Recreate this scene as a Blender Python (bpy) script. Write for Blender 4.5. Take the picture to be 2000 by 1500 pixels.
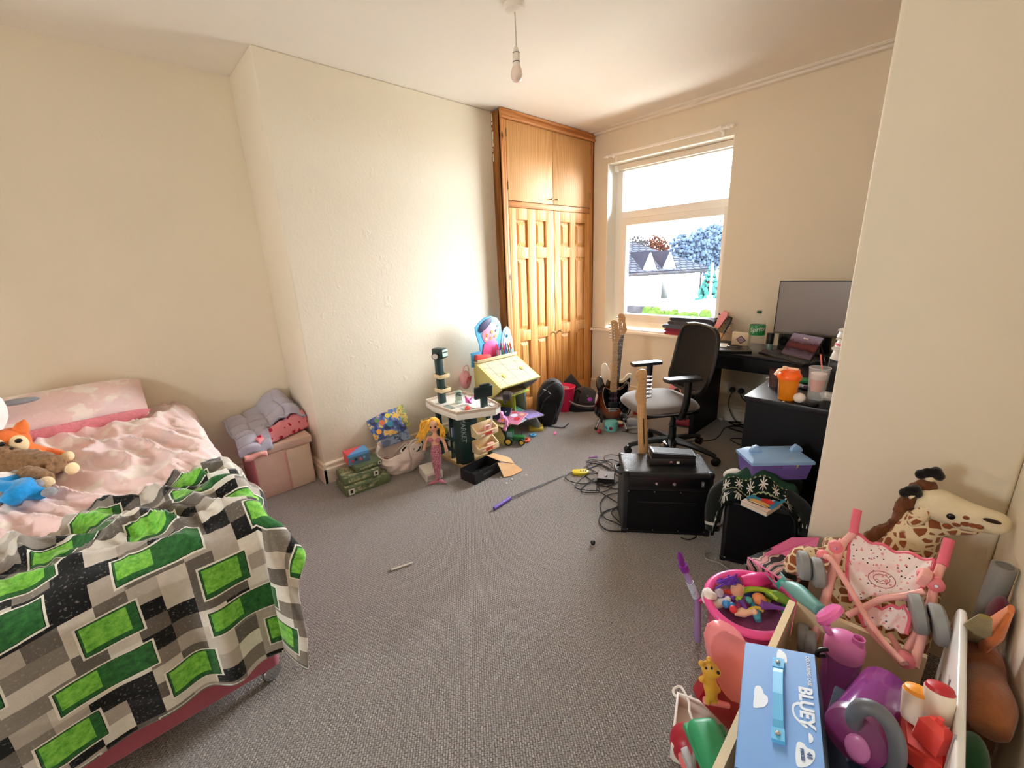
import bpy, bmesh, math, random
from mathutils import Vector, Matrix, Euler, noise
for o in list(bpy.data.objects): bpy.data.objects.remove(o)
SC = bpy.context.scene
COL = SC.collection
V = Vector
PI = math.pi
R_ = random.Random(7)

# ------------------------------------------------------------------ camera, sky, exposure
EYE = V((0.0, 0.0, 1.45))
FPX = 818.0                                   # focal length in pixels of the 2000 px wide frame
YAW, PIT, ROL = -0.81926856, -0.27669141, -0.04180015
_f = V((math.sin(YAW)*math.cos(PIT), math.cos(YAW)*math.cos(PIT), math.sin(PIT)))
_r = V((math.cos(YAW), -math.sin(YAW), 0)); _u = _r.cross(_f)
RIGHT = _r*math.cos(ROL) + _u*math.sin(ROL)
UP = _u*math.cos(ROL) - _r*math.sin(ROL)
FWD = _f
cam_d = bpy.data.cameras.new('camera'); cam = bpy.data.objects.new('camera', cam_d); COL.objects.link(cam)
cam_d.sensor_width = 36.0; cam_d.lens = FPX*36/2000; cam_d.clip_start = 0.02; cam_d.clip_end = 500
cam.matrix_world = Matrix(((RIGHT.x, UP.x, -FWD.x, EYE.x), (RIGHT.y, UP.y, -FWD.y, EYE.y), (RIGHT.z, UP.z, -FWD.z, EYE.z), (0, 0, 0, 1)))
SC.camera = cam

SKY = 26.0
EXPO = 1.20
BULB = 0.0
world = bpy.data.worlds.new('sky'); SC.world = world; world.use_nodes = True
_bg = world.node_tree.nodes['Background']
_bg.inputs[0].default_value = (0.93, 0.97, 1.0, 1); _bg.inputs[1].default_value = SKY
SC.view_settings.view_transform = 'Standard'; SC.view_settings.look = 'None'
SC.view_settings.exposure = EXPO; SC.view_settings.gamma = 1.0; SC.view_settings.use_curve_mapping = False
SC.cycles.use_denoising = True
SC.cycles.max_bounces = 14; SC.cycles.diffuse_bounces = 10; SC.cycles.glossy_bounces = 4
SC.cycles.transmission_bounces = 8; SC.cycles.transparent_max_bounces = 12
SC.cycles.sample_clamp_indirect = 6.0
SC.cycles.caustics_reflective = False; SC.cycles.caustics_refractive = False

def portal(name, loc, rot, sx, sy):
    ld = bpy.data.lights.new(name, 'AREA'); ld.shape = 'RECTANGLE'; ld.size = sx; ld.size_y = sy
    ld.cycles.is_portal = True
    lo = bpy.data.objects.new(name, ld); COL.objects.link(lo); lo.location = loc; lo.rotation_euler = rot
    return lo
portal('window_portal', (-2.05, 4.13, 1.56), (-PI/2, 0, 0), 1.25, 1.75)

portal('added_window_portal', (-1.3, -2.13, 1.5), (PI/2, 0, 0), 0.42, 0.62)  # portal for the added rear window

# ------------------------------------------------------------------ measuring helpers: a point of the room seen along a sight line
def sight(px, py): return FWD + RIGHT*((px-1000)/FPX) - UP*((py-750)/FPX)
def PZ(px, py, z): d = sight(px, py); return EYE + d*((z-EYE.z)/d.z)
def PY(px, py, y): d = sight(px, py); return EYE + d*(y/d.y)
def PX(px, py, x): d = sight(px, py); return EYE + d*(x/d.x)
_hz = V((FWD.x, FWD.y, 0)).normalized()
def PD(px, py, ref): d = sight(px, py); return EYE + d*((V(ref)-EYE).dot(_hz)/d.dot(_hz))

# ------------------------------------------------------------------ materials
def lin(h):
    if isinstance(h, str):
        h = h.lstrip('#'); c = [int(h[i:i+2], 16)/255 for i in (0, 2, 4)]
    else: c = h
    return tuple((x/12.92 if x <= 0.04045 else ((x+0.055)/1.055)**2.4) for x in c) + (1.0,)

class NT:
    """small wrapper that wires shader nodes"""
    def __init__(s, name):
        s.m = bpy.data.materials.new(name); s.m.use_nodes = True; s.t = s.m.node_tree
        s.b = s.t.nodes['Principled BSDF']
    def n(s, typ, **kw):
        nd = s.t.nodes.new(typ)
        for k, v in kw.items(): setattr(nd, k, v)
        return nd
    def put(s, sock, v):
        if isinstance(v, bpy.types.NodeSocket): s.t.links.new(v, sock)
        else: sock.default_value = v
    def math(s, op, a, b=None, c=None, clamp=False):
        nd = s.n('ShaderNodeMath', operation=op, use_clamp=clamp); s.put(nd.inputs[0], a)
        if b is not None: s.put(nd.inputs[1], b)
        if c is not None: s.put(nd.inputs[2], c)
        return nd.outputs[0]
    def mix(s, fac, a, b, blend='MIX'):
        nd = s.n('ShaderNodeMix', data_type='RGBA', blend_type=blend); s.put(nd.inputs[0], fac)
        s.put(nd.inputs[6], lin(a) if isinstance(a, str) else a); s.put(nd.inputs[7], lin(b) if isinstance(b, str) else b)
        return nd.outputs[2]
    def coord(s, which='Object', scale=(1, 1, 1), rot=(0, 0, 0), loc=(0, 0, 0)):
        tc = s.n('ShaderNodeTexCoord'); mp = s.n('ShaderNodeMapping')
        mp.inputs['Scale'].default_value = scale; mp.inputs['Rotation'].default_value = rot; mp.inputs['Location'].default_value = loc
        s.t.links.new(tc.outputs[which], mp.inputs[0]); return mp.outputs[0]
    def noise(s, vec, scale, detail=3, rough=0.5):
        nd = s.n('ShaderNodeTexNoise'); s.put(nd.inputs['Vector'], vec); nd.inputs['Scale'].default_value = scale
        nd.inputs['Detail'].default_value = detail; nd.inputs['Roughness'].default_value = rough; return nd.outputs[0]
    def voro(s, vec, scale, feature='F1', rnd=1.0):
        nd = s.n('ShaderNodeTexVoronoi', feature=feature); s.put(nd.inputs['Vector'], vec); nd.inputs['Scale'].default_value = scale
        nd.inputs['Randomness'].default_value = rnd; return nd
    def ramp(s, fac, stops, interp='LINEAR'):
        nd = s.n('ShaderNodeValToRGB'); s.put(nd.inputs[0], fac); cr = nd.color_ramp; cr.interpolation = interp
        while len(cr.elements) < len(stops): cr.elements.new(0.5)
        for e, (p, c) in zip(cr.elements, stops): e.position = p; e.color = lin(c) if isinstance(c, str) else c
        return nd.outputs[0]
    def bump(s, h, strength=0.3, dist=0.01):
        nd = s.n('ShaderNodeBump'); nd.inputs['Strength'].default_value = strength; nd.inputs['Distance'].default_value = dist
        s.put(nd.inputs['Height'], h); s.t.links.new(nd.outputs[0], s.b.inputs['Normal']); return nd
    def sep(s, vec):
        nd = s.n('ShaderNodeSeparateXYZ'); s.put(nd.inputs[0], vec); return nd.outputs
    def set(s, color=None, rough=None, metal=None, spec=None, **kw):
        b = s.b
        if color is not None: s.put(b.inputs['Base Color'], lin(color) if isinstance(color, str) else color)
        if rough is not None: s.put(b.inputs['Roughness'], rough)
        if metal is not None: b.inputs['Metallic'].default_value = metal
        if spec is not None: b.inputs['Specular IOR Level'].default_value = spec
        for k, v in kw.items(): s.put(b.inputs[k.replace('_', ' ')], v)
        return s.m

_MC = {}
def mat(name, color, rough=0.5, metal=0.0, spec=0.5, nz=0.0, nscale=20, bump=0.0, bscale=200, sheen=0.0, coat=0.0, **kw):
    """a plain surface: colour, fine variation, fine relief"""
    if name in _MC: return _MC[name]
    s = NT(name); vec = s.coord('Object') if (nz or bump) else None
    c = lin(color)
    if nz:
        f = s.noise(vec, nscale, 4, 0.6)
        dk = tuple(x*(1-nz) for x in c[:3])+(1,); lt = tuple(min(1, x*(1+nz)) for x in c[:3])+(1,)
        c = s.ramp(f, [(0.3, dk), (0.7, lt)])
    s.set(c, rough, metal, spec, **kw)
    if bump: s.bump(s.noise(vec, bscale, 3, 0.6), bump, 0.004)
    if sheen: s.b.inputs['Sheen Weight'].default_value = sheen; s.b.inputs['Sheen Roughness'].default_value = 0.5
    if coat: s.b.inputs['Coat Weight'].default_value = coat; s.b.inputs['Coat Roughness'].default_value = 0.08
    _MC[name] = s.m; return s.m
def fabric(name, color, bump=0.35, bscale=260, nz=0.12, nscale=30, rough=0.9, sheen=0.25):
    return mat(name, color, rough, 0, 0.2, nz, nscale, bump, bscale, sheen)
def plastic(name, color, rough=0.35, **kw): return mat(name, color, rough, 0, 0.5, **kw)
def metal(name, color, rough=0.3, **kw): return mat(name, color, rough, 1.0, 0.5, **kw)
def clear(name, color, rough=0.05, ior=1.45, alpha=None):
    if name in _MC: return _MC[name]
    s = NT(name); s.set(color, rough, 0, 0.5); s.b.inputs['Transmission Weight'].default_value = 1.0; s.b.inputs['IOR'].default_value = ior
    _MC[name] = s.m; return s.m
def thin(name, color, alpha=0.35, rough=0.15):
    """thin see-through film or wall of plastic"""
    if name in _MC: return _MC[name]
    s = NT(name); s.set(color, rough, 0, 0.5); s.b.inputs['Alpha'].default_value = alpha
    _MC[name] = s.m; return s.m

# ------------------------------------------------------------------ geometry
def rotm(rx=0, ry=0, rz=0): return Euler((rx, ry, rz)).to_matrix().to_4x4()
def at(x, y, z, rx=0, ry=0, rz=0): return Matrix.Translation((x, y, z)) @ rotm(rx, ry, rz)
def basis(o, x, y, z):
    return Matrix(((x[0], y[0], z[0], o[0]), (x[1], y[1], z[1], o[1]), (x[2], y[2], z[2], o[2]), (0, 0, 0, 1)))
def frame(o, z, xhint=(1, 0, 0)):
    """matrix at o with its z axis along z"""
    z = V(z).normalized(); x = V(xhint) - z*V(xhint).dot(z)
    if x.length < 1e-4: x = V((0, 1, 0)) - z*z.y
    x.normalize(); return basis(o, x, z.cross(x), z)
def spline(pts, n=6, closed=False):
    pts = [V(p) for p in pts]; out = []; k = len(pts)
    if k < 3 and not closed: return [pts[0].lerp(pts[1], i/n) for i in range(n+1)]
    for i in range(k if closed else k-1):
        p0 = pts[(i-1) % k] if closed or i > 0 else pts[0]*2-pts[1]
        p1, p2 = pts[i], pts[(i+1) % k]
        p3 = pts[(i+2) % k] if closed or i+2 < k else pts[-1]*2-pts[-2]
        for j in range(n):
            t = j/n
            out.append(0.5*((2*p1)+(p2-p0)*t+(2*p0-5*p1+4*p2-p3)*t*t+(3*p1-p0-3*p2+p3)*t**3))
    if not closed: out.append(pts[-1])
    return out
def lerp(a, b, t): return a+(b-a)*t
def resample(rs, n):
    if isinstance(rs, (int, float)): return [rs]*n
    out = []
    for i in range(n):
        t = i/(n-1)*(len(rs)-1); k = min(int(t), len(rs)-2); out.append(lerp(rs[k], rs[k+1], t-k))
    return out

class G:
    def __init__(s): s.bm = bmesh.new(); s.mi = 0
    def use(s, i): s.mi = i; return s
    def _new(s, verts, faces, m=None):
        vs = [s.bm.verts.new(m @ V(v) if m else V(v)) for v in verts]; fs = []
        for f in faces:
            try: fc = s.bm.faces.new([vs[i] for i in f]); fc.material_index = s.mi; fs.append(fc)
            except ValueError: pass
        return vs, fs
    def box(s, c, d, m=None, bev=0.0, seg=2, taper=None):
        x, y, z = d[0]/2, d[1]/2, d[2]/2; tx, ty = taper if taper else (1, 1)
        vv = [(c[0]+sx*x*(tx if sz > 0 else 1), c[1]+sy*y*(ty if sz > 0 else 1), c[2]+sz*z) for sz in (-1, 1) for sy in (-1, 1) for sx in (-1, 1)]
        vs, fs = s._new(vv, [(0, 2, 3, 1), (4, 5, 7, 6), (0, 1, 5, 4), (2, 6, 7, 3), (0, 4, 6, 2), (1, 3, 7, 5)], m)
        if bev:
            es = list({e for f in fs for e in f.edges})
            r = bmesh.ops.bevel(s.bm, geom=es, offset=bev, segments=seg, profile=0.5, affect='EDGES')
            for f in r['faces']: f.material_index = s.mi
        return s
    def hexa(s, p):
        """eight corners: bottom four then top four, each ring counter-clockwise"""
        s._new(p, [(3, 2, 1, 0), (4, 5, 6, 7), (0, 1, 5, 4), (1, 2, 6, 5), (2, 3, 7, 6), (3, 0, 4, 7)]); return s
    def tube(s, pts, r, n=8, closed=False, flat=1.0, m=None, cap=True):
        pts = [V(p) for p in pts]; k = len(pts); rs = resample(r, k) if not closed else resample(r, k)
        tang = []
        for i in range(k):
            a = pts[(i-1) % k] if closed or i > 0 else pts[i]; b = pts[(i+1) % k] if closed or i < k-1 else pts[i]
            t = b-a; tang.append(t.normalized() if t.length > 1e-9 else V((0, 0, 1)))
        ref = V((0, 0, 1)) if abs(tang[0].z) < 0.9 else V((1, 0, 0))
        nrm = (ref - tang[0]*ref.dot(tang[0])).normalized(); rings = []
        for i in range(k):
            if i: 
                nrm = nrm - tang[i]*nrm.dot(tang[i])
                nrm = nrm.normalized() if nrm.length > 1e-6 else tang[i].orthogonal().normalized()
            bi = tang[i].cross(nrm)
            rings.append([pts[i]+(nrm*math.cos(2*PI*j/n)*flat+bi*math.sin(2*PI*j/n))*rs[i] for j in range(n)])
        vv = [p for rg in rings for p in rg]; ff = []
        for i in range(k if closed else k-1):
            a, b = i*n, ((i+1) % k)*n
            for j in range(n): ff.append((a+j, a+(j+1) % n, b+(j+1) % n, b+j))
        if not closed and cap: ff += [tuple(range(n-1, -1, -1)), tuple(range((k-1)*n, k*n))]
        s._new(vv, ff, m); return s
    def rod(s, a, b, r, n=10, r2=None): return s.tube([a, b], [r, r if r2 is None else r2], n)
    def lathe(s, prof, n=24, m=None, caps=True):
        vv = []; ff = []
        for r, z in prof: vv += [(r*math.cos(2*PI*j/n), r*math.sin(2*PI*j/n), z) for j in range(n)]
        for i in range(len(prof)-1):
            for j in range(n): ff.append((i*n+j, i*n+(j+1) % n, (i+1)*n+(j+1) % n, (i+1)*n+j))
        if caps: ff += [tuple(range(n-1, -1, -1)), tuple(range((len(prof)-1)*n, len(prof)*n))]
        s._new(vv, ff, m); return s
    def prism(s, out, z0, z1, m=None, bev=0.0, seg=2):
        k = len(out); vv = [(p[0], p[1], z0) for p in out]+[(p[0], p[1], z1) for p in out]
        ff = [tuple(range(k-1, -1, -1)), tuple(range(k, 2*k))]+[(i, (i+1) % k, k+(i+1) % k, k+i) for i in range(k)]
        a = sum(out[i][0]*out[(i+1) % k][1]-out[(i+1) % k][0]*out[i][1] for i in range(k))
        if a < 0: ff = [tuple(reversed(f)) for f in ff]
        vs, fs = s._new(vv, ff, m)
        if bev:
            es = [e for f in fs[:2] for e in f.edges]
            r = bmesh.ops.bevel(s.bm, geom=es, offset=bev, segments=seg, profile=0.5, affect='EDGES')
            for f in r['faces']: f.material_index = s.mi
        return s
    def ball(s, c, r, m=None, u=16, v=10, rot=None):
        if isinstance(r, (int, float)): r = (r, r, r)
        mm = Matrix.Translation(c) @ (rot if rot else Matrix.Identity(4)) @ Matrix.Diagonal((r[0], r[1], r[2], 1))
        if m: mm = m @ mm
        vv = [(0, 0, -1)]+[(math.sin(PI*i/v)*math.cos(2*PI*j/u), math.sin(PI*i/v)*math.sin(2*PI*j/u), -math.cos(PI*i/v)) for i in range(1, v) for j in range(u)]+[(0, 0, 1)]
        ff = [(0, 1+(j+1) % u, 1+j) for j in range(u)]
        for i in range(v-2):
            for j in range(u): ff.append((1+i*u+j, 1+i*u+(j+1) % u, 1+(i+1)*u+(j+1) % u, 1+(i+1)*u+j))
        L = len(vv)-1; b = 1+(v-2)*u
        ff += [(L, b+j, b+(j+1) % u) for j in range(u)]
        s._new(vv, ff, mm); return s
    def sheet(s, fn, nu, nv, uv=None, closed_u=False):
        """grid fn(u,v) with u,v in 0..1; uv gives the printed coordinates"""
        vv = [s.bm.verts.new(fn(i/nu, j/nv)) for j in range(nv+1) for i in range(nu+1)]
        lay = s.bm.loops.layers.uv.verify() if uv else None
        for j in range(nv):
            for i in range(nu):
                ids = [(i, j), (i+1, j), (i+1, j+1), (i, j+1)]
                f = s.bm.faces.new([vv[b*(nu+1)+a] for a, b in ids]); f.material_index = s.mi
                if lay:
                    for lp, (a, b) in zip(f.loops, ids): lp[lay].uv = uv(a/nu, b/nv)
        return s
    def quad(s, a, b, c, d): s._new([a, b, c, d], [(0, 1, 2, 3)]); return s

MW = {}
def _link(o, parent=None):
    COL.objects.link(o)
    if parent is not None: o.parent = parent
    MW[o.name] = MW[parent.name] if parent is not None else Matrix.LocRotScale(o.location, o.rotation_euler, None)
    return o
def tag(o, label=None, cat=None, group=None, kind=None):
    if label: o['label'] = label
    if cat: o['category'] = cat
    if group: o['group'] = group
    if kind: o['kind'] = kind
    return o
def thing(name, label, cat, loc=(0, 0, 0), rz=0.0, group=None, rx=0.0, ry=0.0):
    o = bpy.data.objects.new(name, None); o.location = loc; o.rotation_euler = (rx, ry, rz); o.empty_display_size = 0.05
    _link(o); return tag(o, label, cat, group)
def fin(name, g, mats, smooth=40):
    me = bpy.data.meshes.new(name)
    bmesh.ops.remove_doubles(g.bm, verts=g.bm.verts, dist=1e-6) if False else None
    g.bm.normal_update(); g.bm.to_mesh(me); g.bm.free()
    for m in (mats if isinstance(mats, (list, tuple)) else [mats]): me.materials.append(m)
    if smooth:
        for p in me.polygons: p.use_smooth = True
        me.set_sharp_from_angle(angle=math.radians(smooth))
    return me
def part(name, g, mats, parent, label=None, world=False, smooth=40, kind=None):
    """one mesh part under a thing (or under a part); world=True when g is in room coordinates"""
    if world: bmesh.ops.transform(g.bm, matrix=MW[parent.name].inverted(), verts=g.bm.verts)
    o = bpy.data.objects.new(name, fin(name, g, mats, smooth)); _link(o, parent)
    if label: o['label'] = label
    if kind: o['kind'] = kind
    return o
def single(name, g, mats, label, cat, group=None, loc=None, rz=0, smooth=40, kind=None):
    """a thing that is one mesh; without loc g is in room coordinates and its origin moves to its base"""
    if loc is None:
        xs = [v.co for v in g.bm.verts]
        lo = V((min(p.x for p in xs), min(p.y for p in xs), min(p.z for p in xs))); hi = V((max(p.x for p in xs), max(p.y for p in xs), max(p.z for p in xs)))
        loc = V(((lo.x+hi.x)/2, (lo.y+hi.y)/2, lo.z)); bmesh.ops.translate(g.bm, vec=-loc, verts=g.bm.verts)
    o = bpy.data.objects.new(name, fin(name, g, mats, smooth)); o.location = loc; o.rotation_euler = (0, 0, rz); _link(o)
    return tag(o, label, cat, group, kind)
def struct(name, g, mats, parent=None, label=None, smooth=40):
    o = bpy.data.objects.new(name, fin(name, g, mats, smooth)); _link(o, parent)
    if parent is None: o['kind'] = 'structure'
    if label: o['label'] = label
    return o
def copy_part(o, parent, m=None):
    c = o.copy(); COL.objects.link(c); c.parent = parent
    if m is not None: c.matrix_local = m
    MW[c.name] = MW[parent.name]; return c
def solid(o, t, off=0.0):
    md = o.modifiers.new('thickness', 'SOLIDIFY'); md.thickness = t; md.offset = off; return o
def subd(o, n=1): md = o.modifiers.new('smooth', 'SUBSURF'); md.levels = n; md.render_levels = n; return o
def remesh(o, vox, it=6):
    md = o.modifiers.new('one_surface', 'REMESH'); md.mode = 'VOXEL'; md.voxel_size = vox; md.use_smooth_shade = True
    if it: sm = o.modifiers.new('soften', 'SMOOTH'); sm.iterations = it; sm.factor = 0.5
    return o
_TEXTS = []
def write(body, m, size, mt, parent, depth=0.0006, bold=0.0, align='CENTER', spacing=1.0, name='lettering', label=None, shear=0.0):
    """raised or printed lettering as a mesh part; m places its plane (local x reads along the text)"""
    cu = bpy.data.curves.new(name, 'FONT'); cu.body = body; cu.size = size; cu.extrude = depth; cu.align_x = align; cu.align_y = 'CENTER'
    cu.offset = bold; cu.space_character = spacing; cu.resolution_u = 3; cu.shear = shear
    tmp = bpy.data.objects.new('tmp_text', cu); COL.objects.link(tmp)
    me = bpy.data.meshes.new_from_object(tmp.evaluated_get(bpy.context.evaluated_depsgraph_get()))
    bpy.data.objects.remove(tmp); me.materials.clear(); me.materials.append(mt); me.transform(MW[parent.name].inverted() @ m)
    o = bpy.data.objects.new(name, me); _link(o, parent); o['kind'] = 'stuff'
    if label: o['label'] = label
    return o
HR = V((_hz.y, -_hz.x, 0))
def facing(ref):
    """upright frame at ref: x to the right, y away, z up, as seen from where the photographer stood"""
    return basis(V(ref), HR, _hz, V((0, 0, 1)))
def outl(pts, ref):
    """outline points (seen along sight lines, at the depth of ref) in the (x, z) of facing(ref)"""
    M4 = facing(ref).inverted(); return [((M4 @ PD(px, py, ref)).x, (M4 @ PD(px, py, ref)).z) for px, py in pts]
def upr(m): return m @ basis((0, 0, 0), V((1, 0, 0)), V((0, 0, 1)), V((0, -1, 0)))
# ================================================================== the room
H = 2.669
XL, XB, YB, XR = -3.4375, -2.911, 3.893, 0.226      # alcove wall, chimney breast face, window wall, right wall
YP, XP = 1.95, -0.279                               # right-hand breast: near face and outer corner
REAR = -2.05

def wall_mat(name, c, lump=0.25):
    s = NT(name); v = s.coord('Object')
    a = s.noise(v, 3.0, 2); b = s.noise(v, 60, 3); e = s.noise(v, 9, 5, 0.65)
    c0 = lin(c); dk = tuple(x*0.955 for x in c0[:3])+(1,)
    s.set(s.mix(a, dk, c0), 0.75, 0, 0.25)
    flake = s.math('MULTIPLY', s.ramp(e, [(0.62, (0, 0, 0, 1)), (0.72, (1, 1, 1, 1))]), 0.5)
    h = s.math('ADD', s.math('MULTIPLY', b, 0.35), s.math('ADD', flake, s.math('MULTIPLY', a, 1.5)))
    s.bump(h, lump, 0.006); return s.m
M_WALL = wall_mat('magnolia_paint', '#EDE4D1')
M_BREAST = wall_mat('magnolia_paint_uneven', '#EEE6D5', 0.45)
M_CEIL = wall_mat('ceiling_paint', '#F3EEE6', 0.15)
M_TRIM = mat('gloss_trim', '#EFE3CF', 0.35, bump=0.05, bscale=40, nz=0.03, nscale=8)
M_UPVC = mat('white_window_plastic', '#F8F6F0', 0.3)
M_SILL = mat('sill_gloss', '#F3EBDD', 0.25)

def carpet_mat():
    s = NT('loop_pile_carpet'); v = s.coord('Object', rot=(0, 0, math.radians(38)))
    br = s.n('ShaderNodeTexBrick'); s.put(br.inputs['Vector'], v); br.inputs['Scale'].default_value = 1.0
    br.inputs['Brick Width'].default_value = 0.013; br.inputs['Row Height'].default_value = 0.0085; br.inputs['Mortar Size'].default_value = 0.0022
    br.inputs['Mortar Smooth'].default_value = 1.0; br.inputs['Color1'].default_value = (0, 0, 0, 1); br.inputs['Color2'].default_value = (1, 1, 1, 1)
    fleck = s.noise(v, 150, 3, 0.75); big = s.noise(v, 2.2, 3); mid = s.noise(v, 14, 4, 0.7)
    base = s.ramp(fleck, [(0.30, '#514B48'), (0.5, '#938C88'), (0.70, '#D6D0CC')])
    base = s.mix(s.math('MULTIPLY', br.outputs['Fac'], 0.55), base, '#2E2A28')
    base = s.mix(s.math('MULTIPLY', s.ramp(mid, [(0.45, (0, 0, 0, 1)), (0.75, (1, 1, 1, 1))]), 0.22), base, '#665E58')
    base = s.mix(s.math('MULTIPLY', s.ramp(big, [(0.4, (0, 0, 0, 1)), (0.7, (1, 1, 1, 1))]), 0.25), base, '#8E8984')
    s.set(base, 0.85, 0, 0.25); s.b.inputs['Sheen Weight'].default_value = 0.8; s.b.inputs['Sheen Roughness'].default_value = 0.35
    h = s.math('SUBTRACT', s.math('MULTIPLY', fleck, 0.6), br.outputs['Fac']); s.bump(h, 0.8, 0.004); return s.m
M_CARPET = carpet_mat()

g = G(); g.box((-1.6, 0.95, -0.05), (3.9, 6.4, 0.1)); struct('floor', g, M_CARPET)
g = G(); g.box((-1.6, 0.95, H+0.05), (3.9, 6.4, 0.1)); struct('ceiling', g, M_CEIL)
g = G(); g.box((XL-0.1, 0.95, H/2), (0.2, 6.4, H)); struct('wall_left', g, M_WALL)
g = G(); g.box(((XL+XB)/2, (0.868+2.640)/2, H/2), (XB-XL, 2.640-0.868, H), bev=0.012, seg=3); struct('wall_chimney_breast', g, M_BREAST)
g = G(); g.box((XR+0.1, 0.95, H/2), (0.2, 6.4, H)); struct('wall_right', g, M_WALL)
g = G(); g.box(((XP+XR)/2, YP+0.15, H/2), (XR-XP, 0.30, H), bev=0.018, seg=3); struct('wall_right_nib', g, M_WALL)
# window wall with its opening
WX0, WX1, WZ0, WZ1 = -2.64, -1.453, 0.735, 2.380
def pierced(x0, x1, y0, y1, wx0, wx1, wz0, wz1):
    g = G(); t = (y0+y1)/2; d = y1-y0
    g.box(((x0+wx0)/2, t, H/2), (wx0-x0, d, H)); g.box(((wx1+x1)/2, t, H/2), (x1-wx1, d, H))
    g.box(((wx0+wx1)/2, t, wz0/2), (wx1-wx0, d, wz0)); g.box(((wx0+wx1)/2, t, (wz1+H)/2), (wx1-wx0, d, H-wz1)); return g
struct('wall_back', pierced(-3.6, 0.4, YB, YB+0.24, WX0, WX1, WZ0, WZ1), M_WALL)
struct('wall_front', pierced(-3.6, 0.4, REAR-0.2, REAR, -1.5, -1.1, 1.2, 1.80), M_WALL)  # opening added out of view to let in fill light

def skirting(name, a, b, nrm, h=0.150):
    """stepped skirting board from a to b on the floor, nrm points into the room"""
    a, b, nrm = V(a), V(b), V(nrm); pr = [(0, 0), (0.021, 0), (0.021, 0.105), (0.014, 0.112), (0.012, 0.125), (0.017, 0.132), (0.017, h-0.008), (0.010, h), (0, h)]
    g = G(); k = len(pr)
    vv = [tuple(a+nrm*d+V((0, 0, z))) for d, z in pr]+[tuple(b+nrm*d+V((0, 0, z))) for d, z in pr]
    ff = [(i, (i+1) % k, k+(i+1) % k, k+i) for i in range(k)]+[tuple(range(k)), tuple(range(2*k-1, k-1, -1))]
    g._new(vv, ff); bmesh.ops.recalc_face_normals(g.bm, faces=g.bm.faces)
    return struct(name, g, M_TRIM, smooth=25)
skirting('baseboard_breast', (XB, 0.850, 0), (XB, 2.606, 0), (1, 0, 0))
skirting('baseboard_breast_side', (XL, 0.868, 0), (XB+0.021, 0.868, 0), (0, -1, 0))
skirting('baseboard_left', (XL, REAR, 0), (XL, 0.847, 0), (1, 0, 0))
skirting('baseboard_back', (-2.80, YB, 0), (XR, YB, 0), (0, -1, 0))
skirting('baseboard_right', (XR, YP-0.001, 0), (XR, 0.9, 0), (-1, 0, 0))
skirting('baseboard_nib', (XP-0.021, YP, 0), (XR-0.02, YP, 0), (0, -1, 0))
# plaster mouldings where the ceiling meets the window wall
g = G()
for y0, w, d in ((3.893, 0.045, 0.016), (3.80, 0.016, 0.008), (3.77, 0.010, 0.006)): g.box((-1.2, y0-w/2, H-d/2), (3.2, w, d), bev=0.003)
struct('trim_1', g, M_CEIL)

# ------------------------------------------------------------------ the window
def bar(g, x0, x1, y0, y1, z0, z1, bev=0.006): g.box(((x0+x1)/2, (y0+y1)/2, (z0+z1)/2), (x1-x0, y1-y0, z1-z0), bev=bev)
WY = 4.05
w1 = bpy.data.objects.new('window_1', None); w1.location = ((WX0+WX1)/2, WY, WZ0); _link(w1); w1['kind'] = 'structure'
g = G(); X0, X1 = WX0+0.004, WX1-0.004
bar(g, X0, X0+0.075, WY, WY+0.07, WZ0+0.02, WZ1-0.004); bar(g, X1-0.055, X1, WY, WY+0.07, WZ0+0.02, WZ1-0.004)
xa, xb = X0+0.072, X1-0.052
bar(g, xa, xb, WY+0.001, WY+0.069, WZ1-0.07, WZ1-0.004, 0.003); bar(g, xa, xb, WY+0.001, WY+0.069, WZ0+0.02, WZ0+0.08, 0.003); bar(g, xa, xb, WY+0.001, WY+0.069, 1.845, 1.932, 0.003)
part('window_frame', g, M_UPVC, w1, world=True)
g = G(); SX0, SX1, SZ0, SZ1 = X0+0.058, X1-0.02, WZ0+0.075, 1.862
y0, y1 = WY-0.022, WY+0.05
bar(g, SX0, SX0+0.088, y0, y1, SZ0, SZ1, 0.010); bar(g, SX1-0.062, SX1, y0, y1, SZ0, SZ1, 0.010); bar(g, SX0+0.08, SX1-0.055, y0+0.001, y1-0.001, SZ1-0.068, SZ1-0.001, 0.006); bar(g, SX0+0.08, SX1-0.055, y0+0.001, y1-0.001, SZ0+0.001, SZ0+0.085, 0.006)
part('window_sash', g, M_UPVC, w1, world=True)
def pane_mat():
    s = NT('window_glass'); b = s.t.nodes['Principled BSDF']; out = s.t.nodes['Material Output']
    tr = s.n('ShaderNodeBsdfTransparent'); gl = s.n('ShaderNodeBsdfGlossy'); gl.inputs['Roughness'].default_value = 0.02
    fr = s.n('ShaderNodeFresnel'); fr.inputs[0].default_value = 1.35; mx = s.n('ShaderNodeMixShader')
    s.t.links.new(fr.outputs[0], mx.inputs[0]); s.t.links.new(tr.outputs[0], mx.inputs[1]); s.t.links.new(gl.outputs[0], mx.inputs[2])
    s.t.links.new(mx.outputs[0], out.inputs[0]); return s.m
M_PANE = pane_mat()
for z0, z1, x0, x1 in ((1.925, WZ1-0.06, X0+0.07, X1-0.05), (SZ0+0.08, SZ1-0.06, SX0+0.08, SX1-0.055)):
    g = G(); g.box(((x0+x1)/2, WY+0.03, (z0+z1)/2), (x1-x0, 0.006, z1-z0)); part('pane', g, M_PANE, w1, world=True)
M_GASKET = mat('window_gasket', '#8FA3A8', 0.5)
g = G()
for z0, z1, x0, x1 in ((1.925, WZ1-0.066, X0+0.072, X1-0.052), (SZ0+0.082, SZ1-0.064, SX0+0.085, SX1-0.059)):
    bar(g, x0, x0+0.006, WY+0.016, WY+0.03, z0, z1, 0)
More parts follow.
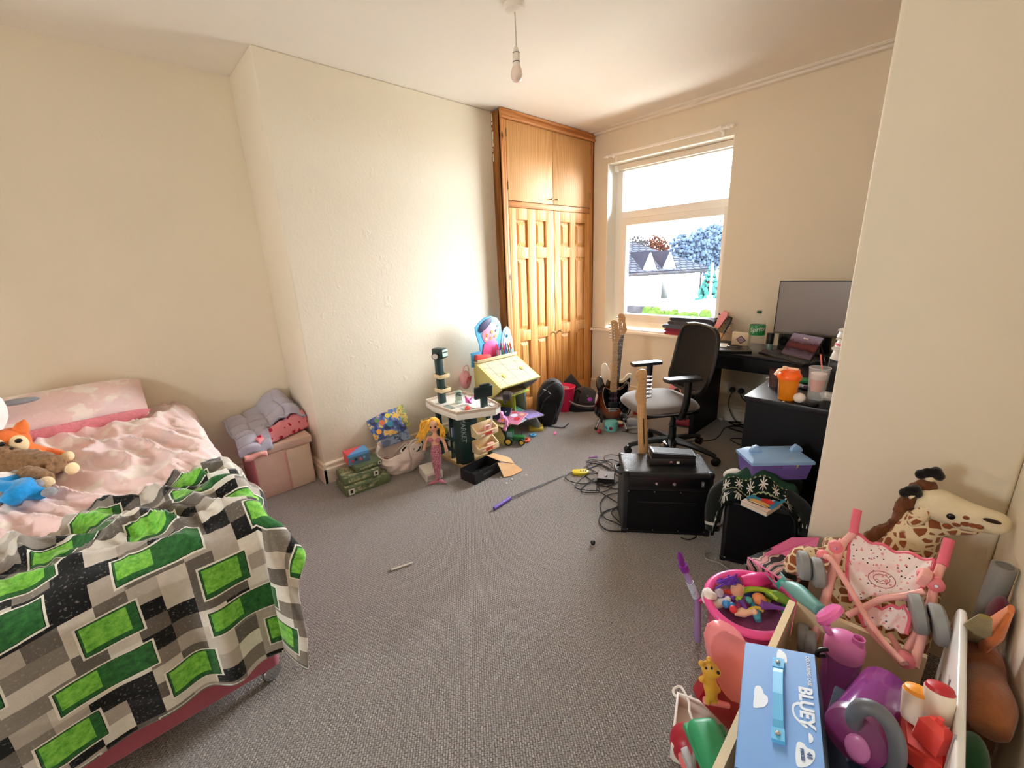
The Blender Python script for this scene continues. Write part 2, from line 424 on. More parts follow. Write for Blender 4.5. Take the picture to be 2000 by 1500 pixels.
part('glazing_gasket', g, M_GASKET, w1, world=True)
g = G(); hx = SX1-0.03; p = PY(1411, 500, y0-0.01); g.box((hx, y0-0.006, p.z), (0.022, 0.012, 0.10), bev=0.004); g.tube([(hx, y0-0.012, p.z+0.03), (hx, y0-0.035, p.z+0.028), (hx, y0-0.04, p.z-0.02), (hx, y0-0.036, p.z-0.10)], [0.009, 0.010, 0.009, 0.007], 8)
part('window_handle', g, M_UPVC, w1, 'white window handle', world=True)
# white painted lining of the reveal
M_REV = mat('reveal_white', '#F6F4EA', 0.5)
for k, (c, d) in enumerate((((WX0+0.003, (YB+WY)/2+0.01, (WZ0+WZ1)/2), (0.006, WY-YB+0.02, WZ1-WZ0)), ((WX1-0.003, (YB+WY)/2+0.01, (WZ0+WZ1)/2), (0.006, WY-YB+0.02, WZ1-WZ0)), (((WX0+WX1)/2, (YB+WY)/2+0.01, WZ1-0.003), (WX1-WX0-0.013, WY-YB+0.02, 0.006)))):
    g = G(); g.box(c, d); struct('trim_%d' % (k+2), g, M_REV)
# sill board
g = G(); g.box((-2.09, (3.845+WY)/2+0.005, 0.742-0.016), (1.42, WY-3.845+0.01, 0.032), bev=0.008); struct('windowsill_1', g, M_SILL)
# head rail the blind used to hang from, in the top of the reveal
t = thing('blind_rail', 'white blind head rail fixed across the top of the window reveal', 'blind rail', (-2.05, 4.02, 2.335))
g = G(); g.box((-2.03, 4.022, 2.345), (1.15, 0.030, 0.050), bev=0.005); part('rail', g, mat('rail_white', '#E9E0D0', 0.4), t, world=True)
g = G(); g.box((-2.605, 4.005, 2.335), (0.03, 0.045, 0.06), bev=0.005); part('bracket', g, M_UPVC, t, world=True)
# small unseen rear window, added to light faces turned from the main window
w2 = bpy.data.objects.new('added_rear_window', None); w2.location = (-1.3, REAR-0.1, 1.2); _link(w2); w2['kind'] = 'structure'
g = G(); yy = REAR-0.12
for a, b, c, d in ((-1.5, -1.465, 1.2, 1.80), (-1.135, -1.1, 1.2, 1.80), (-1.466, -1.134, 1.2, 1.235), (-1.466, -1.134, 1.765, 1.80)): bar(g, a, b, yy, yy+0.06, c, d)
part('window_frame', g, M_UPVC, w2, world=True)
# curtain pole
t = thing('curtain_pole', 'thin white curtain pole above the window, bare of curtains', 'curtain pole', (-2.05, 3.82, 2.42))
M_POLE = mat('pole_white', '#FAF6EE', 0.3)
a, b = PY(1188, 307, 3.825), PY(1420, 245, 3.825); z = (a.z+b.z)/2
g = G(); g.rod((a.x, 3.825, z), (b.x, 3.825, z), 0.012, 10); part('rod', g, M_POLE, t, world=True)
for x, s in ((a.x, -1), (b.x, 1)):
    g = G(); g.lathe([(0.009, 0), (0.016, 0.006), (0.016, 0.02), (0.010, 0.03), (0.013, 0.04), (0.004, 0.06)], 12, frame((x, 3.825, z), (s, 0, 0))); part('finial', g, M_POLE, t, world=True)
    g = G(); q = x-s*0.05; g.box((q, YB-0.006, z-0.012), (0.026, 0.012, 0.07), bev=0.004); g.rod((q, YB-0.01, z-0.012), (q, 3.82, z-0.012), 0.008); g.lathe([(0.017, -0.01), (0.017, 0.01)], 14, frame((q, 3.825, z), (1, 0, 0))); part('bracket', g, M_POLE, t, world=True)

# pendant light
rs = PZ(1005, 8, H)
t = thing('pendant_light', 'bare bulb on a white flex hanging from the ceiling rose', 'light', (rs.x, rs.y, H))
M_WP = mat('bakelite_white', '#EDE6DB', 0.35); M_LAMP = mat('bulb_opal', '#F0DDD0', 0.25, spec=0.6)
g = G(); g.lathe([(0.052, 0), (0.052, -0.010), (0.046, -0.024), (0.020, -0.030), (0.008, -0.034)], 28); part('ceiling_rose', g, M_WP, t)
g = G(); g.tube([(0, 0, -0.03), (0.001, 0, -0.09), (0.002, 0.001, -0.18)], 0.0032, 8); part('flex', g, mat('flex_white', '#C9BFB2', 0.5), t)
g = G(); g.lathe([(0.004, -0.172), (0.010, -0.178), (0.0165, -0.196), (0.0175, -0.203)], 20); g.lathe([(0.019, -0.206), (0.0195, -0.240)], 20); part('lamp_holder', g, M_WP, t)
for r in ([(0.0182, -0.202), (0.0182, -0.2065)], [(0.0185, -0.2395), (0.0185, -0.2435)]): g = G(); g.lathe(r, 20); part('gap_ring', g, mat('gap_dark', '#3A352F', 0.6), t)
g = G(); g.lathe([(0.0175, -0.2435), (0.018, -0.252), (0.0205, -0.262)], 20); part('bulb_collar', g, M_WP, t)
g = G(); g.lathe([(0.0205, -0.262), (0.027, -0.278), (0.030, -0.295), (0.0285, -0.310), (0.021, -0.322), (0.010, -0.328), (0.001, -0.329)], 24); part('bulb', g, M_LAMP, t, 'opal bulb, unlit')

# ------------------------------------------------------------------ fitted wardrobe
def pine(name, c0, c1, c2, axis='z', knots=True):
    s = NT(name); sc = (14, 14, 0.9) if axis == 'z' else (14, 0.9, 14)
    v = s.coord('Object', scale=sc); n1 = s.noise(v, 3.2, 5, 0.6); v2 = s.coord('Object')
    w = s.n('ShaderNodeTexWave', wave_type='RINGS', rings_direction='X' if axis == 'z' else 'Z'); s.put(w.inputs['Vector'], s.coord('Object', scale=(6, 6, 0.35) if axis == 'z' else (6, 0.35, 6)))
    w.inputs['Scale'].default_value = 2.4; w.inputs['Distortion'].default_value = 7.0; w.inputs['Detail'].default_value = 3; w.inputs['Detail Scale'].default_value = 1.2
    f = s.math('ADD', s.math('MULTIPLY', n1, 0.55), s.math('MULTIPLY', w.outputs[0], 0.45))
    c = s.ramp(f, [(0.25, c0), (0.5, c1), (0.8, c2)])
    if knots:
        vo = s.voro(s.coord('Object', scale=(1, 1, 0.6)), 3.1); c = s.mix(s.ramp(vo.outputs['Distance'], [(0.035, (1, 1, 1, 1)), (0.075, (0, 0, 0, 1))]), c, '#5A2E12')
    s.set(c, 0.52, 0, 0.28); s.bump(f, 0.05, 0.003); return s.m
M_PINE = pine('pine_varnish', '#C4813E', '#DA9C55', '#E9B877', knots=False)
M_PINE_K = pine('pine_frame', '#A86A36', '#C98850', '#D9A068')
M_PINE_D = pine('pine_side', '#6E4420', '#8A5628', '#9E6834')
M_PLY = pine('ply_door', '#C8955C', '#D09E67', '#D7A973', knots=False)
M_PINE_H = pine('pine_rail', '#B2743C', '#C98850', '#D59C64', axis='y', knots=False)
M_BRASS = metal('dull_brass', '#9C8A62', 0.35)
XF = -2.806
t = thing('fitted_wardrobe', 'tall fitted pine wardrobe with six panel doors in the corner beside the window', 'wardrobe', (XF-0.05, 3.25, 0))
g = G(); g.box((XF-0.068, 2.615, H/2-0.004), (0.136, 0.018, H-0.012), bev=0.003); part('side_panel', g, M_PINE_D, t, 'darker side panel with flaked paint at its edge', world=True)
# flaked plaster along the wall edge of the side
g = G()
for k in range(11):
    z = H-0.03-k*0.032-R_.random()*0.02; w = 0.006+R_.random()*0.016
    g.box((XB+0.006+w/2, 2.6045, z), (w, 0.003, 0.018+R_.random()*0.02), bev=0.001)
part('plaster_flakes', g, M_WALL, t, world=True, kind='stuff')
def stile(y0, y1, z0, z1, d=0.018, nm='frame_rail', m=M_PINE_K, x=XF):
    g = G(); g.box((x-d/2, (y0+y1)/2, (z0+z1)/2), (d, y1-y0, z1-z0), bev=0.003); return part(nm, g, m, t, world=True)
stile(2.624, 2.668, 0, 2.60, 0.022, 'frame_stile'); stile(3.836, 3.880, 0, 2.60, 0.022, 'frame_stile')
stile(2.606, 2.628, 0, 2.655, 0.026, 'frame_beading', x=XF+0.006); stile(3.876, 3.892, 0, 2.655, 0.026, 'frame_beading', M_PINE_D, x=XF+0.006)
stile(2.668, 3.836, 1.932, 1.980, 0.018, 'frame_rail', M_PINE_H)
g = G(); g.box((XF+0.000, 3.249, 2.630), (0.024, 1.284, 0.058), bev=0.004); g.box((XF+0.008, 3.249, 2.655), (0.040, 1.284, 0.020), bev=0.004); g.tube([(XF+0.012, 2.61, 2.612), (XF+0.012, 3.888, 2.612)], 0.011, 8); part('cornice', g, M_PINE_H, t, world=True)
def knob(parent, y, z, r=0.014):
    g = G(); g.lathe([(0.006, 0), (0.0055, 0.010), (r*0.8, 0.016), (r, 0.024), (r*0.7, 0.031), (0.001, 0.033)], 16, frame((XF, y, z), (1, 0, 0))); part('knob', g, M_BRASS, parent, 'brass knob', world=True)
for y0, y1, ky in ((2.670, 3.248, 3.213), (3.254, 3.834, 3.290)):
    g = G(); g.box((XF-0.009, (y0+y1)/2, (1.984+2.598)/2), (0.018, y1-y0, 2.598-1.984), bev=0.002); d = part('upper_door', g, M_PLY, t, 'plain upper door', world=True); knob(d, ky, 2.026, 0.011)
    for z in (2.10, 2.50):
        g = G(); yy = y0+0.004 if ky < 3.25 else y1-0.004; g.rod((XF+0.001, yy, z-0.03), (XF+0.001, yy, z+0.03), 0.005); part('hinge', g, M_BRASS, d, world=True)
for i, (y0, y1, ky) in enumerate(((2.672, 3.257, 3.222), (3.263, 3.834, 3.325))):
    ps = ([(2.752, 2.896), (3.0, 3.145)], [(3.356, 3.503), (3.590, 3.752)])[i]; rows = ((1.600, 1.832), (0.846, 1.503), (0.16, 0.745))
    g = G(); xs = [y0]+[q for p in ps for q in p]+[y1]; x0, x1 = XF-0.030, XF
    def rail(a, b, c, d): g.box(((x0+x1)/2, (a+b)/2, (c+d)/2), (x1-x0, b-a, d-c), bev=0.002)
    rail(y0, ps[0][0], 0.012, 1.928); rail(ps[1][1], y1, 0.012, 1.928); rail(ps[0][1], ps[1][0], 0.012, 1.928)
    for a, b in ((0.012, 0.16), (0.745, 0.846), (1.503, 1.600), (1.832, 1.928)):
        for p in ps: rail(p[0]-0.001, p[1]+0.001, a, b)
    d = part('lower_door', g, M_PINE, t, 'six panel door', world=True); knob(d, ky, 0.775)
    for p in ps:
        for r in rows:
            g = G(); cy, cz, w, h = (p[0]+p[1])/2, (r[0]+r[1])/2, p[1]-p[0], r[1]-r[0]
            g.box((XF-0.022, cy, cz), (0.010, w, h)); a, b = w/2-0.014, h/2-0.014; c, e = w/2-0.040, h/2-0.044
            g.hexa([(XF-0.017, cy-a, cz-b), (XF-0.017, cy+a, cz-b), (XF-0.017, cy+a, cz+b), (XF-0.017, cy-a, cz+b), (XF-0.005, cy-c, cz-e), (XF-0.005, cy+c, cz-e), (XF-0.005, cy+c, cz+e), (XF-0.005, cy-c, cz+e)])
            part('door_panel', g, M_PINE, d, world=True, smooth=20)
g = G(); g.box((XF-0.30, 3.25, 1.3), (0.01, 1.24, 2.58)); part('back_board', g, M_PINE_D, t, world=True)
# ================================================================== the street outside
M_SLATE = NT('roof_slate'); _v = M_SLATE.coord('Object')
_b = M_SLATE.n('ShaderNodeTexBrick'); M_SLATE.put(_b.inputs['Vector'], M_SLATE.coord('UV')); _b.inputs['Scale'].default_value = 1.0
_b.inputs['Brick Width'].default_value = 0.5; _b.inputs['Row Height'].default_value = 0.32; _b.inputs['Mortar Size'].default_value = 0.05
_b.inputs['Color1'].default_value = lin('#1B1E22'); _b.inputs['Color2'].default_value = lin('#24272C'); _b.inputs['Mortar'].default_value = lin('#0E1016')
M_SLATE = M_SLATE.set(_b.outputs[0], 0.9, 0, 0.0)
M_REND = mat('white_render', '#E8E4DC', 0.8); M_REND2 = mat('cream_render', '#D9D0C2', 0.8)
M_STONE = mat('grey_stone', '#1A1B1E', 0.9, spec=0.0, nz=0.35, nscale=4); M_BRK = mat('chimney_brick', '#20120F', 0.9, spec=0.0, nz=0.25, nscale=6)
M_DARKGL = mat('far_glass', '#0E1416', 0.2); M_TEALT = mat('conifer_green', '#173330', 0.9, spec=0.0, nz=0.4, nscale=3); M_BLUET = mat('distant_tree_haze', '#222B38', 0.9, spec=0.0, nz=0.4, nscale=2)  # skyline trees: haze of distance put into their blue
M_HEDGE = mat('hedge_green', '#1F2B10', 0.9, spec=0.0, nz=0.4, nscale=5); M_GROUND = mat('street_ground', '#9A968E', 0.9, nz=0.1, nscale=1)
g = G(); g.box((-30, 64, -4.05), (160, 116, 0.1)); struct('ground', g, M_GROUND)
ZE = 0.85
A, B = PZ(1228, 529, ZE), PZ(1373, 521.5, ZE)            # eaves line of the nearest terrace
ax = (B-A); L = ax.length; ax.normalize(); ay = V((-ax.y, ax.x, 0))
if ay.y < 0: ay = -ay
A0 = A-ax*14; L += 14
def wpt(u, d, z): p = A0+ax*u+ay*d; return V((p.x, p.y, z))
t = thing('terraced_house', 'white rendered terrace with grey slate roof across the street', 'house', tuple(wpt(L/2, 4, -4)))
g = G(); W = 8.0; g.hexa([wpt(0, 0, -4), wpt(L, 0, -4), wpt(L, W, -4), wpt(0, W, -4), wpt(0, 0, ZE), wpt(L, 0, ZE), wpt(L, W, ZE), wpt(0, W, ZE)]); part('wall', g, M_REND, t, world=True)
g = G(); RZ = ZE+2.0; e = 0.35
def roofuv(g, pts, uvs):
    vs = [g.bm.verts.new(p) for p in pts]; f = g.bm.faces.new(vs); l = g.bm.loops.layers.uv.verify()
    for lp, u in zip(f.loops, uvs): lp[l].uv = u
roofuv(g, [wpt(-e, -e, ZE-0.15), wpt(L+e, -e, ZE-0.15), wpt(L-3.4, W/2, RZ), wpt(-e, W/2, RZ)], [(0, 0), (L, 0), (L-3, 5), (0, 5)])
roofuv(g, [wpt(L+e, W+e, ZE-0.15), wpt(-e, W+e, ZE-0.15), wpt(-e, W/2, RZ), wpt(L-3.4, W/2, RZ)], [(0, 0), (L, 0), (L-3, 5), (0, 5)])
roofuv(g, [wpt(L+e, -e, ZE-0.15), wpt(L+e, W+e, ZE-0.15), wpt(L-3.4, W/2, RZ)], [(0, 0), (8, 0), (4, 5)])
solid(part('roof', g, M_SLATE, t, world=True, smooth=0), 0.12)
g = G(); g.tube([wpt(-e, -e-0.06, ZE-0.22), wpt(L+e, -e-0.06, ZE-0.22)], 0.09, 6); part('gutter', g, M_STONE, t, world=True)
def upx(px, py, z): return (PZ(px, py, z)-A0).dot(ax)
def colpx(p): d = p-EYE; return 1000+FPX*d.dot(RIGHT)/d.dot(FWD)
UR = [min((L-3.6-k*0.1 for k in range(160)), key=lambda u: abs(colpx(wpt(u, W/2, RZ))-px)) for px in (1246, 1283, 1311)]
for u, d in zip(UR, (W/2, W/2, W/2)):
    g = G()
    c = wpt(u, d, 0); R3 = basis((c.x, c.y, 0), ax, ay, V((0, 0, 1)))
    g.box((0, 0, RZ+0.05), (1.05, 0.6, 0.9), R3); g.box((0, 0, RZ+0.55), (1.15, 0.7, 0.12), R3)
    ch = part('chimney', g, M_BRK if u == UR[1] else M_STONE, t, world=True)
    for k in range(4):
        g = G(); g.lathe([(0.09, 0), (0.075, 0.32), (0.09, 0.36)], 10, R3 @ at(-0.36+k*0.24, 0, RZ+0.6)); part('chimney_pot', g, M_STONE, ch, world=True)
for u in (upx(1268, 527, ZE), upx(1309, 525, ZE)):                                  # white gabled dormers
    g = G(); g._new([wpt(u-0.5, -0.16, ZE-0.1), wpt(u+0.5, -0.16, ZE-0.1), wpt(u, -0.16, ZE+0.95), wpt(u-0.5, 0.1, ZE-0.1), wpt(u+0.5, 0.1, ZE-0.1), wpt(u, 0.1, ZE+0.95)], [(0, 1, 2), (3, 5, 4), (0, 2, 5, 3), (1, 4, 5, 2), (0, 3, 4, 1)]); part('gable', g, M_REND, t, world=True, smooth=0)
    g = G(); g._new([wpt(u-0.62, -0.1, ZE-0.15), wpt(u, -0.1, ZE+1.03), wpt(u, 2.1, ZE+1.03), wpt(u-0.62, 0.4, ZE-0.05), wpt(u+0.62, -0.1, ZE-0.15), wpt(u+0.62, 0.4, ZE-0.05)], [(0, 1, 2, 3), (1, 4, 5, 2)]); solid(part('gable_roof', g, M_SLATE, t, world=True, smooth=0), 0.08)
for u, z, w, h in ((L-1.1, -0.9, 0.5, 1.4), (L-2.9, -0.9, 0.5, 1.4), (L-6.2, -0.2, 0.35, 0.8), (L-9.0, -0.9, 0.8, 1.4), (L-12, -0.9, 0.8, 1.4), (L-2.2, -3.3, 0.6, 1.3), (L-5.0, -3.2, 0.9, 1.4), (L-8.6, -3.2, 0.9, 1.4), (L-11.5, -3.2, 0.9, 1.4)):
    c = wpt(u, 0, 0); R3 = basis((c.x, c.y, 0), ax, ay, V((0, 0, 1)))
    g = G(); g.box((0, -0.02, z+h/2), (w+0.16, 0.1, h+0.16), R3); f = part('window', g, M_REND2, t, world=True)
    g = G(); g.box((0, -0.06, z+h/2), (w, 0.06, h), R3); part('pane', g, M_DARKGL, f, world=True)
g = G(); p = wpt(L-0.25, -0.15, 0); g.rod((p.x, p.y, -4), (p.x, p.y, ZE), 0.06); part('drainpipe', g, M_STONE, t, world=True)
# second terrace, further off, seen at the far left over the first roof
def leafy(name, c, r, m, label, group=None, n=26, cone=False, cat='tree'):
    g = G(); rr = random.Random(int(abs(c[0]*31+c[1]*17)))
    if cone:
        for k in range(n*7):
            f = rr.random(); a = rr.random()*2*PI; q = r[0]*(1-f)*0.9
            g.ball((c[0]+q*math.cos(a), c[1]+q*math.sin(a), c[2]+f*r[2]), r[0]*0.15*(1.15-f), u=6, v=4)
    else:
        for k in range(n*28):
            d = V((rr.gauss(0, 1), rr.gauss(0, 1), rr.gauss(0, 1))).normalized()*rr.uniform(0.4, 1.0)
            g.ball((c[0]+d.x*r[0], c[1]+d.y*r[1], c[2]+r[2]+d.z*r[2]), min(r)*rr.uniform(0.045, 0.10), u=5, v=3)
    t = thing(name, label, cat, (c[0], c[1], c[2]), group=group)
    cr = part('crown', g, m, t, world=True)
    g = G(); g.rod((c[0], c[1], -4.0), (c[0], c[1], c[2]+r[2]*0.8), 0.18, 8); part('trunk', g, M_BRK, t, world=True); return t
p = PY(1383, 596, 24.8); leafy('conifer_tree', (p.x, p.y, -4.0), (1.75, 1.75, 5.15), M_TEALT, 'blue green conifer beyond the window pane, tallest tree at the right', n=60, cone=True)
for px, s, k in ((1342, 3.0, 0), (1364, 3.6, 1), (1388, 4.0, 2), (1414, 4.4, 3)):
    p = PY(px, 505, 56+k*10); leafy('distant_tree', (p.x, p.y, -2.0+k*0.5), (s, s, 3.3+k*0.3), M_BLUET, 'hazy blue tree on the skyline beyond the slate roof, '+('first', 'second', 'third', 'last')[k]+' from the left', 'trees on the skyline', 30)
p = PY(1281, 478, 52); leafy('copper_beech', (p.x, p.y, 0.6), (1.7, 1.7, 1.9), M_BRK, 'reddish tree behind the chimneys of the terrace', n=24)
p = PY(1243, 478, 48); leafy('bare_tree', (p.x, p.y, 0.4), (1.8, 1.8, 1.9), M_STONE, 'brownish bare tree at the left edge of the pane', n=24)
c = PY(1318, 607, 15.0); g = G(); rr = random.Random(3)
for k in range(70): g.ball((c.x+rr.uniform(-1.3, 1.3), c.y+rr.uniform(-0.4, 0.4), c.z-0.35+rr.uniform(-0.35, 0.28)*(1)), rr.uniform(0.14, 0.24), u=6, v=4)
g.box((c.x, c.y, (c.z-0.4-4)/2), (2.2, 0.5, c.z-0.4+4)); single('hedge', g, M_HEDGE, 'yellow green clipped hedge low in the window pane', 'hedge')
# pale garden wall / flat roof and grey wall at the bottom of the view
a, b = PY(1335, 592, 19), PY(1420, 580, 19); g = G(); g.hexa([(a.x, 19, -4), (b.x+2, 19, -4), (b.x+2, 21.5, -4), (a.x, 21.5, -4), (a.x, 19, a.z), (b.x+2, 19, a.z+0.1), (b.x+2, 21.5, a.z+0.1), (a.x, 21.5, a.z)]); single('garage', g, M_REND, 'white flat roofed garage below the conifer', 'garage')
a, b = PY(1226, 597, 17), PY(1282, 590, 17); g = G(); g.box(((a.x+b.x)/2-1, 17, (a.z-4)/2), (b.x-a.x+2, 0.4, a.z+4)); single('garden_wall', g, M_STONE, 'grey stone garden wall at lower left of the window view', 'wall')
p = PY(1386, 585, 22); g = G(); q = PY(1388, 513, 22); g.rod((p.x, 22, -4), (p.x, 22, q.z), 0.06, 8); g.lathe([(0.14, 0), (0.14, 0.3)], 8, at(p.x, 22, p.z-0.1)); single('street_pole', g, M_REND, 'white street pole in front of the conifer', 'pole')
# ================================================================== the bed and what lies on it
def nz(x, y, z=0): return noise.noise(V((x, y, z)))
BX1, BY1, BTOP = -1.49, 0.175, 0.60
M_BASE = fabric('bed_base_pink', '#A2505F', 0.15, 300, 0.06)
t = thing('divan_bed', 'pink divan bed with its head against the cream alcove wall', 'bed', (-2.45, -0.45, 0))
g = G(); g.box(((XL+0.02+BX1)/2, (BY1-1.15)/2, 0.205), (BX1-XL-0.02, BY1+1.15, 0.27), bev=0.02, seg=3); part('base', g, M_BASE, t, world=True)
g = G(); g.box(((XL+0.03+BX1)/2, (BY1-1.14)/2, 0.45), (BX1-XL-0.03, BY1+1.14, 0.22), bev=0.05, seg=3); part('mattress', g, fabric('mattress_white', '#E6DCD4'), t, world=True)
M_CHROME = metal('chrome', '#C9C9CC', 0.15); M_BLACKP = plastic('black_plastic', '#101113', 0.4)
for x, y in ((BX1-0.04, BY1-0.03), (BX1-0.04, -1.05), (XL+0.1, BY1-0.05), (XL+0.1, -1.05)):
    g = G(); g.lathe([(0.030, -0.012), (0.034, -0.006), (0.034, 0.006), (0.030, 0.012)], 16, frame((x, y, 0.035), (1, 0.3, 0))); g.rod((x, y, 0.04), (x, y, 0.08), 0.008); part('castor', g, M_CHROME, t, 'chrome castor', world=True)

def plush_print(name, base, blot, lil):
    s = NT(name); v = s.coord('Object', rot=(0, 0, 0.4)); a = s.noise(v, 9, 3, 0.6); b = s.noise(s.coord('Object', loc=(3, 5, 1)), 5, 2); f = s.noise(v, 240, 2)
    c = s.mix(s.ramp(a, [(0.52, (0, 0, 0, 1)), (0.60, (1, 1, 1, 1))]), base, blot)
    c = s.mix(s.math('MULTIPLY', s.ramp(b, [(0.55, (0, 0, 0, 1)), (0.65, (1, 1, 1, 1))]), 0.5), c, lil)
    ln = s.voro(v, 11, 'DISTANCE_TO_EDGE'); c = s.mix(s.math('MULTIPLY', s.ramp(ln.outputs[0], [(0.01, (1, 1, 1, 1)), (0.03, (0, 0, 0, 1))]), 0.10), c, '#B79AA0')
    s.set(c, 0.85, 0, 0.2); s.b.inputs['Sheen Weight'].default_value = 0.4; s.bump(f, 0.25, 0.004); return s.m
M_DUVET = plush_print('pink_unicorn_fleece', '#EFCFCC', '#F6E8E0', '#E3CDD4')
M_TERRY = fabric('pink_terry', '#DE8A94', 0.8, 180, 0.10, 60)

def ridge(x, y, f, sd): return 1-abs(nz(x*f, y*f, sd))*2
def duvet_z(x, y):
    z = BTOP+0.03+0.035*math.exp(-((x+3.1)/0.3)**2)
    u, w = x*0.90+y*0.45, -x*0.45+y*0.90
    fold = max(0, ridge(u*1.1+nz(x*2, y*2)*0.25, w*3.2, 2.4, 3.0))**2.2*0.045+max(0, ridge(u*1.8, w*5.5, 3.0, 9.0))**3*0.018
    return z+fold+nz(x*3, y*3, 2)*0.012
def duvet_fn(u, v):
    x = lerp(XL+0.015, BX1+0.03, u); s = lerp(-0.86, 0.36, v); R = 0.10; edge = BY1+0.075+0.018*nz(x*6, 1.0)
    if s < edge-R: y = s; drop = 0
    elif s < edge-R+R*PI/2: a = (s-edge+R)/R; y = edge-R+R*math.sin(a); drop = R-R*math.cos(a)
    else: q = s-(edge-R+R*PI/2); y = edge+0.02*math.sin(x*23+nz(x*5, 0)*3)*min(1, q*12); drop = R+q
    zz = duvet_z(x, min(y, edge-0.02))-drop
    if x > BX1-0.08: zz -= ((x-BX1+0.08)/0.11)**2*0.07
    return V((x, y, zz))
g = G(); g.sheet(duvet_fn, 130, 90)
solid(single('duvet', g, M_DUVET, 'crumpled pale pink fleece duvet spread over the bed', 'duvet', smooth=180), 0.012, -1)

# pillow: a soft case with a terry border along its front edge
t = thing('pillow', 'pink patterned pillow with a deeper pink border against the alcove wall', 'pillow', (-3.27, -0.33, BTOP+0.06))
def pillow_m(): return basis((-3.265, -0.33, 0.785), V((0, 1, 0.012)).normalized(), V((-0.88, 0.012, 0.475)).normalized(), V((-0.475, 0, -0.88)).normalized()*-1)
PM = pillow_m()
def pil(u, v, top):
    x, y = (u-0.5)*2, (v-0.5)*2; h = (max(0, 1-abs(x)**3.2)*max(0, 1-abs(y)**3.2))**0.5*0.078
    return PM @ V((x*0.372, y*0.165, (h if top else -h*0.75)+nz(x*2, y*2, 4)*0.008))
g = G(); g.sheet(lambda u, v: pil(u, v, True), 36, 20); g.sheet(lambda u, v: pil(1-u, v, False), 36, 20); part('case', g, M_DUVET, t, world=True, smooth=180)
def pbord(u, v):
    a = lerp(-1.9, 1.0, v); x = (u-0.5)*2; w = (max(0, 1-abs(x)**6))**0.5
    return PM @ V((x*0.378, -0.135-0.055*w*math.cos(a*0.8), 0.062*math.sin(a)*w+0.006))
g = G(); g.sheet(pbord, 36, 10); solid(part('border', g, M_TERRY, t, 'deeper pink terry border', world=True, smooth=180), 0.008)

# checked fleece throw over the foot of the bed; a runs from the top edge down over the foot, b across the bed
def throw_mat():
    s = NT('checked_fleece'); uv = s.coord('UV'); X, Y, _ = s.sep(uv)
    def cells(px, py): return s.math('FLOOR', s.math('DIVIDE', X, px)), s.math('FLOOR', s.math('DIVIDE', Y, py))
    def wn(cx, cy, off=0.0):
        cb = s.n('ShaderNodeCombineXYZ'); s.put(cb.inputs[0], cx); s.put(cb.inputs[1], cy); cb.inputs[2].default_value = off
        w = s.n('ShaderNodeTexWhiteNoise', noise_dimensions='3D'); s.put(w.inputs[0], cb.outputs[0]); return w.outputs[0]
    cx, cy = cells(0.068, 0.060); r = wn(cx, cy)
    c = s.ramp(r, [(0.0, '#141517'), (0.21, '#6F6861'), (0.40, '#8E867D'), (0.54, '#BDB4AA'), (0.72, '#DAD2C8'), (0.88, '#F0EBE2')], 'CONSTANT')
    blot = s.noise(uv, 38, 4, 0.7); c = s.mix(s.math('MULTIPLY', blot, 0.35), c, '#4B4641', 'MULTIPLY')
    fl = s.noise(uv, 130, 2); c = s.mix(s.math('MULTIPLY', s.ramp(fl, [(0.6, (0, 0, 0, 1)), (0.72, (1, 1, 1, 1))]), 0.25), c, '#D8D2C8')
    def blocks(c, px, py, ox, oy, w, h, shift, split):
        row = s.math('FLOOR', s.math('DIVIDE', s.math('ADD', Y, oy), py))
        xs = s.math('ADD', s.math('ADD', X, ox), s.math('MULTIPLY', s.math('MODULO', s.math('ABSOLUTE', row), 2.0), shift))
        lx = s.math('SUBTRACT', s.math('MODULO', s.math('ADD', xs, px*20), px), px/2); ly = s.math('SUBTRACT', s.math('MODULO', s.math('ADD', s.math('ADD', Y, oy), py*20), py), py/2)
        def inside(hw, hh, dx=0.0, dy=0.0):
            return s.math('MULTIPLY', s.math('LESS_THAN', s.math('ABSOLUTE', s.math('SUBTRACT', lx, dx)), hw), s.math('LESS_THAN', s.math('ABSOLUTE', s.math('SUBTRACT', ly, dy)), hh))
        pn = s.noise(uv, 55, 3, 0.7); br = s.ramp(pn, [(0.3, '#4F9A33'), (0.5, '#79C247'), (0.7, '#9AD85C')]); dk = s.ramp(pn, [(0.3, '#1D4A25'), (0.6, '#2F6E35'), (0.8, '#4C8E45')])
        c = s.mix(inside(w/2+0.007, h/2+0.007), c, '#E4E2D8'); c = s.mix(inside(w/2+0.002, h/2+0.002), c, '#141A14'); c = s.mix(inside(w/2, h/2), c, dk)
        c = s.mix(inside(w/2*split, h/2-0.010, -w/2*(1-split)+0.004, -0.006), c, br); return c
    c = blocks(c, 0.27, 0.30, 0.05, 0.00, 0.120, 0.105, 0.135, 0.80)
    c = blocks(c, 0.34, 0.30, 0.22, 0.15, 0.200, 0.085, 0.17, 0.40)
    s.set(c, 0.8, 0, 0.2); s.b.inputs['Sheen Weight'].default_value = 0.5; s.b.inputs['Sheen Roughness'].default_value = 0.4
    s.bump(s.noise(uv, 260, 2), 0.2, 0.003); return s.m
M_THROW = throw_mat()
TX, TY, TR = BX1+0.035, BY1+0.085, 0.075
def hang(s, R):
    """arc length s past the start of the rounded edge -> (outward, drop)"""
    if s <= 0: return s, 0.0
    if s < R*PI/2: return R*math.sin(s/R), R*(1-math.cos(s/R))
    return R, R+s-R*PI/2
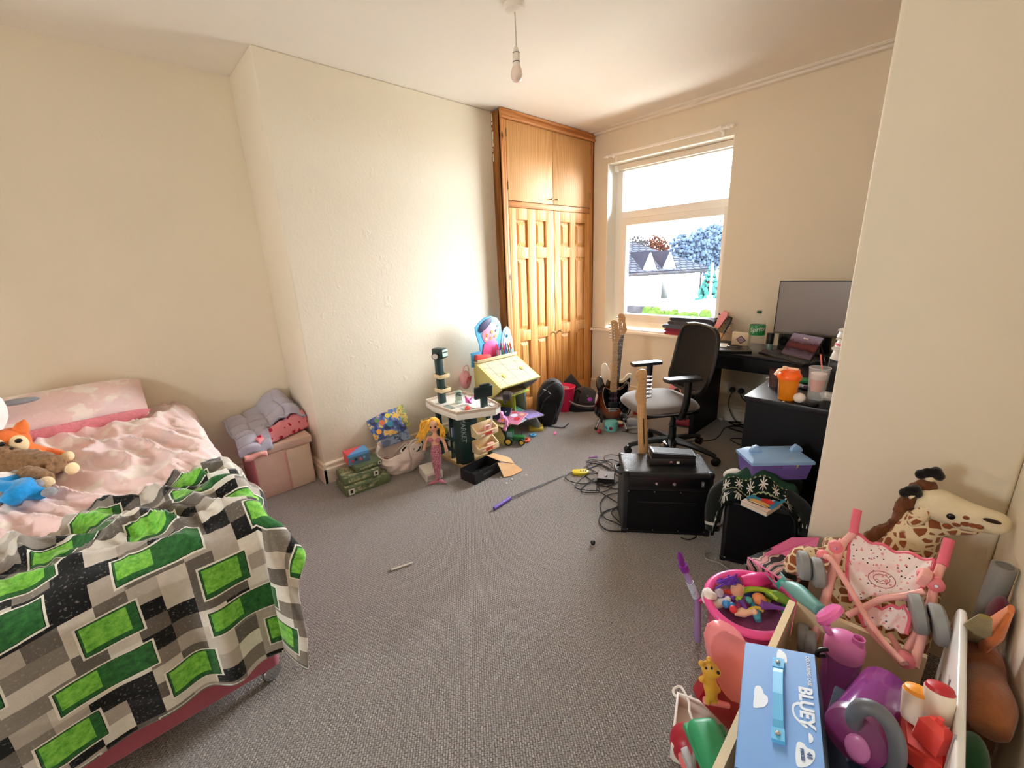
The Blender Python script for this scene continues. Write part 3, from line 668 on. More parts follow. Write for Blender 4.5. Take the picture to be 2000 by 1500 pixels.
def throw_fn(u, v):
    b = lerp(-0.80, 0.33, u); a0 = lerp(-0.29, -0.56, u)+0.02*nz(b*4, 3); a1 = 0.530+0.02*math.sin(b*9)+0.02*nz(b*3, 8)+0.05*max(0, (b-0.2)/0.13)
    a = lerp(a0, a1, v)
    bb = b-(TY-TR); aa = a
    ox, dx = hang(aa, TR); oy, dy = hang(bb, TR)
    x, y = TX-TR+ox, TY-TR+oy; z = duvet_z(min(x, TX-0.12), min(y, TY-0.12))+0.016; z = lerp(z, BTOP+0.062, min(1, max(0, aa+0.12)/0.2))
    wr = (max(0, ridge((b*0.5+a*0.3), (b*1.0-a*1.9)*1.0, 3.1, 5.0))**2.5)*0.045
    if aa > 0.04 and bb > 0.02:                                   # the corner swings out in loose folds
        th = math.atan2(bb, aa); d = math.hypot(aa, bb); fl = min(1, d/0.45)
        out = TR+0.21*fl*math.sin(2*th)+0.035*math.sin(th*9)*fl
        x = TX-TR+out*math.cos(th); y = TY-TR+out*math.sin(th)*0.9; z -= max(0, d-0.035)*0.93
    else:
        z -= max(dx, dy)
        if aa > 0.1:
            k = min(1, (aa-0.1)/0.3); kk = min(1, max(0, b+0.25)/0.25); x += k*(0.006*math.sin(b*13+nz(b*3, 1)*2.5)+0.022*kk*math.sin(b*34+nz(b*5, a)*1.5)+0.010)+wr*0.12
        elif bb > 0.05: y += 0.03*math.sin(a*19)*min(1, bb*6)
        else: z += wr*min(1, (0.1-aa)/0.15 if aa > -0.05 else 1)
    return V((x, y, max(z, 0.07)))
g = G(); g.sheet(throw_fn, 130, 110, uv=lambda u, v: (lerp(-0.80, 0.33, u), lerp(-0.55, 0.56, v)))
ob = single('fleece_throw', g, M_THROW, 'grey checked fleece throw with green blocks over the foot of the bed', 'throw', smooth=180); solid(ob, 0.008)
g2 = None

# ---- soft toys
M_FUR_W = fabric('plush_white', '#F0E9E4', 0.6, 120, 0.05); M_FUR_O = fabric('plush_orange', '#E9773A', 0.6, 150, 0.12); M_FUR_C = fabric('plush_cream', '#EBD3A8', 0.5, 150, 0.08)
M_FUR_B = fabric('plush_brown', '#8C6A4B', 1.0, 60, 0.35, 55); M_FUR_BLUE = fabric('plush_blue', '#1B8FD6', 0.7, 130, 0.15, 60); M_FUR_G = fabric('plush_grey', '#8F9096', 0.5, 140, 0.1)
M_EYE = plastic('toy_eye_black', '#0B0A0A', 0.1); M_FUR_DK = fabric('plush_dark_brown', '#3B241A', 0.6, 100, 0.2); M_PINKN = fabric('plush_pink', '#E8A7A9', 0.4)
zb = 0.665
def limb(pts, r, n=12): return lambda g: g.tube(spline(pts, 5), r, n)
# white one at the edge of the frame
c = PZ(-20, 800, 0.86); c = V((-3.02, -0.585, 0.81))
t = thing('plush_rabbit', 'large white plush toy cut off at the left edge of the bed', 'soft toy', (c.x, c.y, zb))
g = G(); g.ball(c+V((0, 0, 0.09)), (0.14, 0.14, 0.15)); g.ball(c+V((0.05, -0.02, -0.06)), (0.13, 0.13, 0.12)); g.tube(spline([c+V((0.1, 0.06, -0.06)), c+V((0.25, 0.06, -0.09)), c+V((0.36, 0.05, -0.10))], 5), [0.06, 0.055, 0.05], 12); remesh(part('body', g, M_FUR_W, t, world=True), 0.011)
g = G(); g.ball(c+V((0.135, 0.05, 0.11)), (0.012, 0.014, 0.016)); part('eye', g, M_EYE, t, world=True)
g = G(); g.ball(c+V((-0.13, 0.16, 0.085)), (0.035, 0.075, 0.016)); part('ear', g, M_FUR_G, t, 'grey ear', world=True)
# white paws nearer the edge
p = PZ(-4, 965, 0.70); t = thing('plush_lamb', 'small white plush with pink paw lying below the blue one', 'soft toy', (p.x, p.y, zb))
g = G(); g.ball((p.x, p.y-0.03, 0.70), (0.10, 0.06, 0.045)); g.ball((p.x-0.11, p.y+0.0, 0.705), (0.05, 0.05, 0.045)); remesh(part('body', g, M_FUR_W, t, world=True), 0.009)
g = G(); g.ball((p.x-0.16, p.y+0.03, 0.705), (0.026, 0.03, 0.024)); part('paw', g, M_FUR_G, t, world=True)
# fox
f = PZ(22, 862, 0.80); b = PZ(66, 893, 0.71)
t = thing('plush_fox', 'small orange plush fox with cream belly sitting by the pillow', 'soft toy', (b.x, b.y, zb))
g = G(); g.ball(f, (0.058, 0.062, 0.060)); g.ball(b+V((-0.02, -0.01, 0.0)), (0.055, 0.055, 0.06)); g.ball(f.lerp(b, 0.5), (0.04, 0.04, 0.045))
g.tube(spline([b+V((-0.03, 0.03, 0.01)), b+V((0.01, 0.075, -0.005)), b+V((0.035, 0.095, -0.015))], 4), [0.022, 0.019, 0.018], 10); remesh(part('body', g, M_FUR_O, t, world=True), 0.008)
for s in (-1, 1):
    g = G(); q = f+V((0.005, s*0.042, 0.05)); g.lathe([(0.028, -0.012), (0.020, 0.018), (0.003, 0.040)], 10, frame(q, (0.1, s*0.5, 1))); part('ear', g, M_FUR_O, t, world=True)
g = G(); g.ball(f+V((0.036, 0.022, -0.008)), (0.034, 0.032, 0.040)); g.ball(f+V((0.036, -0.028, -0.008)), (0.034, 0.028, 0.040)); part('face_patch', g, M_FUR_C, t, 'cream cheeks', world=True, kind='stuff')
for s in (-1, 1):
    g = G(); g.ball(f+V((0.066, 0.006+s*0.024, 0.012)), (0.008, 0.012, 0.010)); part('eye', g, M_EYE, t, world=True)
g = G(); g.ball(f+V((0.074, 0.004, -0.014)), (0.008, 0.008, 0.006)); part('nose', g, M_EYE, t, world=True)
g = G(); g.ball(b+V((0.018, 0.004, -0.006)), (0.030, 0.040, 0.045)); part('belly', g, M_FUR_C, t, 'cream belly', world=True)
g = G(); g.ball(b+V((0.042, 0.105, -0.02)), (0.028, 0.022, 0.024)); part('foot', g, M_FUR_C, t, world=True)
# long shaggy brown one
P = [PZ(-60, 905, zb+0.06), PZ(10, 905, zb+0.06), PZ(70, 905, zb+0.05), PZ(112, 908, zb+0.045)]
t = thing('plush_bear', 'shaggy brown plush bear lying on its back with cream soles', 'soft toy', (P[1].x, P[1].y, zb))
g = G(); g.tube(spline(P, 5), [0.06, 0.062, 0.056, 0.040], 14); h = PZ(2, 885, zb+0.10); g.ball(h, (0.075, 0.06, 0.05)); g.ball(h+V((0.03, -0.02, 0.02)), (0.04, 0.05, 0.03))
g.tube(spline([PZ(50, 925, zb+0.05), PZ(85, 933, zb+0.04), PZ(90, 940, zb+0.035)], 4), [0.035, 0.032, 0.026], 12)
ob = part('body', g, M_FUR_B, t, world=True); remesh(ob, 0.008, 2)
tx = bpy.data.textures.new('shag', 'CLOUDS'); tx.noise_scale = 0.018; md = ob.modifiers.new('shag', 'DISPLACE'); md.texture = tx; md.strength = 0.020; md.texture_coords = 'LOCAL'
for q, ax in ((PZ(141, 915, zb+0.05), PZ(141, 915, zb+0.05)-P[2]), (PZ(91, 943, zb+0.035), V((0.6, 0.1, 0)))):
    g = G(); g.ball(q, (0.024, 0.026, 0.012), rot=frame((0, 0, 0), ax)); part('sole', g, M_FUR_C, t, 'cream foot sole', world=True)
# blue long-limbed one
t = thing('plush_monkey', 'bright blue plush with long limbs and grey hands beside the bear', 'soft toy', tuple(PZ(30, 965, zb)))
g = G(); g.tube(spline([PZ(-40, 945, zb+0.05), PZ(0, 947, zb+0.045), PZ(38, 937, zb+0.04)], 5), [0.034, 0.030, 0.026], 12); g.tube(spline([PZ(-30, 960, zb+0.05), PZ(20, 960, zb+0.05), PZ(58, 942, zb+0.05)], 5), [0.05, 0.04, 0.028], 12)
g.tube(spline([PZ(16, 982, zb+0.03), PZ(36, 963, zb+0.055), PZ(55, 945, zb+0.06)], 5), [0.030, 0.032, 0.026], 12); g.tube(spline([PZ(40, 962, zb+0.035), PZ(65, 963, zb+0.03), PZ(84, 964, zb+0.03)], 5), [0.030, 0.028, 0.024], 12)
remesh(part('body', g, M_FUR_BLUE, t, world=True), 0.008)
for q, r in ((PZ(72, 945, zb+0.045), 0.020), (PZ(96, 961, zb+0.03), 0.022), (PZ(42, 932, zb+0.04), 0.018), (PZ(2, 968, zb+0.05), 0.024)):
    g = G(); g.ball(q, (r*1.3, r, r*0.8), rot=rotm(0, 0, 0.3)); part('hand', g, M_FUR_G, t, 'grey hand', world=True)
# ================================================================== lidded box beside the bed with folded covers on it
M_BOX = mat('box_linen_pink', '#D9BDB0', 0.7, nz=0.05, bump=0.2, bscale=120); M_BOX2 = mat('box_linen_side', '#D98E98', 0.7, nz=0.05)
M_FLAP = mat('box_flap', '#DCC9B6', 0.6, bump=0.15, bscale=60)
t = thing('storage_box', 'pale pink lidded storage box beside the bed in the alcove', 'box', (-3.205, 0.645, 0))
g = G(); g.box((-3.205, 0.645, 0.155), (0.42, 0.352, 0.31), bev=0.008); part('body', g, M_BOX, t, world=True)
g = G(); g.box((-3.205, 0.468, 0.155), (0.41, 0.006, 0.30), bev=0.002); part('side_cloth', g, M_BOX2, t, 'deeper pink side towards the bed', world=True)
g = G(); g.box((-3.205, 0.648, 0.335), (0.445, 0.385, 0.062), bev=0.016, seg=3); part('lid', g, M_BOX, t, world=True)
g = G(); g.box((-2.992, 0.737, 0.155), (0.010, 0.150, 0.292), bev=0.004); part('front_flap', g, M_FLAP, t, 'creased lighter flap on the front', world=True)
g = G(); g.box((-2.984, 0.653, 0.15), (0.002, 0.004, 0.28)); part('seam', g, M_BOX2, t, world=True)
# grey-lilac quilted coverlet
M_QUILT = fabric('quilt_lilac_grey', '#B4B2C4', 0.12, 90, 0.06, 12, 0.6, 0.3)
def quilt(u, v):
    y = lerp(0.40, 0.86, u); s = lerp(0.0, 0.66, v)
    ctr = 0.19*math.exp(-((y-0.76)/0.13)**2)+0.075*math.exp(-((y-0.50)/0.16)**2)
    if s < 0.34: x = lerp(-3.41, -3.08, s/0.34); top = 0.372+ctr*(1-0.55*s/0.34)+0.03
    else:
        k = (s-0.34)/0.32; x = -3.08+0.115*min(1, k*1.4); top = 0.372+ctr*0.45+0.03-0.13*max(0, k-0.2)**1.3
        if y > 0.58: x -= 0.22*min(1, (y-0.56)/0.1); top = max(top, 0.39)
    q = 0.030*(abs(math.sin(y*PI/0.105+nz(x*2, y)*0.5))**0.45)*(abs(math.sin(s*PI/0.11+0.6))**0.4)
    return V((x+0.02*nz(y*7, s*5), y+0.02*nz(s*6, y*4, 3), top+q+0.012*nz(x*9, y*9, 6)))
g = G(); g.sheet(quilt, 60, 70); solid(single('quilted_coverlet', g, M_QUILT, 'lilac grey quilted coverlet heaped on the lidded box', 'quilt', smooth=180), 0.012, -1)
g = G()
def fold2(u, v):
    y = lerp(0.415, 0.545, u); a = lerp(0, PI*1.05, v); return V((-2.968+0.022*math.sin(a)+0.004*nz(y*20, 1), y, 0.358-0.022*(1-math.cos(a))-0.006*math.sin(y*60)))
g.sheet(fold2, 16, 10); solid(single('satin_hem', g, fabric('satin_pink', '#E9A9A0', 0.05, 60, 0.04, 10, 0.35), 'pink satin edge of folded cloth under the lilac coverlet', 'cloth', smooth=180), 0.006)
# pink cloth with red bows
def bow_mat():
    s = NT('pink_bow_cotton'); v = s.coord('Object'); vo = s.voro(v, 19, rnd=0.7); d = s.sep(s.math('ADD', 0, 0)) if False else None
    f = s.ramp(s.math('ADD', vo.outputs['Distance'], s.math('MULTIPLY', s.noise(v, 70, 2), 0.45)), [(0.54, (1, 1, 1, 1)), (0.57, (0, 0, 0, 1))])
    s.set(s.mix(f, '#EA95A0', '#B3203C'), 0.8, 0, 0.2); s.bump(s.noise(v, 40, 3), 0.15, 0.01); return s.m
def cl(u, v):
    a = lerp(0, 1, u); p = V((lerp(-2.985, -3.16, a), lerp(0.50, 0.845, a), 0.372)); th = lerp(-0.2, PI+0.2, v); w = 0.055+0.035*a
    return p+V((-0.6, -0.25, 0))*(-w*math.cos(th))*0.9+V((0, 0, (0.055+0.075*a)*max(0, math.sin(th))+0.008+0.012*nz(a*9, v*5)))
g = G(); g.sheet(cl, 40, 22); solid(single('bow_print_cloth', g, bow_mat(), 'pink cloth with red bows bundled on the lidded box', 'cloth', smooth=180), 0.008)
q = PZ(562, 843, 0.385); t = thing('ankle_sock_toy', 'small dark toy with a white tip lying on the lid of the box', 'toy', (q.x, q.y, 0.368))
g = G(); g.tube([q+V((-0.05, -0.03, -0.003)), q+V((0, 0, -0.002))], [0.008, 0.013], 10); part('body', g, M_EYE, t, world=True)
g = G(); g.ball(q+V((0.004, 0.005, 0)), 0.0155); part('tip', g, plastic('toy_silver_tip', '#B8A98E', 0.3), t, world=True)
q = PZ(538, 857, 0.378); g = G(); g.tube([q, q+V((0.03, -0.035, -0.002))], [0.009, 0.012], 8); single('pink_toy_leg', g, M_PINKN, 'little pink toy leg sticking out from under the bow cloth', 'toy')

# ================================================================== boxes stacked against the breast
M_JIG = NT('jigsaw_print'); _v = M_JIG.coord('Object'); _n = M_JIG.noise(_v, 26, 4, 0.7); M_JIG = M_JIG.set(M_JIG.ramp(_n, [(0.32, '#272E24'), (0.42, '#5A6B4E'), (0.52, '#8D9A78'), (0.60, '#CDBF98'), (0.68, '#5A6C7E')]), 0.45)
M_GREENB = mat('box_green', '#6A7A5A', 0.5, nz=0.12, nscale=30); M_LABEL = mat('label_white', '#E6E4DC', 0.5); M_INK = mat('print_ink', '#26241F', 0.6)
def jig(c, d, rz, label, top=M_JIG, lab=None):
    t = thing('jigsaw_box', label, 'box', (c[0], c[1], c[2]), rz, 'jigsaw boxes in the stack by the breast')
    x, y, z = d
    g = G(); g.box((0, 0, z*0.46), (x-0.004, y-0.004, z*0.92), bev=0.002); part('tray', g, M_GREENB, t)
    g = G(); g.box((0, 0, z*0.62), (x, y, z*0.76), bev=0.002); part('lid', g, M_GREENB, t)
    g = G(); g.box((0, 0, z+0.0008), (x-0.01, y-0.01, 0.0016)); part('cover_print', g, top, t)
    g = G(); g.box((x/2+0.0008, -y*0.06, z*0.55), (0.0016, y*0.62, z*0.5)); part('side_print', g, M_JIG, t)
    g = G(); g.box((x/2+0.001, y*0.40 if lab is None else y*lab, z*0.5), (0.002, y*0.13, z*0.68)); lb = part('label', g, M_LABEL, t)
    g = G(); g.box((x/2+0.0022, y*0.40 if lab is None else y*lab, z*0.5), (0.0008, y*0.06, z*0.35)); part('label_ink', g, M_INK, lb)
    return t
jig((-2.685, 1.035, 0.0), (0.20, 0.305, 0.062), -0.07, 'long green jigsaw box at the bottom of the stack', lab=-0.38)
jig((-2.715, 1.020, 0.064), (0.19, 0.250, 0.052), -0.12, 'green jigsaw box second from the floor in the stack', lab=0.38)
jig((-2.735, 1.085, 0.118), (0.16, 0.185, 0.036), -0.02, 'smallest green jigsaw box right under the red and blue box', M_GREENB)
t = thing('card_game_box', 'red and blue cardboard box on top of the green jigsaw stack', 'box', (-2.765, 1.045, 0.156), -0.10)
g = G(); g.prism([(-0.055, -0.075), (0.055, -0.075), (-0.055, 0.055)], 0, 0.080, bev=0.001); part('red_half', g, mat('card_red', '#E0525E', 0.45), t)
g = G(); g.prism([(0.055, -0.075), (0.055, 0.075), (-0.055, 0.075), (-0.055, 0.0552)], 0, 0.0795, bev=0.001); part('blue_half', g, mat('card_blue', '#5AA0DE', 0.45), t)
g = G(); g.box((0.0555, 0, 0.030), (0.002, 0.148, 0.056)); part('front_band', g, mat('card_slate', '#5B7E9C', 0.5), t)
for k, (y, c) in enumerate(((-0.045, '#D8404E'), (-0.02, '#2A3A55'), (0.01, '#E06A86'), (0.035, '#7FC0E8'))):
    g = G(); g.box((0.057, y, 0.030+0.006*(k % 2)), (0.0012, 0.016, 0.020), bev=0.0004); part('front_print', g, mat('cardprint%d' % k, c, 0.5), t)
# ================================================================== toys along the chimney breast
M_DKGRN = plastic('dark_green_plastic', '#1E3A3A', 0.4); M_CREAMP = plastic('cream_plastic', '#E4CFA6', 0.4); M_WHITEP = plastic('white_plastic', '#EDEAE4', 0.35)
M_PALEGRN = plastic('pale_green_plastic', '#B7CFC0', 0.4); M_TAN = plastic('tan_plastic', '#C9A877', 0.45)
M_PKCARD = mat('pink_card', '#E9B4AC', 0.5, nz=0.15, nscale=60); M_REDCARD = mat('red_card', '#C4453C', 0.5)
# --- shopping bag with annuals in it
M_BAG = NT('bag_plastic'); M_BAG.set('#F2E6E2', 0.35, 0, 0.5); M_BAG.b.inputs['Subsurface Weight'].default_value = 0.0; M_BAG = M_BAG.m
bc = PZ(800, 912, 0.0)
def bagf(u, v):
    a = u*2*PI; rx, ry = 0.125, 0.17; h = v*0.185
    k = (0.80+0.28*math.sin(v*PI*0.75)); wr = 1+0.07*math.sin(a*7+v*5+nz(a, v*3)*4)+0.05*nz(math.cos(a)*3, math.sin(a)*3, v*4)
    sl = 0.045*math.sin(a*2+0.6)*v
    return V((-2.70+rx*k*wr*math.cos(a), 1.36+ry*k*wr*math.sin(a), 0.006+h+sl))
t = thing('carrier_bag', 'crumpled pale plastic carrier bag holding annuals beside the jigsaw stack', 'bag', (-2.70, 1.36, 0))
g = G(); g.sheet(bagf, 64, 18); g.lathe([(0.001, 0.004), (0.10, 0.005)], 24, at(-2.70, 1.36, 0), caps=False); solid(part('sack', g, M_BAG, t, world=True, smooth=180), 0.002)
for yy, s in ((1.25, 1), (1.45, -1)):
    g = G(); q = V((-2.585, yy, 0.20)); g.tube(spline([q, q+V((0.05, 0.02*s, 0.05)), q+V((0.03, 0.07*s, 0.06)), q+V((0.01, 0.10*s, 0.0))], 6), 0.008, 8, flat=0.3); part('handle', g, M_BAG, t, world=True)
def comic(name, label, c, ax, ay, w, h, th, cols, seed, grp='comics and annuals in the carrier bag'):
    """a flat printed book: c corner, ax / ay directions of its cover"""
    ax = V(ax).normalized(); ay = V(ay); ay = (ay-ax*ay.dot(ax)).normalized(); n = ax.cross(ay); 
    t = thing(name, label, 'book', tuple(c), group=grp); MM = basis(c, ax, ay, n)
    g = G(); g.box((w/2, h/2, 0), (w-0.004, h-0.004, th*0.8), MM, bev=0.001); part('pages', g, mat('paper', '#E3DED2', 0.7), t, world=True)
    s = NT('cover_'+str(seed)); f = s.noise(s.coord('Object', loc=(seed, seed*2, 0)), 17, 3, 0.6); st = [(0.30+0.4*i/(len(cols)-1), cc) for i, cc in enumerate(cols)]
    s.set(s.ramp(f, st, 'CONSTANT'), 0.35)
    for zz in (1, -1):
        g = G(); g.box((w/2, h/2, zz*th*0.45), (w, h, th*0.1), MM, bev=0.0008); part('cover', g, s.m, t, world=True)
    return t, MM
B0 = V((-2.80, 1.215, 0.235))
tt, MM = comic('annual_book', 'blue annual with an orange figure print standing in the carrier bag', B0, (0.10, 0.95, 0.10), (-0.62, 0.05, 0.70), 0.245, 0.20, 0.014, ['#27304F', '#3C4C84', '#5473B0', '#D9B65C', '#E88A3C', '#46609C'], 3)
for (x, y, r, c) in ((0.05, 0.06, 0.020, '#E8A23C'), (0.10, 0.12, 0.022, '#C96B45'), (0.15, 0.09, 0.026, '#2F7E9C'), (0.16, 0.16, 0.020, '#D9C84E'), (0.07, 0.15, 0.018, '#5B7F4A')):
    g = G(); g.lathe([(r, 0), (r, 0.001)], 16, MM @ at(x, y, 0.0071)); part('cover_print', g, mat('cv'+c, c, 0.4), tt, world=True)
comic('comic_book', 'green comic leaning behind the blue annual in the carrier bag', B0+V((-0.03, 0.07, 0.03)), (0.10, 0.95, 0.02), (-0.55, 0.0, 0.75), 0.23, 0.19, 0.01, ['#3E5A32', '#74915A', '#C2B05C', '#8E4A34', '#4D7C8C'], 5)
comic('magazine', 'thin blue grey magazine at the front of the carrier bag', B0+V((0.045, 0.03, -0.045)), (0.20, 0.95, 0.07), (-0.70, 0.1, 0.55), 0.22, 0.15, 0.006, ['#4F5F7C', '#7A8AA8', '#39405E', '#A6B2C8'], 7)
t = thing('zebra_toy', 'black and white striped toy lying inside the carrier bag', 'toy', (-2.64, 1.40, 0.16))
s = NT('zebra'); w = s.n('ShaderNodeTexWave'); s.put(w.inputs[0], s.coord('Object', rot=(0, 0.5, 0.6))); w.inputs['Scale'].default_value = 14; w.inputs['Distortion'].default_value = 4; s.set(s.ramp(w.outputs[0], [(0.45, '#EDE8E0'), (0.55, '#151313')]), 0.8)
g = G(); g.tube(spline([(-2.66, 1.33, 0.15), (-2.62, 1.38, 0.175), (-2.60, 1.44, 0.17), (-2.61, 1.49, 0.20)], 6), [0.02, 0.035, 0.034, 0.018], 12); remesh(part('body', g, s.m, t, world=True), 0.007, 3)
q = PZ(751, 905, 0.045); g = G(); g.ball((q.x, q.y, 0.045), 0.042); g.tube([(q.x, q.y, 0.084), (q.x, q.y, 0.094)], 0.006, 6); single('orange_ball', g, mat('ball_orange', '#9C4B3E', 0.5), 'dull orange ball between the jigsaw stack and the carrier bag', 'ball')
q = PZ(762, 912, 0.02); g = G(); g.ball((q.x, q.y, 0.028), (0.045, 0.035, 0.028)); single('blue_toy', g, mat('toy_navy', '#2D4668', 0.5), 'small navy toy under the carrier bag', 'toy')
t = thing('white_game_box', 'white game box on the carpet behind the mermaid doll', 'box', (-2.44, 1.435, 0), -0.25)
g = G(); g.box((0, 0, 0.031), (0.17, 0.125, 0.062), bev=0.003); part('lid', g, M_LABEL, t)
g = G(); g.box((0.086, 0, 0.028), (0.001, 0.10, 0.03)); part('print', g, mat('greyprint', '#B8B4B0', 0.5), t)

# --- mermaid doll propped against the till
mt = PZ(855, 944, 0.01); ref = V((mt.x-0.03, mt.y, 0))
def pm(px, py, off=0.0): p = PD(px, py, ref); return V((p.x, p.y, p.z))+V((-0.55, 0.5, 0)).normalized()*off
t = thing('mermaid_doll', 'yellow haired mermaid doll with a pink scaly tail propped against the toy till', 'doll', (ref.x, ref.y, 0))
M_SKIN = fabric('doll_skin', '#DDA98C', 0.15, 200, 0.03); M_TAILM = NT('scale_cloth'); _vo = M_TAILM.voro(M_TAILM.coord('Object', scale=(1, 1, 1)), 70, 'DISTANCE_TO_EDGE'); M_TAILM.set(M_TAILM.ramp(_vo.outputs[0], [(0.02, '#8C4A5C'), (0.12, '#C77F92'), (0.4, '#D897A6')]), 0.5); M_TAILM = M_TAILM.m
def lean(z): return 0.10*z/0.36
H0 = pm(842, 842, 0.10); N0 = pm(846, 856, 0.085); T0 = pm(846, 862, 0.08); T1 = pm(848, 876, 0.06); T2 = pm(850, 882, 0.055)
g = G(); g.tube(spline([N0, T0+V((0, 0, -0.006)), T1, T2], 4), [0.013, 0.034, 0.028, 0.030], 14); 
g.tube(spline([pm(835, 861, 0.08), pm(828, 872, 0.06), pm(826, 886, 0.05)], 4), [0.013, 0.012, 0.012], 10); g.tube(spline([pm(857, 861, 0.08), pm(866, 873, 0.06), pm(871, 888, 0.045)], 4), [0.013, 0.012, 0.012], 10); g.ball(H0, (0.040, 0.043, 0.045)); g.tube([H0, N0], [0.02, 0.014], 10)
remesh(part('body', g, M_SKIN, t, world=True), 0.006)
g = G(); g.tube(spline([pm(849, 876, 0.06), pm(850, 890, 0.045), pm(852, 908, 0.025), pm(854, 926, 0.012), pm(855, 938, 0.006)], 6), [0.033, 0.038, 0.032, 0.019, 0.011], 16); part('tail', g, M_TAILM, t, 'pink scale print tail', world=True)
M_FIN = fabric('fin_pink', '#C77A90', 0.1)
for sx in (-1, 1):
    g = G(); b0 = pm(855, 937, 0.004); fr = V((0.61, 0.79, 0))*sx
    n = V((-0.5, 0.4, 0.3)); pts = [b0, b0+fr*0.035+V((0, 0, -0.004)), b0+fr*0.066+V((0.02, -0.02, -0.028)), b0+fr*0.035+V((0.012, -0.012, -0.026)), b0+V((0.006, -0.006, -0.016))]
    pts = [V((p.x, p.y, max(p.z, 0.004))) for p in pts]; vs = [g.bm.verts.new(p) for p in pts]; g.bm.faces.new(vs); solid(part('tail_fin', g, M_FIN, t, world=True), 0.010)
fwd = V((0.79, -0.61, 0)); side = V((0.61, 0.79, 0))
for sx in (-1, 1):
    g = G(); g.ball(H0+fwd*0.037+side*sx*0.016+V((0, 0, 0.002)), (0.006, 0.006, 0.008)); part('eye', g, M_EYE, t, world=True)
g = G(); g.tube(spline([H0+fwd*0.041+side*-0.010+V((0, 0, -0.016)), H0+fwd*0.043+V((0, 0, -0.020)), H0+fwd*0.041+side*0.010+V((0, 0, -0.016))], 4), 0.0016, 5); part('mouth', g, mat('doll_mouth', '#B0485A', 0.6), t, world=True)
for sx in (-1, 1):
    g = G(); g.ball(pm(846+sx*6, 866, 0.055), (0.020, 0.020, 0.016)); part('bikini_cup', g, M_FIN, t, world=True)
M_YARN = fabric('yellow_yarn', '#EBB23A', 0.5, 120, 0.2, 40); rr = random.Random(11)
g = G(); g.ball(H0+V((-0.012, 0.012, 0.012)), (0.042, 0.045, 0.043))
for k in range(26):
    st = H0+V((rr.uniform(-0.03, 0.01), rr.uniform(-0.035, 0.02), 0.032)); sd = -1 if k < 18 else 1
    m1 = pm(828+rr.uniform(-10, 8), 838+rr.uniform(-6, 10), 0.07) if sd < 0 else pm(858+rr.uniform(-4, 5), 842+rr.uniform(-5, 5), 0.08)
    e1 = pm(815+rr.uniform(-8, 12), 868+rr.uniform(-12, 6), 0.06) if sd < 0 else pm(862+rr.uniform(-5, 6), 858+rr.uniform(-6, 8), 0.07)
    g.tube(spline([st, m1, e1], 5), [0.007, 0.006, 0.004], 6)
part('hair', g, M_YARN, t, 'long yellow wool hair', world=True, kind='stuff')

# --- toy supermarket till: x from the wall, y along it
t = thing('toy_market_stall', 'dark green toy market stall with a white counter and till', 'toy shop', (-2.46, 1.77, 0))
CZ = 0.455
ctr = [(-2.74, 1.63), (-2.60, 1.60), (-2.30, 1.605), (-2.17, 1.86), (-2.20, 1.93), (-2.36, 1.97), (-2.66, 1.965), (-2.74, 1.93)]
g = G(); g.prism(ctr, CZ-0.048, CZ, bev=0.008); part('counter', g, M_WHITEP, t, world=True)
def rim(pts, s): cx = sum(p[0] for p in pts)/len(pts); cy = sum(p[1] for p in pts)/len(pts); return [(cx+(p[0]-cx)*s, cy+(p[1]-cy)*s) for p in pts]
g = G()
oo, ii = rim(ctr, 1.0), rim(ctr, 0.93)
for k in range(len(ctr)):
    a, b, c, d = oo[k], oo[(k+1) % 8], ii[(k+1) % 8], ii[k]; g.hexa([(*a, CZ-0.004), (*b, CZ-0.004), (*c, CZ-0.004), (*d, CZ-0.004), (*a, CZ+0.016), (*b, CZ+0.016), (*c, CZ+0.016), (*d, CZ+0.016)])
part('counter_rim', g, mat('counter_taupe', '#C9B8A8', 0.4), t, world=True)
body = [(-2.62, 1.66), (-2.40, 1.650), (-2.345, 1.668), (-2.335, 1.70), (-2.335, 1.93), (-2.62, 1.93)]
g = G(); g.prism([(-2.42, 1.652), (-2.352, 1.660), (-2.335, 1.69), (-2.335, 1.76), (-2.42, 1.76)], 0.014, CZ-0.046, bev=0.006); part('corner_post', g, M_DKGRN, t, world=True)
g = G(); g.box((-2.345, 1.925, 0.215), (0.03, 0.03, 0.40), bev=0.005); part('corner_post', g, M_DKGRN, t, world=True)
g = G(); g.box((-2.655, 1.68, 0.215), (0.03, 0.04, 0.40), bev=0.005); part('corner_post', g, M_DKGRN, t, world=True)
g = G(); g.box((-2.50, 1.80, 0.21), (0.012, 0.26, 0.39)); part('back_panel', g, M_DKGRN, t, world=True)
g = G(); g.box((-2.48, 1.79, 0.014), (0.30, 0.27, 0.028), bev=0.004); part('plinth', g, M_TAN, t, world=True)
g = G(); g.box((-2.53, 1.665, 0.20), (0.21, 0.010, 0.018)); g.box((-2.53, 1.70, 0.195), (0.21, 0.075, 0.008)); part('side_shelf', g, M_DKGRN, t, world=True)
g = G(); g.box((-2.53, 1.665, 0.115), (0.21, 0.010, 0.018)); g.box((-2.53, 1.70, 0.10), (0.21, 0.075, 0.008)); part('side_shelf', g, M_DKGRN, t, world=True)
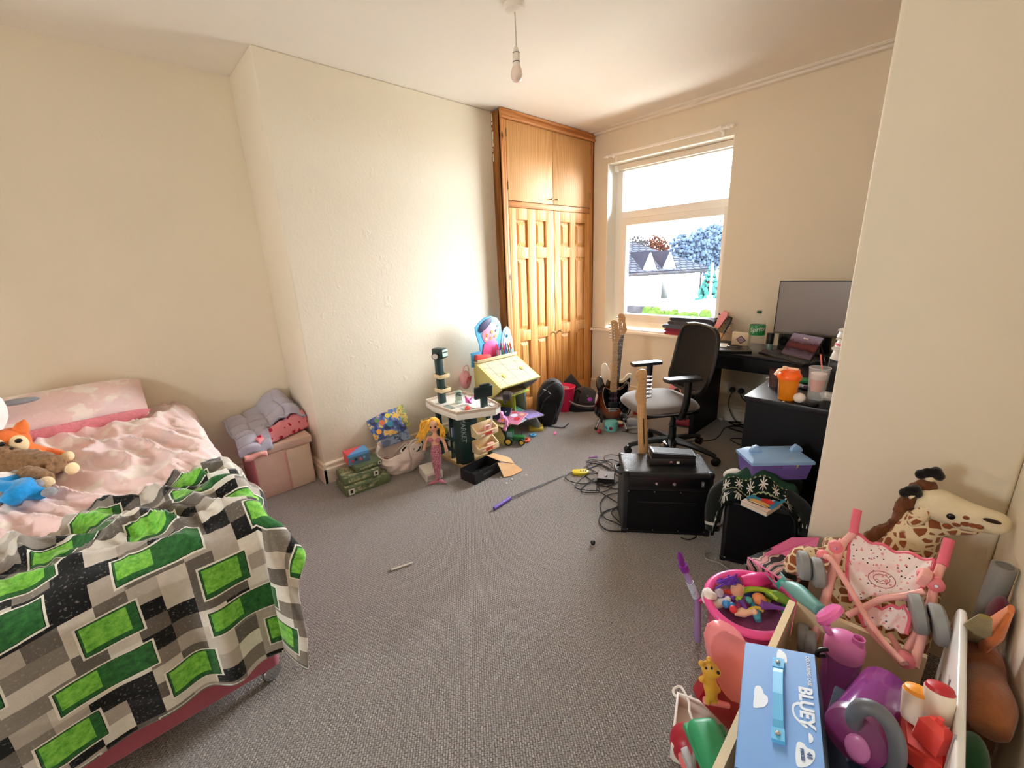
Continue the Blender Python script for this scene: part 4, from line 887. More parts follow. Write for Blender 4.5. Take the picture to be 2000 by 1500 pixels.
# boxes of pretend food on the side shelves
for k, (x, z, c, hh) in enumerate(((-2.46, 0.205, '#3E6FA8', 0.085), (-2.505, 0.205, '#D9D4C8', 0.075), (-2.60, 0.205, '#C9B24A', 0.045), (-2.47, 0.104, '#7A8A72', 0.062), (-2.53, 0.104, '#B9B09A', 0.055), (-2.59, 0.104, '#3A3F3C', 0.05))):
    g = G(); g.box((0, 0, hh/2), (0.036, 0.03, hh), bev=0.002); o = single('toy_food_packet', g, mat('packet%d' % k, c, 0.5, nz=0.25, nscale=60), ['blue and white packet on the upper side shelf of the stall', 'pale packet beside the blue one on the stall', 'yellow packet on the upper side shelf of the stall', 'grey green tin on the lower side shelf of the stall', 'beige packet on the lower side shelf of the stall', 'dark packet at the back of the lower stall shelf'][k], 'toy food', 'toy food on the market stall', loc=(x, 1.69, z))
write('MARKET', basis((-2.338, 1.679, 0.30), V((0, 0, -1)), V((0.55, 0.83, 0)), V((0.83, -0.55, 0))), 0.05, mat('stall_letters', '#8FA3A0', 0.5), t, label='pale vertical lettering on the corner post')
def tray(cy, cz, w, d, h, nm='tray', x=-2.322, m=M_CREAMP, par=None):
    g = G(); g.box((x, cy, cz), (d, w, 0.010), bev=0.003); g.box((x+d/2, cy, cz+h*0.28), (0.008, w, h*0.55), bev=0.003); 
    for s in (-1, 1): g.hexa([(x-d/2, cy+s*w/2-0.004, cz), (x+d/2, cy+s*w/2-0.004, cz), (x+d/2, cy+s*w/2+0.004, cz), (x-d/2, cy+s*w/2+0.004, cz), (x-d/2, cy+s*w/2-0.004, cz+h*1.15), (x+d/2, cy+s*w/2-0.004, cz+h*0.55), (x+d/2, cy+s*w/2+0.004, cz+h*0.55), (x-d/2, cy+s*w/2+0.004, cz+h*1.15)])
    g.box((x-d/2, cy, cz+h*0.6), (0.008, w, h*1.2), bev=0.003); return part(nm, g, m, par or t, world=True)
for cz, yy in ((0.235, 1.842), (0.110, 1.842)):
    tr = tray(yy, cz, 0.195, 0.075, 0.075, 'produce_tray', x=-2.292)
    g = G(); g.box((-2.2495, yy, cz+0.020), (0.002, 0.135, 0.022)); part('price_strip', g, M_REDCARD, tr, world=True)
    for dy in (-0.052, 0.052):
        g = G(); g.box((-2.2482, yy+dy, cz+0.020), (0.001, 0.036, 0.016)); part('price_tag', g, mat('tag_cream', '#E8D8C4', 0.5), tr, world=True)
for k, (y, z, w, hh, lb) in enumerate(((1.80, 0.240, 0.065, 0.028, 'pink bar of pretend food in the upper front tray'), (1.865, 0.240, 0.055, 0.060, 'taller pink packet in the upper front tray'), (1.885, 0.115, 0.06, 0.036, 'pink packet in the lower front tray'))):
    g = G(); g.box((0, 0, hh/2), (0.028, w, hh), bev=0.003); single('toy_snack', g, M_PKCARD, lb, 'toy food', 'toy food on the market stall', loc=(-2.285, y, z))
# scales tower
def twr(px, py): return PD(px, py, (-2.60, 1.69, 0))
b0, b1 = twr(861, 778), twr(856, 700)
g = G(); ux = V((0.6, 0.8, 0)); 
def obox(g, c, w, d, h, rz=0.65, bev=0.006): g.box((0, 0, 0), (d, w, h), at(c.x, c.y, c.z, rz=rz), bev=bev)
cx, cy = -2.605, 1.695; ztop = b1.z
g.box((0, 0, 0), (0.042, 0.052, ztop-CZ), at(cx, cy, (ztop+CZ)/2), bev=0.005); part('tower_column', g, M_DKGRN, t, world=True)
hd = twr(857, 690)
g = G(); g.box((0, 0, 0), (0.105, 0.075, 0.075), at(cx+0.01, cy+0.008, hd.z, rz=0.25), bev=0.016, seg=3); part('scale_head', g, M_DKGRN, t, world=True)
g = G(); g.box((0.0535, 0, 0.004), (0.002, 0.058, 0.05), at(cx+0.01, cy+0.008, hd.z, rz=0.25)); fp = part('face_plate', g, M_PALEGRN, t, world=True)
write('MARKET', at(cx+0.01, cy+0.008, hd.z, rz=0.25) @ basis((0.0552, 0, 0.010), V((0, 1, 0)), V((0, 0, 1)), V((1, 0, 0))), 0.014, M_DKGRN, fp)
g = G(); g.lathe([(0.026, 0), (0.026, 0.012), (0.020, 0.016)], 24, frame((cx+0.03, cy-0.045, hd.z-0.012), (0.75, -0.65, 0))); dl = part('dial', g, mat('dial_dark', '#2A3432', 0.5), t, world=True)
g = G(); g.lathe([(0.020, 0.0165), (0.020, 0.018)], 24, frame((cx+0.03, cy-0.045, hd.z-0.012), (0.75, -0.65, 0))); part('dial_face', g, M_LABEL, dl, world=True)
for zz in (twr(858, 733).z, twr(862, 760).z):
    g = G(); w, d, h = 0.085, 0.085, 0.030
    g.box((cx+0.022, cy, zz-0.012), (d, w, 0.006), bev=0.002)
    for s in (-1, 1): g.box((cx+0.022, cy+s*w/2, zz), (d, 0.006, h), bev=0.002); g.box((cx+0.022+s*d/2, cy, zz), (0.006, w, h), bev=0.002)
    part('scale_tray', g, M_CREAMP, t, world=True)
# card reader, screen, till drawer
p = PD(884, 775, (-2.47, 1.74, 0)); MM = at(-2.50, 1.775, CZ+0.055, ry=-0.25, rz=-0.35)
g = G(); g.box((0, 0, 0), (0.022, 0.052, 0.085), MM, bev=0.008); g.box((0, 0, 0), (0.05, 0.05, 0.02), at(-2.50, 1.775, CZ+0.012), bev=0.004); cr = part('card_reader', g, M_PALEGRN, t, 'pale green card reader', world=True)
for r in range(3):
    for c in range(4): 
        g = G(); g.box((0.0125, -0.016+c*0.0107, 0.024-r*0.011), (0.004, 0.0075, 0.0075), MM); part('key', g, mat('key_dark', '#3A4A46', 0.5), cr, world=True)
MM = at(-2.28, 1.84, CZ+0.115, ry=0.10, rz=-0.15)
g = G(); g.box((0, 0, 0), (0.026, 0.150, 0.095), MM, bev=0.010, seg=3); g.box((0, 0.01, 0.05), (0.024, 0.08, 0.022), MM, bev=0.005); sc = part('till_screen', g, mat('till_dark', '#1B2A2C', 0.4), t, 'dark till screen seen from behind', world=True)
g = G(); g.box((-2.285, 1.845, CZ+0.035), (0.028, 0.055, 0.08), bev=0.006); part('screen_stem', g, M_DKGRN, t, world=True)
g = G(); g.box((-2.47, 1.655, CZ+0.003), (0.10, 0.055, 0.005)); part('counter_pad', g, mat('pad_grey', '#8F9B90', 0.4), t, world=True)
g = G(); g.box((-2.33, 1.73, CZ+0.003), (0.09, 0.07, 0.005)); part('counter_pad', g, mat('pad_grey2', '#9AA59A', 0.4), t, world=True)
q = V((-2.315, 1.715, CZ+0.006)); g = G(); g.lathe([(0.022, 0), (0.024, 0.010), (0.010, 0.024), (0.001, 0.027)], 7, at(*q)); single('coral_toy_gem', g, plastic('coral_plastic', '#F0665E', 0.3), 'coral pink faceted toy on the front corner of the stall counter', 'toy')
q = V((-2.42, 1.83, CZ+0.006)); t2 = thing('pink_paper_flower', 'bright pink folded paper behind the coral toy on the stall counter', 'paper toy', tuple(q)); g = G()
g._new([(-0.03, -0.03, 0.0), (0.035, -0.02, 0.0), (0.02, 0.04, 0.07), (-0.02, -0.04, 0.06), (0.0, 0.0, 0.02), (0.05, 0.02, 0.09)], [(0, 1, 3), (1, 2, 5), (0, 4, 2), (1, 4, 3)]); solid(part('petal', g, mat('pink_paper', '#EE6FBE', 0.5), t2), 0.002)
for k, (x, y, w) in enumerate(((-2.36, 1.80, 0.05), (-2.25, 1.90, 0.05))):
    g = G(); g.box((0, 0, 0.003), (w*0.8, w*1.6, 0.004)); single('play_money_card', g, M_LABEL, ['white printed card on the stall counter by the pink paper', 'white printed card on the stall counter behind the till screen'][k], 'card', loc=(x, y, CZ+0.003), rz=0.3+k)
g = G(); g.box((0, 0, 0), (0.055, 0.065, 0.045), at(-2.20, 2.00, CZ+0.06, rx=0.3, rz=0.6), bev=0.004); g.box((0, 0, 0.024), (0.050, 0.05, 0.003), at(-2.20, 2.00, CZ+0.06, rx=0.3, rz=0.6)); g.rod((-2.21, 1.985, CZ-0.0), (-2.205, 1.99, CZ+0.05), 0.008); part('scanner', g, mat('scanner_dark', '#262326', 0.4), t, 'dark hand scanner on the counter edge', world=True)
g = G(); g.tube(spline([(-2.27, 1.90, CZ-0.05), (-2.262, 1.89, CZ-0.11), (-2.268, 1.88, CZ-0.16)], 5), 0.006, 8); part('scanner_cord', g, M_WHITEP, t, world=True)
g = G(); g.box((-2.665, 1.60, 0.285), (0.10, 0.09, 0.008), bev=0.003)
for s in (-1, 1): g.box((-2.665+s*0.05, 1.60, 0.305), (0.006, 0.09, 0.045), bev=0.002); g.box((-2.665, 1.60+s*0.045, 0.305), (0.10, 0.006, 0.045), bev=0.002)
part('side_bin', g, M_CREAMP, t, world=True)

# --- black shoe box with torn flap
t = thing('shoe_box', 'black cardboard box open on the carpet in front of the market stall', 'box', (-2.17, 1.685, 0), 0.08)
M_BLKCARD = mat('black_card', '#141416', 0.5); M_KRAFT = mat('kraft_card', '#C69A6B', 0.8, nz=0.06)
g = G(); w, d, h = 0.145, 0.255, 0.082
g.box((0, 0, 0.003), (w, d, 0.006))
for s in (-1, 1): g.box((s*w/2, 0, h/2), (0.004, d, h)); g.box((0, s*d/2, h/2), (w, 0.004, h))
part('tray', g, M_BLKCARD, t)
g = G(); g.box((w/2+0.0025, 0.0, 0.045), (0.001, 0.09, 0.012)); part('faint_print', g, mat('faint', '#3A3A3E', 0.5), t)
for k in range(2):
    g = G(); b = [(-0.07, 0.125, 0.080), (0.07, 0.125, 0.080), (0.105, 0.225, 0.030), (0.10, 0.255, 0.010)] if k == 0 else None
    if k == 0: g._new([(-0.065, 0.128, 0.083), (0.072, 0.128, 0.080), (0.115, 0.235, 0.030), (0.055, 0.255, 0.050), (-0.02, 0.245, 0.055), (-0.07, 0.20, 0.075)], [(0, 1, 2, 3, 4, 5)])
    else: g._new([(0.072, 0.10, 0.078), (0.115, 0.235, 0.028), (0.20, 0.235, 0.003), (0.19, 0.12, 0.003), (0.16, 0.07, 0.005)], [(0, 1, 2, 3, 4)])
    solid(part('torn_flap', g, M_KRAFT, t, 'brown inner face of a torn flap', smooth=0), 0.004)
t2 = thing('hair_clip', 'pink and black hair clip inside the black cardboard box', 'hair clip', (-2.165, 1.70, 0.007)); g = G()
for k in range(6): g.tube(spline([(0, -0.04+k*0.016, 0.01), (0.01, -0.04+k*0.016, 0.05), (0.045, -0.04+k*0.016, 0.03)], 4), 0.003, 6)
part('teeth', g, M_BLACKP, t2, kind='stuff'); g = G(); g.tube(spline([(0.0, -0.05, 0.012), (0.02, 0, 0.03), (0.0, 0.05, 0.012)], 5), 0.008, 8); part('grip', g, plastic('clip_pink', '#E0559A', 0.3), t2)
for k, (px, py) in enumerate(((978, 932), (1028, 928), (1000, 936), (990, 944))):
    q = PZ(px, py, 0.003); g = G(); g.prism([(-0.008, -0.004), (0.007, -0.006), (0.009, 0.005), (-0.003, 0.008)], 0, 0.004); single('paper_scrap', g, M_LABEL, 'tiny torn scrap of paper on the carpet, '+('the leftmost by the black box', 'the rightmost by the torn flap', 'the middle one by the box', 'the one nearest the viewer')[k], 'scrap', 'paper scraps on the carpet', loc=(q.x, q.y, 0.001), rz=k)

# --- children's desk easel
M_MDFY = mat('easel_yellow', '#C9BE78', 0.5); M_MDFE = mat('easel_edge', '#E7DFA8', 0.5); M_MDFG = mat('easel_grey', '#8B9096', 0.5); M_LIME = mat('easel_lime', '#B9C75A', 0.5)
t = thing('art_desk', 'yellow and grey childrens art desk with a sloping top by the wardrobe', 'desk', (-2.62, 2.37, 0))
EX0, EX1, EY0, EY1 = -2.76, -2.425, 2.14, 2.585
def side(y, m):
    g = G(); f = basis((0, y, 0), V((1, 0, 0)), V((0, 0, 1)), V((0, -1, 0)))
    g.prism([(EX0, 0), (EX1+0.005, 0), (EX1+0.005, 0.075), (EX1-0.05, 0.145), (EX1-0.16, 0.15), (EX1-0.16, 0.36), (EX1-0.005, 0.475), (EX1-0.005, 0.505), (EX0+0.05, 0.66), (EX0, 0.66)], -0.008, 0.008, f, bev=0.0015)
    return part('side_panel', g, m, t, world=True)
side(EY0+0.008, M_MDFY); side(EY1-0.008, M_MDFG)
p = [PX(925, 716, EX0+0.06), PX(1008, 700, EX0+0.06), PX(1046, 737, EX1), PX(967, 762, EX1)]
y0a, y1a = EY0-0.015, EY1+0.01
g = G(); g.hexa([(EX1+0.012, y0a, 0.492), (EX1+0.012, y1a, 0.492), (EX0+0.045, y1a, 0.655), (EX0+0.045, y0a, 0.655), (EX1+0.015, y0a, 0.504), (EX1+0.015, y1a, 0.504), (EX0+0.048, y1a, 0.667), (EX0+0.048, y0a, 0.667)]); dt = part('sloping_top', g, M_MDFY, t, world=True)
sl = V((EX1+0.012-(EX0+0.045), 0, 0.492-0.655)).normalized(); nn = V((0, 1, 0)).cross(sl) * -1
if nn.z < 0: nn = -nn
SM = basis(((EX0+EX1+0.06)/2, (y0a+y1a)/2, 0.5855), V((0, 1, 0)), -sl, V((0, 1, 0)).cross(-sl))
M_MAPL = mat('map_line', '#7F8F8A', 0.6); M_MAPS = mat('map_cream', '#D3C49C', 0.5)
g = G(); g.box((0, 0, 0.001), (0.43, 0.325, 0.0015), SM); part('map_sheet', g, M_MAPS, dt, world=True)
g = G()
for x in (-0.145, 0.0, 0.145): g.box((x, 0, 0.0022), (0.004, 0.325, 0.001), SM)
for yy in (-0.095, -0.01, 0.08): g.tube([SM @ V((-0.21+0.42*i/14, yy+0.012*math.sin(i*1.1+yy*20), 0.0022)) for i in range(15)], 0.0015, 5)
part('map_lines', g, M_MAPL, dt, world=True, kind='stuff')
for x, yy in ((-0.10, -0.055), (0.14, -0.02)):
    g = G(); g.lathe([(0.020, 0.002), (0.022, 0.006), (0.014, 0.010)], 16, SM @ at(x, yy, 0)); part('lid_knob', g, M_LIME, dt, world=True)
g = G(); g.box(((EX0+0.03), 2.3625, 0.672), (0.085, 0.46, 0.010), bev=0.002); g.box((EX0+0.068, 2.3625, 0.684), (0.008, 0.46, 0.020), bev=0.002); part('pen_ledge', g, M_MAPS, t, world=True)
g = G(); g.box((-2.64, 2.3625, 0.36), (0.22, 0.43, 0.010)); part('upper_shelf', g, M_LIME, t, world=True)
g = G(); g.box((-2.60, 2.3625, 0.155), (0.32, 0.43, 0.010), bev=0.002); part('lower_shelf', g, M_MDFE, t, world=True)
g = G(); g.box((EX0+0.006, 2.3625, 0.37), (0.010, 0.43, 0.56)); part('back_panel', g, M_MDFY, t, world=True)
g = G(); g.box((-2.66, 2.43, 0.26), (0.18, 0.010, 0.19)); part('divider', g, M_LIME, t, world=True)
# cut-out back board: blue silhouette with a pink bubble shape, and a rocket
M_SKYB = mat('board_blue', '#56AEE4', 0.45); M_BPINK = mat('board_pink', '#F2A6C4', 0.45); M_BMAG = mat('board_magenta', '#E65FA0', 0.45); M_BNAVY = mat('board_navy', '#3C3A5E', 0.45)
BXX = EX0+0.005
def bpt(px, py): p = PX(px, py, BXX); return (p.y, p.z)
BM = basis((BXX, 0, 0), V((0, 1, 0)), V((0, 0, 1)), V((1, 0, 0)))
def panel(name, pts, z0, z1, m, par, lab=None):
    g = G(); g.prism([bpt(*p) for p in pts], z0, z1, BM, bev=0.001); return part(name, g, m, par, lab, world=True)
bd = panel('back_board', [(921, 718), (920, 690), (938, 686), (936, 672), (930, 655), (927, 640), (935, 630), (945, 621), (958, 617), (970, 621), (977, 632), (979, 650), (976, 668), (982, 690), (1005, 688), (1005, 702)], -0.006, 0.006, M_SKYB, t, 'blue cut-out board')
panel('cutout_shape', [(940, 655), (944, 640), (954, 630), (966, 630), (974, 638), (972, 652), (967, 664), (955, 672), (945, 668)], 0.006, 0.009, M_BPINK, bd)
panel('cutout_shape', [(944, 672), (955, 665), (968, 665), (974, 680), (972, 694), (941, 697)], 0.009, 0.012, M_BMAG, bd)
panel('cutout_shape', [(933, 646), (937, 634), (948, 623), (959, 619), (958, 629), (948, 642), (938, 650)], 0.009, 0.012, M_BNAVY, bd)
for k, (px, py) in enumerate(((950, 655), (959, 648), (968, 645), (948, 662), (958, 660), (966, 656), (971, 636))):
    y, z = bpt(px, py); g = G(); g.lathe([(0.013, 0.009), (0.013, 0.012)], 10, BM @ at(y, z, 0)); part('sticker', g, mat('sticker%d' % (k % 4), ('#C9A24A', '#C9B04A', '#7FC0D8', '#E8D9B0')[k % 4], 0.4), bd, world=True)
panel('rocket', [(980, 700), (978, 672), (980, 655), (984, 642), (989, 637), (995, 644), (999, 660), (1001, 680), (1001, 700)], -0.004, 0.008, mat('rocket_pale', '#BFE3F2', 0.4), t, 'pale blue rocket cut-out')
panel('rocket_body', [(983, 682), (982, 665), (985, 650), (989, 642), (994, 650), (997, 665), (996, 680)], 0.008, 0.011, M_LABEL, bd)
y, z = bpt(988, 656); g = G(); g.lathe([(0.018, 0.011), (0.018, 0.013), (0.010, 0.013), (0.010, 0.011)], 16, BM @ at(y, z, 0)); part('porthole', g, M_SKYB, bd, world=True)
panel('rocket_fin', [(978, 683), (985, 672), (985, 684)], 0.011, 0.013, mat('fin_red', '#D8483C', 0.4), bd); panel('rocket_fin', [(1000, 682), (994, 672), (995, 683)], 0.011, 0.013, mat('fin_red', '#D8483C', 0.4), bd)
panel('grass_panel', [(979, 700), (979, 684), (1001, 680), (1001, 697)], 0.008, 0.016, mat('panel_green', '#58A7A8', 0.4), bd)
panel('red_tray', [(924, 703), (926, 693), (950, 691), (955, 699), (940, 705)], 0.010, 0.05, plastic('tray_red', '#E0504A', 0.4), bd)
# pens in a cup
q = V((EX0+0.035, 2.40, 0.678)); t2 = thing('pen_cup', 'clear cup of felt pens on the ledge of the art desk', 'pen cup', tuple(q))
g = G(); g.lathe([(0.022, 0), (0.028, 0.06), (0.026, 0.06), (0.020, 0.003)], 16, caps=False); part('cup', g, thin('cup_clear', '#BFD0D8', 0.45), t2)
rr = random.Random(4)
for k in range(13):
    y = 2.36+k*0.0155; c = ('#D8334A', '#3C6FC4', '#E05A9A', '#7A3F8E', '#E08A3C', '#2F8E5A')[k % 6]; a = rr.uniform(-0.35, 0.35)
    g = G(); g.rod((0, 0, 0), (0, 0, 0.105), 0.0045, 8); g.rod((0, 0, 0.105), (0, 0, 0.118), 0.0035, 8, 0.0015); o = single('felt_pen', g, plastic('pen%d' % (k % 6), c, 0.35), ['red', 'blue', 'pink', 'purple', 'orange', 'green'][k % 6]+' felt pen, '+('first second third fourth fifth sixth seventh eighth ninth tenth eleventh twelfth thirteenth'.split()[k])+' from the left on the art desk ledge', 'pen', 'felt pens on the art desk ledge', loc=(EX0+0.025+rr.uniform(0, 0.03), y, 0.678)); o.rotation_euler = (a, rr.uniform(-0.1, 0.3), 0)
# books and papers on the shelves
def flat(name, label, cat, c, w, d, h, rz, col, tilt=0.0, grp=None, deco=None):
    t = thing(name, label, cat, c, rz, grp, rx=tilt)
    g = G(); g.box((0, 0, h/2), (w-0.003, d-0.003, h*0.8)); part('pages', g, mat('paper', '#E3DED2', 0.7), t)
    s = mat('cover_'+col, col, 0.4, nz=0.25, nscale=35)
    g = G(); g.box((0, 0, h-h*0.06), (w, d, h*0.12)); part('front_cover', g, s, t); g = G(); g.box((0, 0, h*0.06), (w, d, h*0.12)); part('back_cover', g, s, t)
    for (x, y, r, c) in deco or (): g = G(); g.lathe([(r, h), (r, h+0.0015)], 12, at(x, y, 0)); part('cover_print', g, mat('dec'+c, c, 0.4), t)
    return t
gp = 'picture books on the art desk shelf'
flat('picture_book', 'navy picture book with a moon leaning at the back of the art desk shelf', 'book', (-2.60, 2.27, 0.205), 0.19, 0.15, 0.008, 0.5, '#2C2F55', 0.5, gp, ((0.05, 0.02, 0.008, '#E8E2D0'),))
flat('picture_book', 'picture book with red and orange print lying on the art desk shelf', 'book', (-2.47, 2.30, 0.19), 0.20, 0.21, 0.008, 0.35, '#C97A9A', 0.15, gp, ((-0.05, -0.06, 0.03, '#E8823C'), (0.0, 0.03, 0.032, '#E6E0F0'), (0.05, -0.02, 0.028, '#C93A48'), (-0.02, 0.075, 0.022, '#D0505A'), (0.06, 0.06, 0.024, '#D8B090')))
flat('picture_book', 'lilac picture book sticking out of the art desk shelf at its right end', 'book', (-2.46, 2.50, 0.165), 0.20, 0.17, 0.010, -0.2, '#8D84C4', 0.0, gp)
flat('picture_book', 'pale blue picture book at the bottom of the art desk shelf', 'book', (-2.49, 2.36, 0.161), 0.20, 0.20, 0.008, 0.15, '#9DB4C8', 0.0, gp)
flat('colouring_book', 'teal book standing behind the red printed one on the art desk shelf', 'book', (-2.60, 2.42, 0.175), 0.15, 0.16, 0.012, -0.3, '#5F9A98', 0.25, gp)
g = G(); g.box((0, 0, 0.012), (0.13, 0.16, 0.024), bev=0.002); single('game_case', g, mat('case_white', '#D9D6D8', 0.4, nz=0.2, nscale=40), 'white and black case on the upper shelf of the art desk', 'case', loc=(-2.56, 2.27, 0.366), rz=0.4)
g = G(); g.box((0, 0, 0.004), (0.15, 0.16, 0.008)); single('drawing_pad', g, mat('pad_beige', '#CBBBA0', 0.6, nz=0.3, nscale=40), 'drawing pad on the upper shelf of the art desk', 'pad', loc=(-2.62, 2.45, 0.366), rz=0.1)
# pink frilly glove hanging at the front of the shelf
q = PX(992, 818, -2.40); t2 = thing('pink_frill_glove', 'pink frilly cloth hanging from the lower shelf of the art desk', 'cloth', (q.x, q.y, 0.05)); rr = random.Random(8)
g = G(); P = [PX(978, 806, -2.40), PX(986, 818, -2.395), PX(989, 832, -2.39), PX(984, 842, -2.39)]
for k in range(22): a = spline(P, 8); p = a[k % len(a)]; g.ball(p+V((rr.uniform(-0.01, 0.012), rr.uniform(-0.016, 0.016), rr.uniform(-0.01, 0.01))), rr.uniform(0.010, 0.018), u=8, v=6)
remesh(part('frill', g, fabric('frill_pink', '#F2A0D8', 0.4, 120), t2, world=True), 0.005, 2)
# pink draw-string bag between desk and wall
p = PX(910, 742, -2.86); t2 = thing('pink_gym_bag', 'pink drawstring bag hanging by the wall behind the art desk', 'bag', (-2.86, p.y, 0.5))
g = G(); g.ball((-2.865, p.y, p.z), (0.04, 0.055, 0.085)); ob = part('pouch', g, fabric('gym_pink', '#E5A3A8', 0.3, 90, 0.12, 12), t2, world=True)
g = G(); g.tube(spline([(-2.85, p.y-0.03, p.z+0.06), (-2.845, p.y-0.025, p.z+0.12), (-2.845, p.y+0.02, p.z+0.125), (-2.85, p.y+0.03, p.z+0.06)], 6), 0.006, 8); part('strap', g, fabric('gym_strap', '#E8B4B2', 0.2), t2, world=True)
g = G(); g.tube(spline([(-2.823, p.y-0.02, p.z-0.02), (-2.82, p.y, p.z+0.03), (-2.823, p.y+0.02, p.z+0.0), (-2.822, p.y+0.03, p.z+0.035)], 6), 0.004, 6); part('stitched_letter', g, mat('gym_red', '#C0304E', 0.6), t2, world=True)

# --- toy tractor
q = PZ(1008, 866, 0.0); t = thing('toy_tractor', 'green toy tractor with yellow wheels in front of the art desk', 'toy tractor', (-2.385, 2.235, 0), math.radians(40))
M_TG = plastic('tractor_green', '#1E6B2F', 0.35); M_TY = plastic('tractor_yellow', '#E8C33A', 0.35); M_TYRE = plastic('tyre_black', '#141414', 0.7); M_TW = thin('tractor_window', '#9CC8DA', 0.75)
g = G(); g.box((0.035, 0, 0.050), (0.10, 0.055, 0.045), bev=0.010); g.box((-0.045, 0, 0.045), (0.075, 0.065, 0.05), bev=0.008); part('chassis', g, M_TG, t)
g = G(); g.box((-0.04, 0, 0.088), (0.062, 0.062, 0.060), bev=0.006, taper=(0.85, 0.9)); part('cab', g, M_TW, t)
for sx in (-1, 1):
    for sy in (-1, 1): g = G(); g.rod((-0.04+sx*0.03, sy*0.030, 0.06), (-0.04+sx*0.026, sy*0.027, 0.122), 0.004, 6); part('cab_post', g, M_TG, t)
g = G(); g.box((-0.04, 0, 0.124), (0.072, 0.068, 0.014), bev=0.006); part('roof', g, M_TG, t)
for x, y, r, w in ((-0.05, 0.045, 0.036, 0.024), (-0.05, -0.045, 0.036, 0.024), (0.06, 0.040, 0.027, 0.02), (0.06, -0.040, 0.027, 0.02)):
    g = G(); m = frame((x, y, r), (0, 1 if y > 0 else -1, 0)); g.lathe([(r*0.6, -w/2), (r*0.95, -w/2), (r, -w/4), (r, w/4), (r*0.95, w/2), (r*0.6, w/2)], 18, m); wl = part('wheel', g, M_TYRE, t)
    g = G(); g.lathe([(r*0.62, w/2-0.004), (r*0.62, w/2+0.001), (r*0.2, w/2+0.004), (0.001, w/2+0.004)], 14, m); part('hub', g, M_TY, wl)
g = G(); g.rod((0.06, 0.012, 0.07), (0.06, 0.012, 0.10), 0.004, 6); part('exhaust', g, M_TYRE, t)
q = PZ(962, 862, 0.0); t = thing('toy_trailer', 'small grey blue toy trailer beside the tractor and stall', 'toy trailer', (q.x-0.02, q.y+0.02, 0), 0.7)
g = G(); g.box((0, 0, 0.03), (0.08, 0.06, 0.006))
for s in (-1, 1): g.box((s*0.04, 0, 0.045), (0.004, 0.06, 0.03)); g.box((0, s*0.03, 0.045), (0.08, 0.004, 0.03))
part('bed', g, plastic('trailer_slate', '#4A6470', 0.5), t)
for s in (-1, 1): g = G(); g.lathe([(0.016, -0.006), (0.016, 0.006)], 14, frame((0, s*0.034, 0.016), (0, 1, 0))); part('wheel', g, M_TYRE, t)
# modelling dough, bits
q = PZ(1026, 862, 0.0); g = G(); rr = random.Random(2)
for k in range(9): a = k*0.7; g.ball((q.x+0.028*math.cos(a), q.y+0.030*math.sin(a), 0.012), (0.016, 0.016, 0.011))
ob = single('orange_dough', g, mat('dough_orange', '#E0583A', 0.6), 'squashed ring of orange modelling dough on the carpet', 'dough'); remesh(ob, 0.005, 2)
q = PZ(1041, 851, 0.0); g = G()
for k in range(8): a = k*0.8; g.ball((q.x+0.020*math.cos(a), q.y+0.024*math.sin(a), 0.009), (0.012, 0.012, 0.008))
ob = single('blue_dough', g, mat('dough_blue', '#4FA6DC', 0.6), 'pale blue ring of modelling dough beyond the orange one', 'dough'); remesh(ob, 0.004, 2)
q = PZ(1084, 846, 0.004); g = G(); g.box((0, 0, 0.004), (0.02, 0.062, 0.008), bev=0.003); single('pink_strip', g, mat('strip_pink', '#E86FA8', 0.5), 'pink plastic strip on the carpet before the backpack', 'toy', loc=(q.x, q.y, 0), rz=0.5)
g = G(); q = PZ(955, 838, 0.07); g.ball((q.x-0.05, q.y+0.09, 0.045), (0.045, 0.05, 0.045)); single('green_net_ball', g, mat('netball', '#BFD38A', 0.7), 'pale green soft ball under the art desk shelf', 'ball')
# ================================================================== bags by the wardrobe
M_NYLON = fabric('black_nylon', '#1B1B1E', 0.25, 220, 0.1, 40, 0.6, 0.1); M_NYLON2 = fabric('grey_nylon', '#4B4A4E', 0.25, 220, 0.1, 40, 0.55, 0.2)
def blob(pts, ref, thick, n=6, pinch=0.55):
    """a stuffed body: the outline swollen in depth"""
    o = outl(pts, ref); c = (sum(p[0] for p in o)/len(o), sum(p[1] for p in o)/len(o)); sp = spline([(p[0], 0, p[1]) for p in o], 4, True); k = len(sp); g = G(); m = facing(ref); rings = []
    for i in range(n+1):
        f = -1+2*i/n; q = (1-abs(f)**2.6)**0.5 if abs(f) < 1 else 0.0; sc = pinch+(1-pinch)*q
        rings.append([m @ V((c[0]+(p.x-c[0])*sc, f*thick/2, c[1]+(p.z-c[1])*sc)) for p in sp])
    vv = [p for r in rings for p in r]; ff = [(a*k+j, a*k+(j+1) % k, (a+1)*k+(j+1) % k, (a+1)*k+j) for a in range(n) for j in range(k)]+[tuple(range(k-1, -1, -1)), tuple(range(n*k, (n+1)*k))]
    g._new(vv, ff); bmesh.ops.recalc_face_normals(g.bm, faces=g.bm.faces); return g
ref = (-2.52, 2.80, 0)
t = thing('backpack', 'black backpack slumped between the art desk and the pink bin', 'backpack', (-2.50, 2.80, 0))
BK = [(1050, 838), (1048, 800), (1050, 770), (1060, 750), (1076, 740), (1090, 742), (1099, 752), (1102, 765), (1098, 785), (1092, 805), (1084, 828), (1072, 836)]
g = blob(BK, ref, 0.20, 8, 0.60); part('bag_body', g, M_NYLON, t, world=True, smooth=60)
r2 = V(ref)-_hz*0.105
g = blob([(1058, 832), (1055, 805), (1062, 790), (1078, 785), (1088, 795), (1084, 815), (1076, 832)], r2, 0.05, 6, 0.7); part('front_pocket', g, M_NYLON, t, world=True, smooth=60)
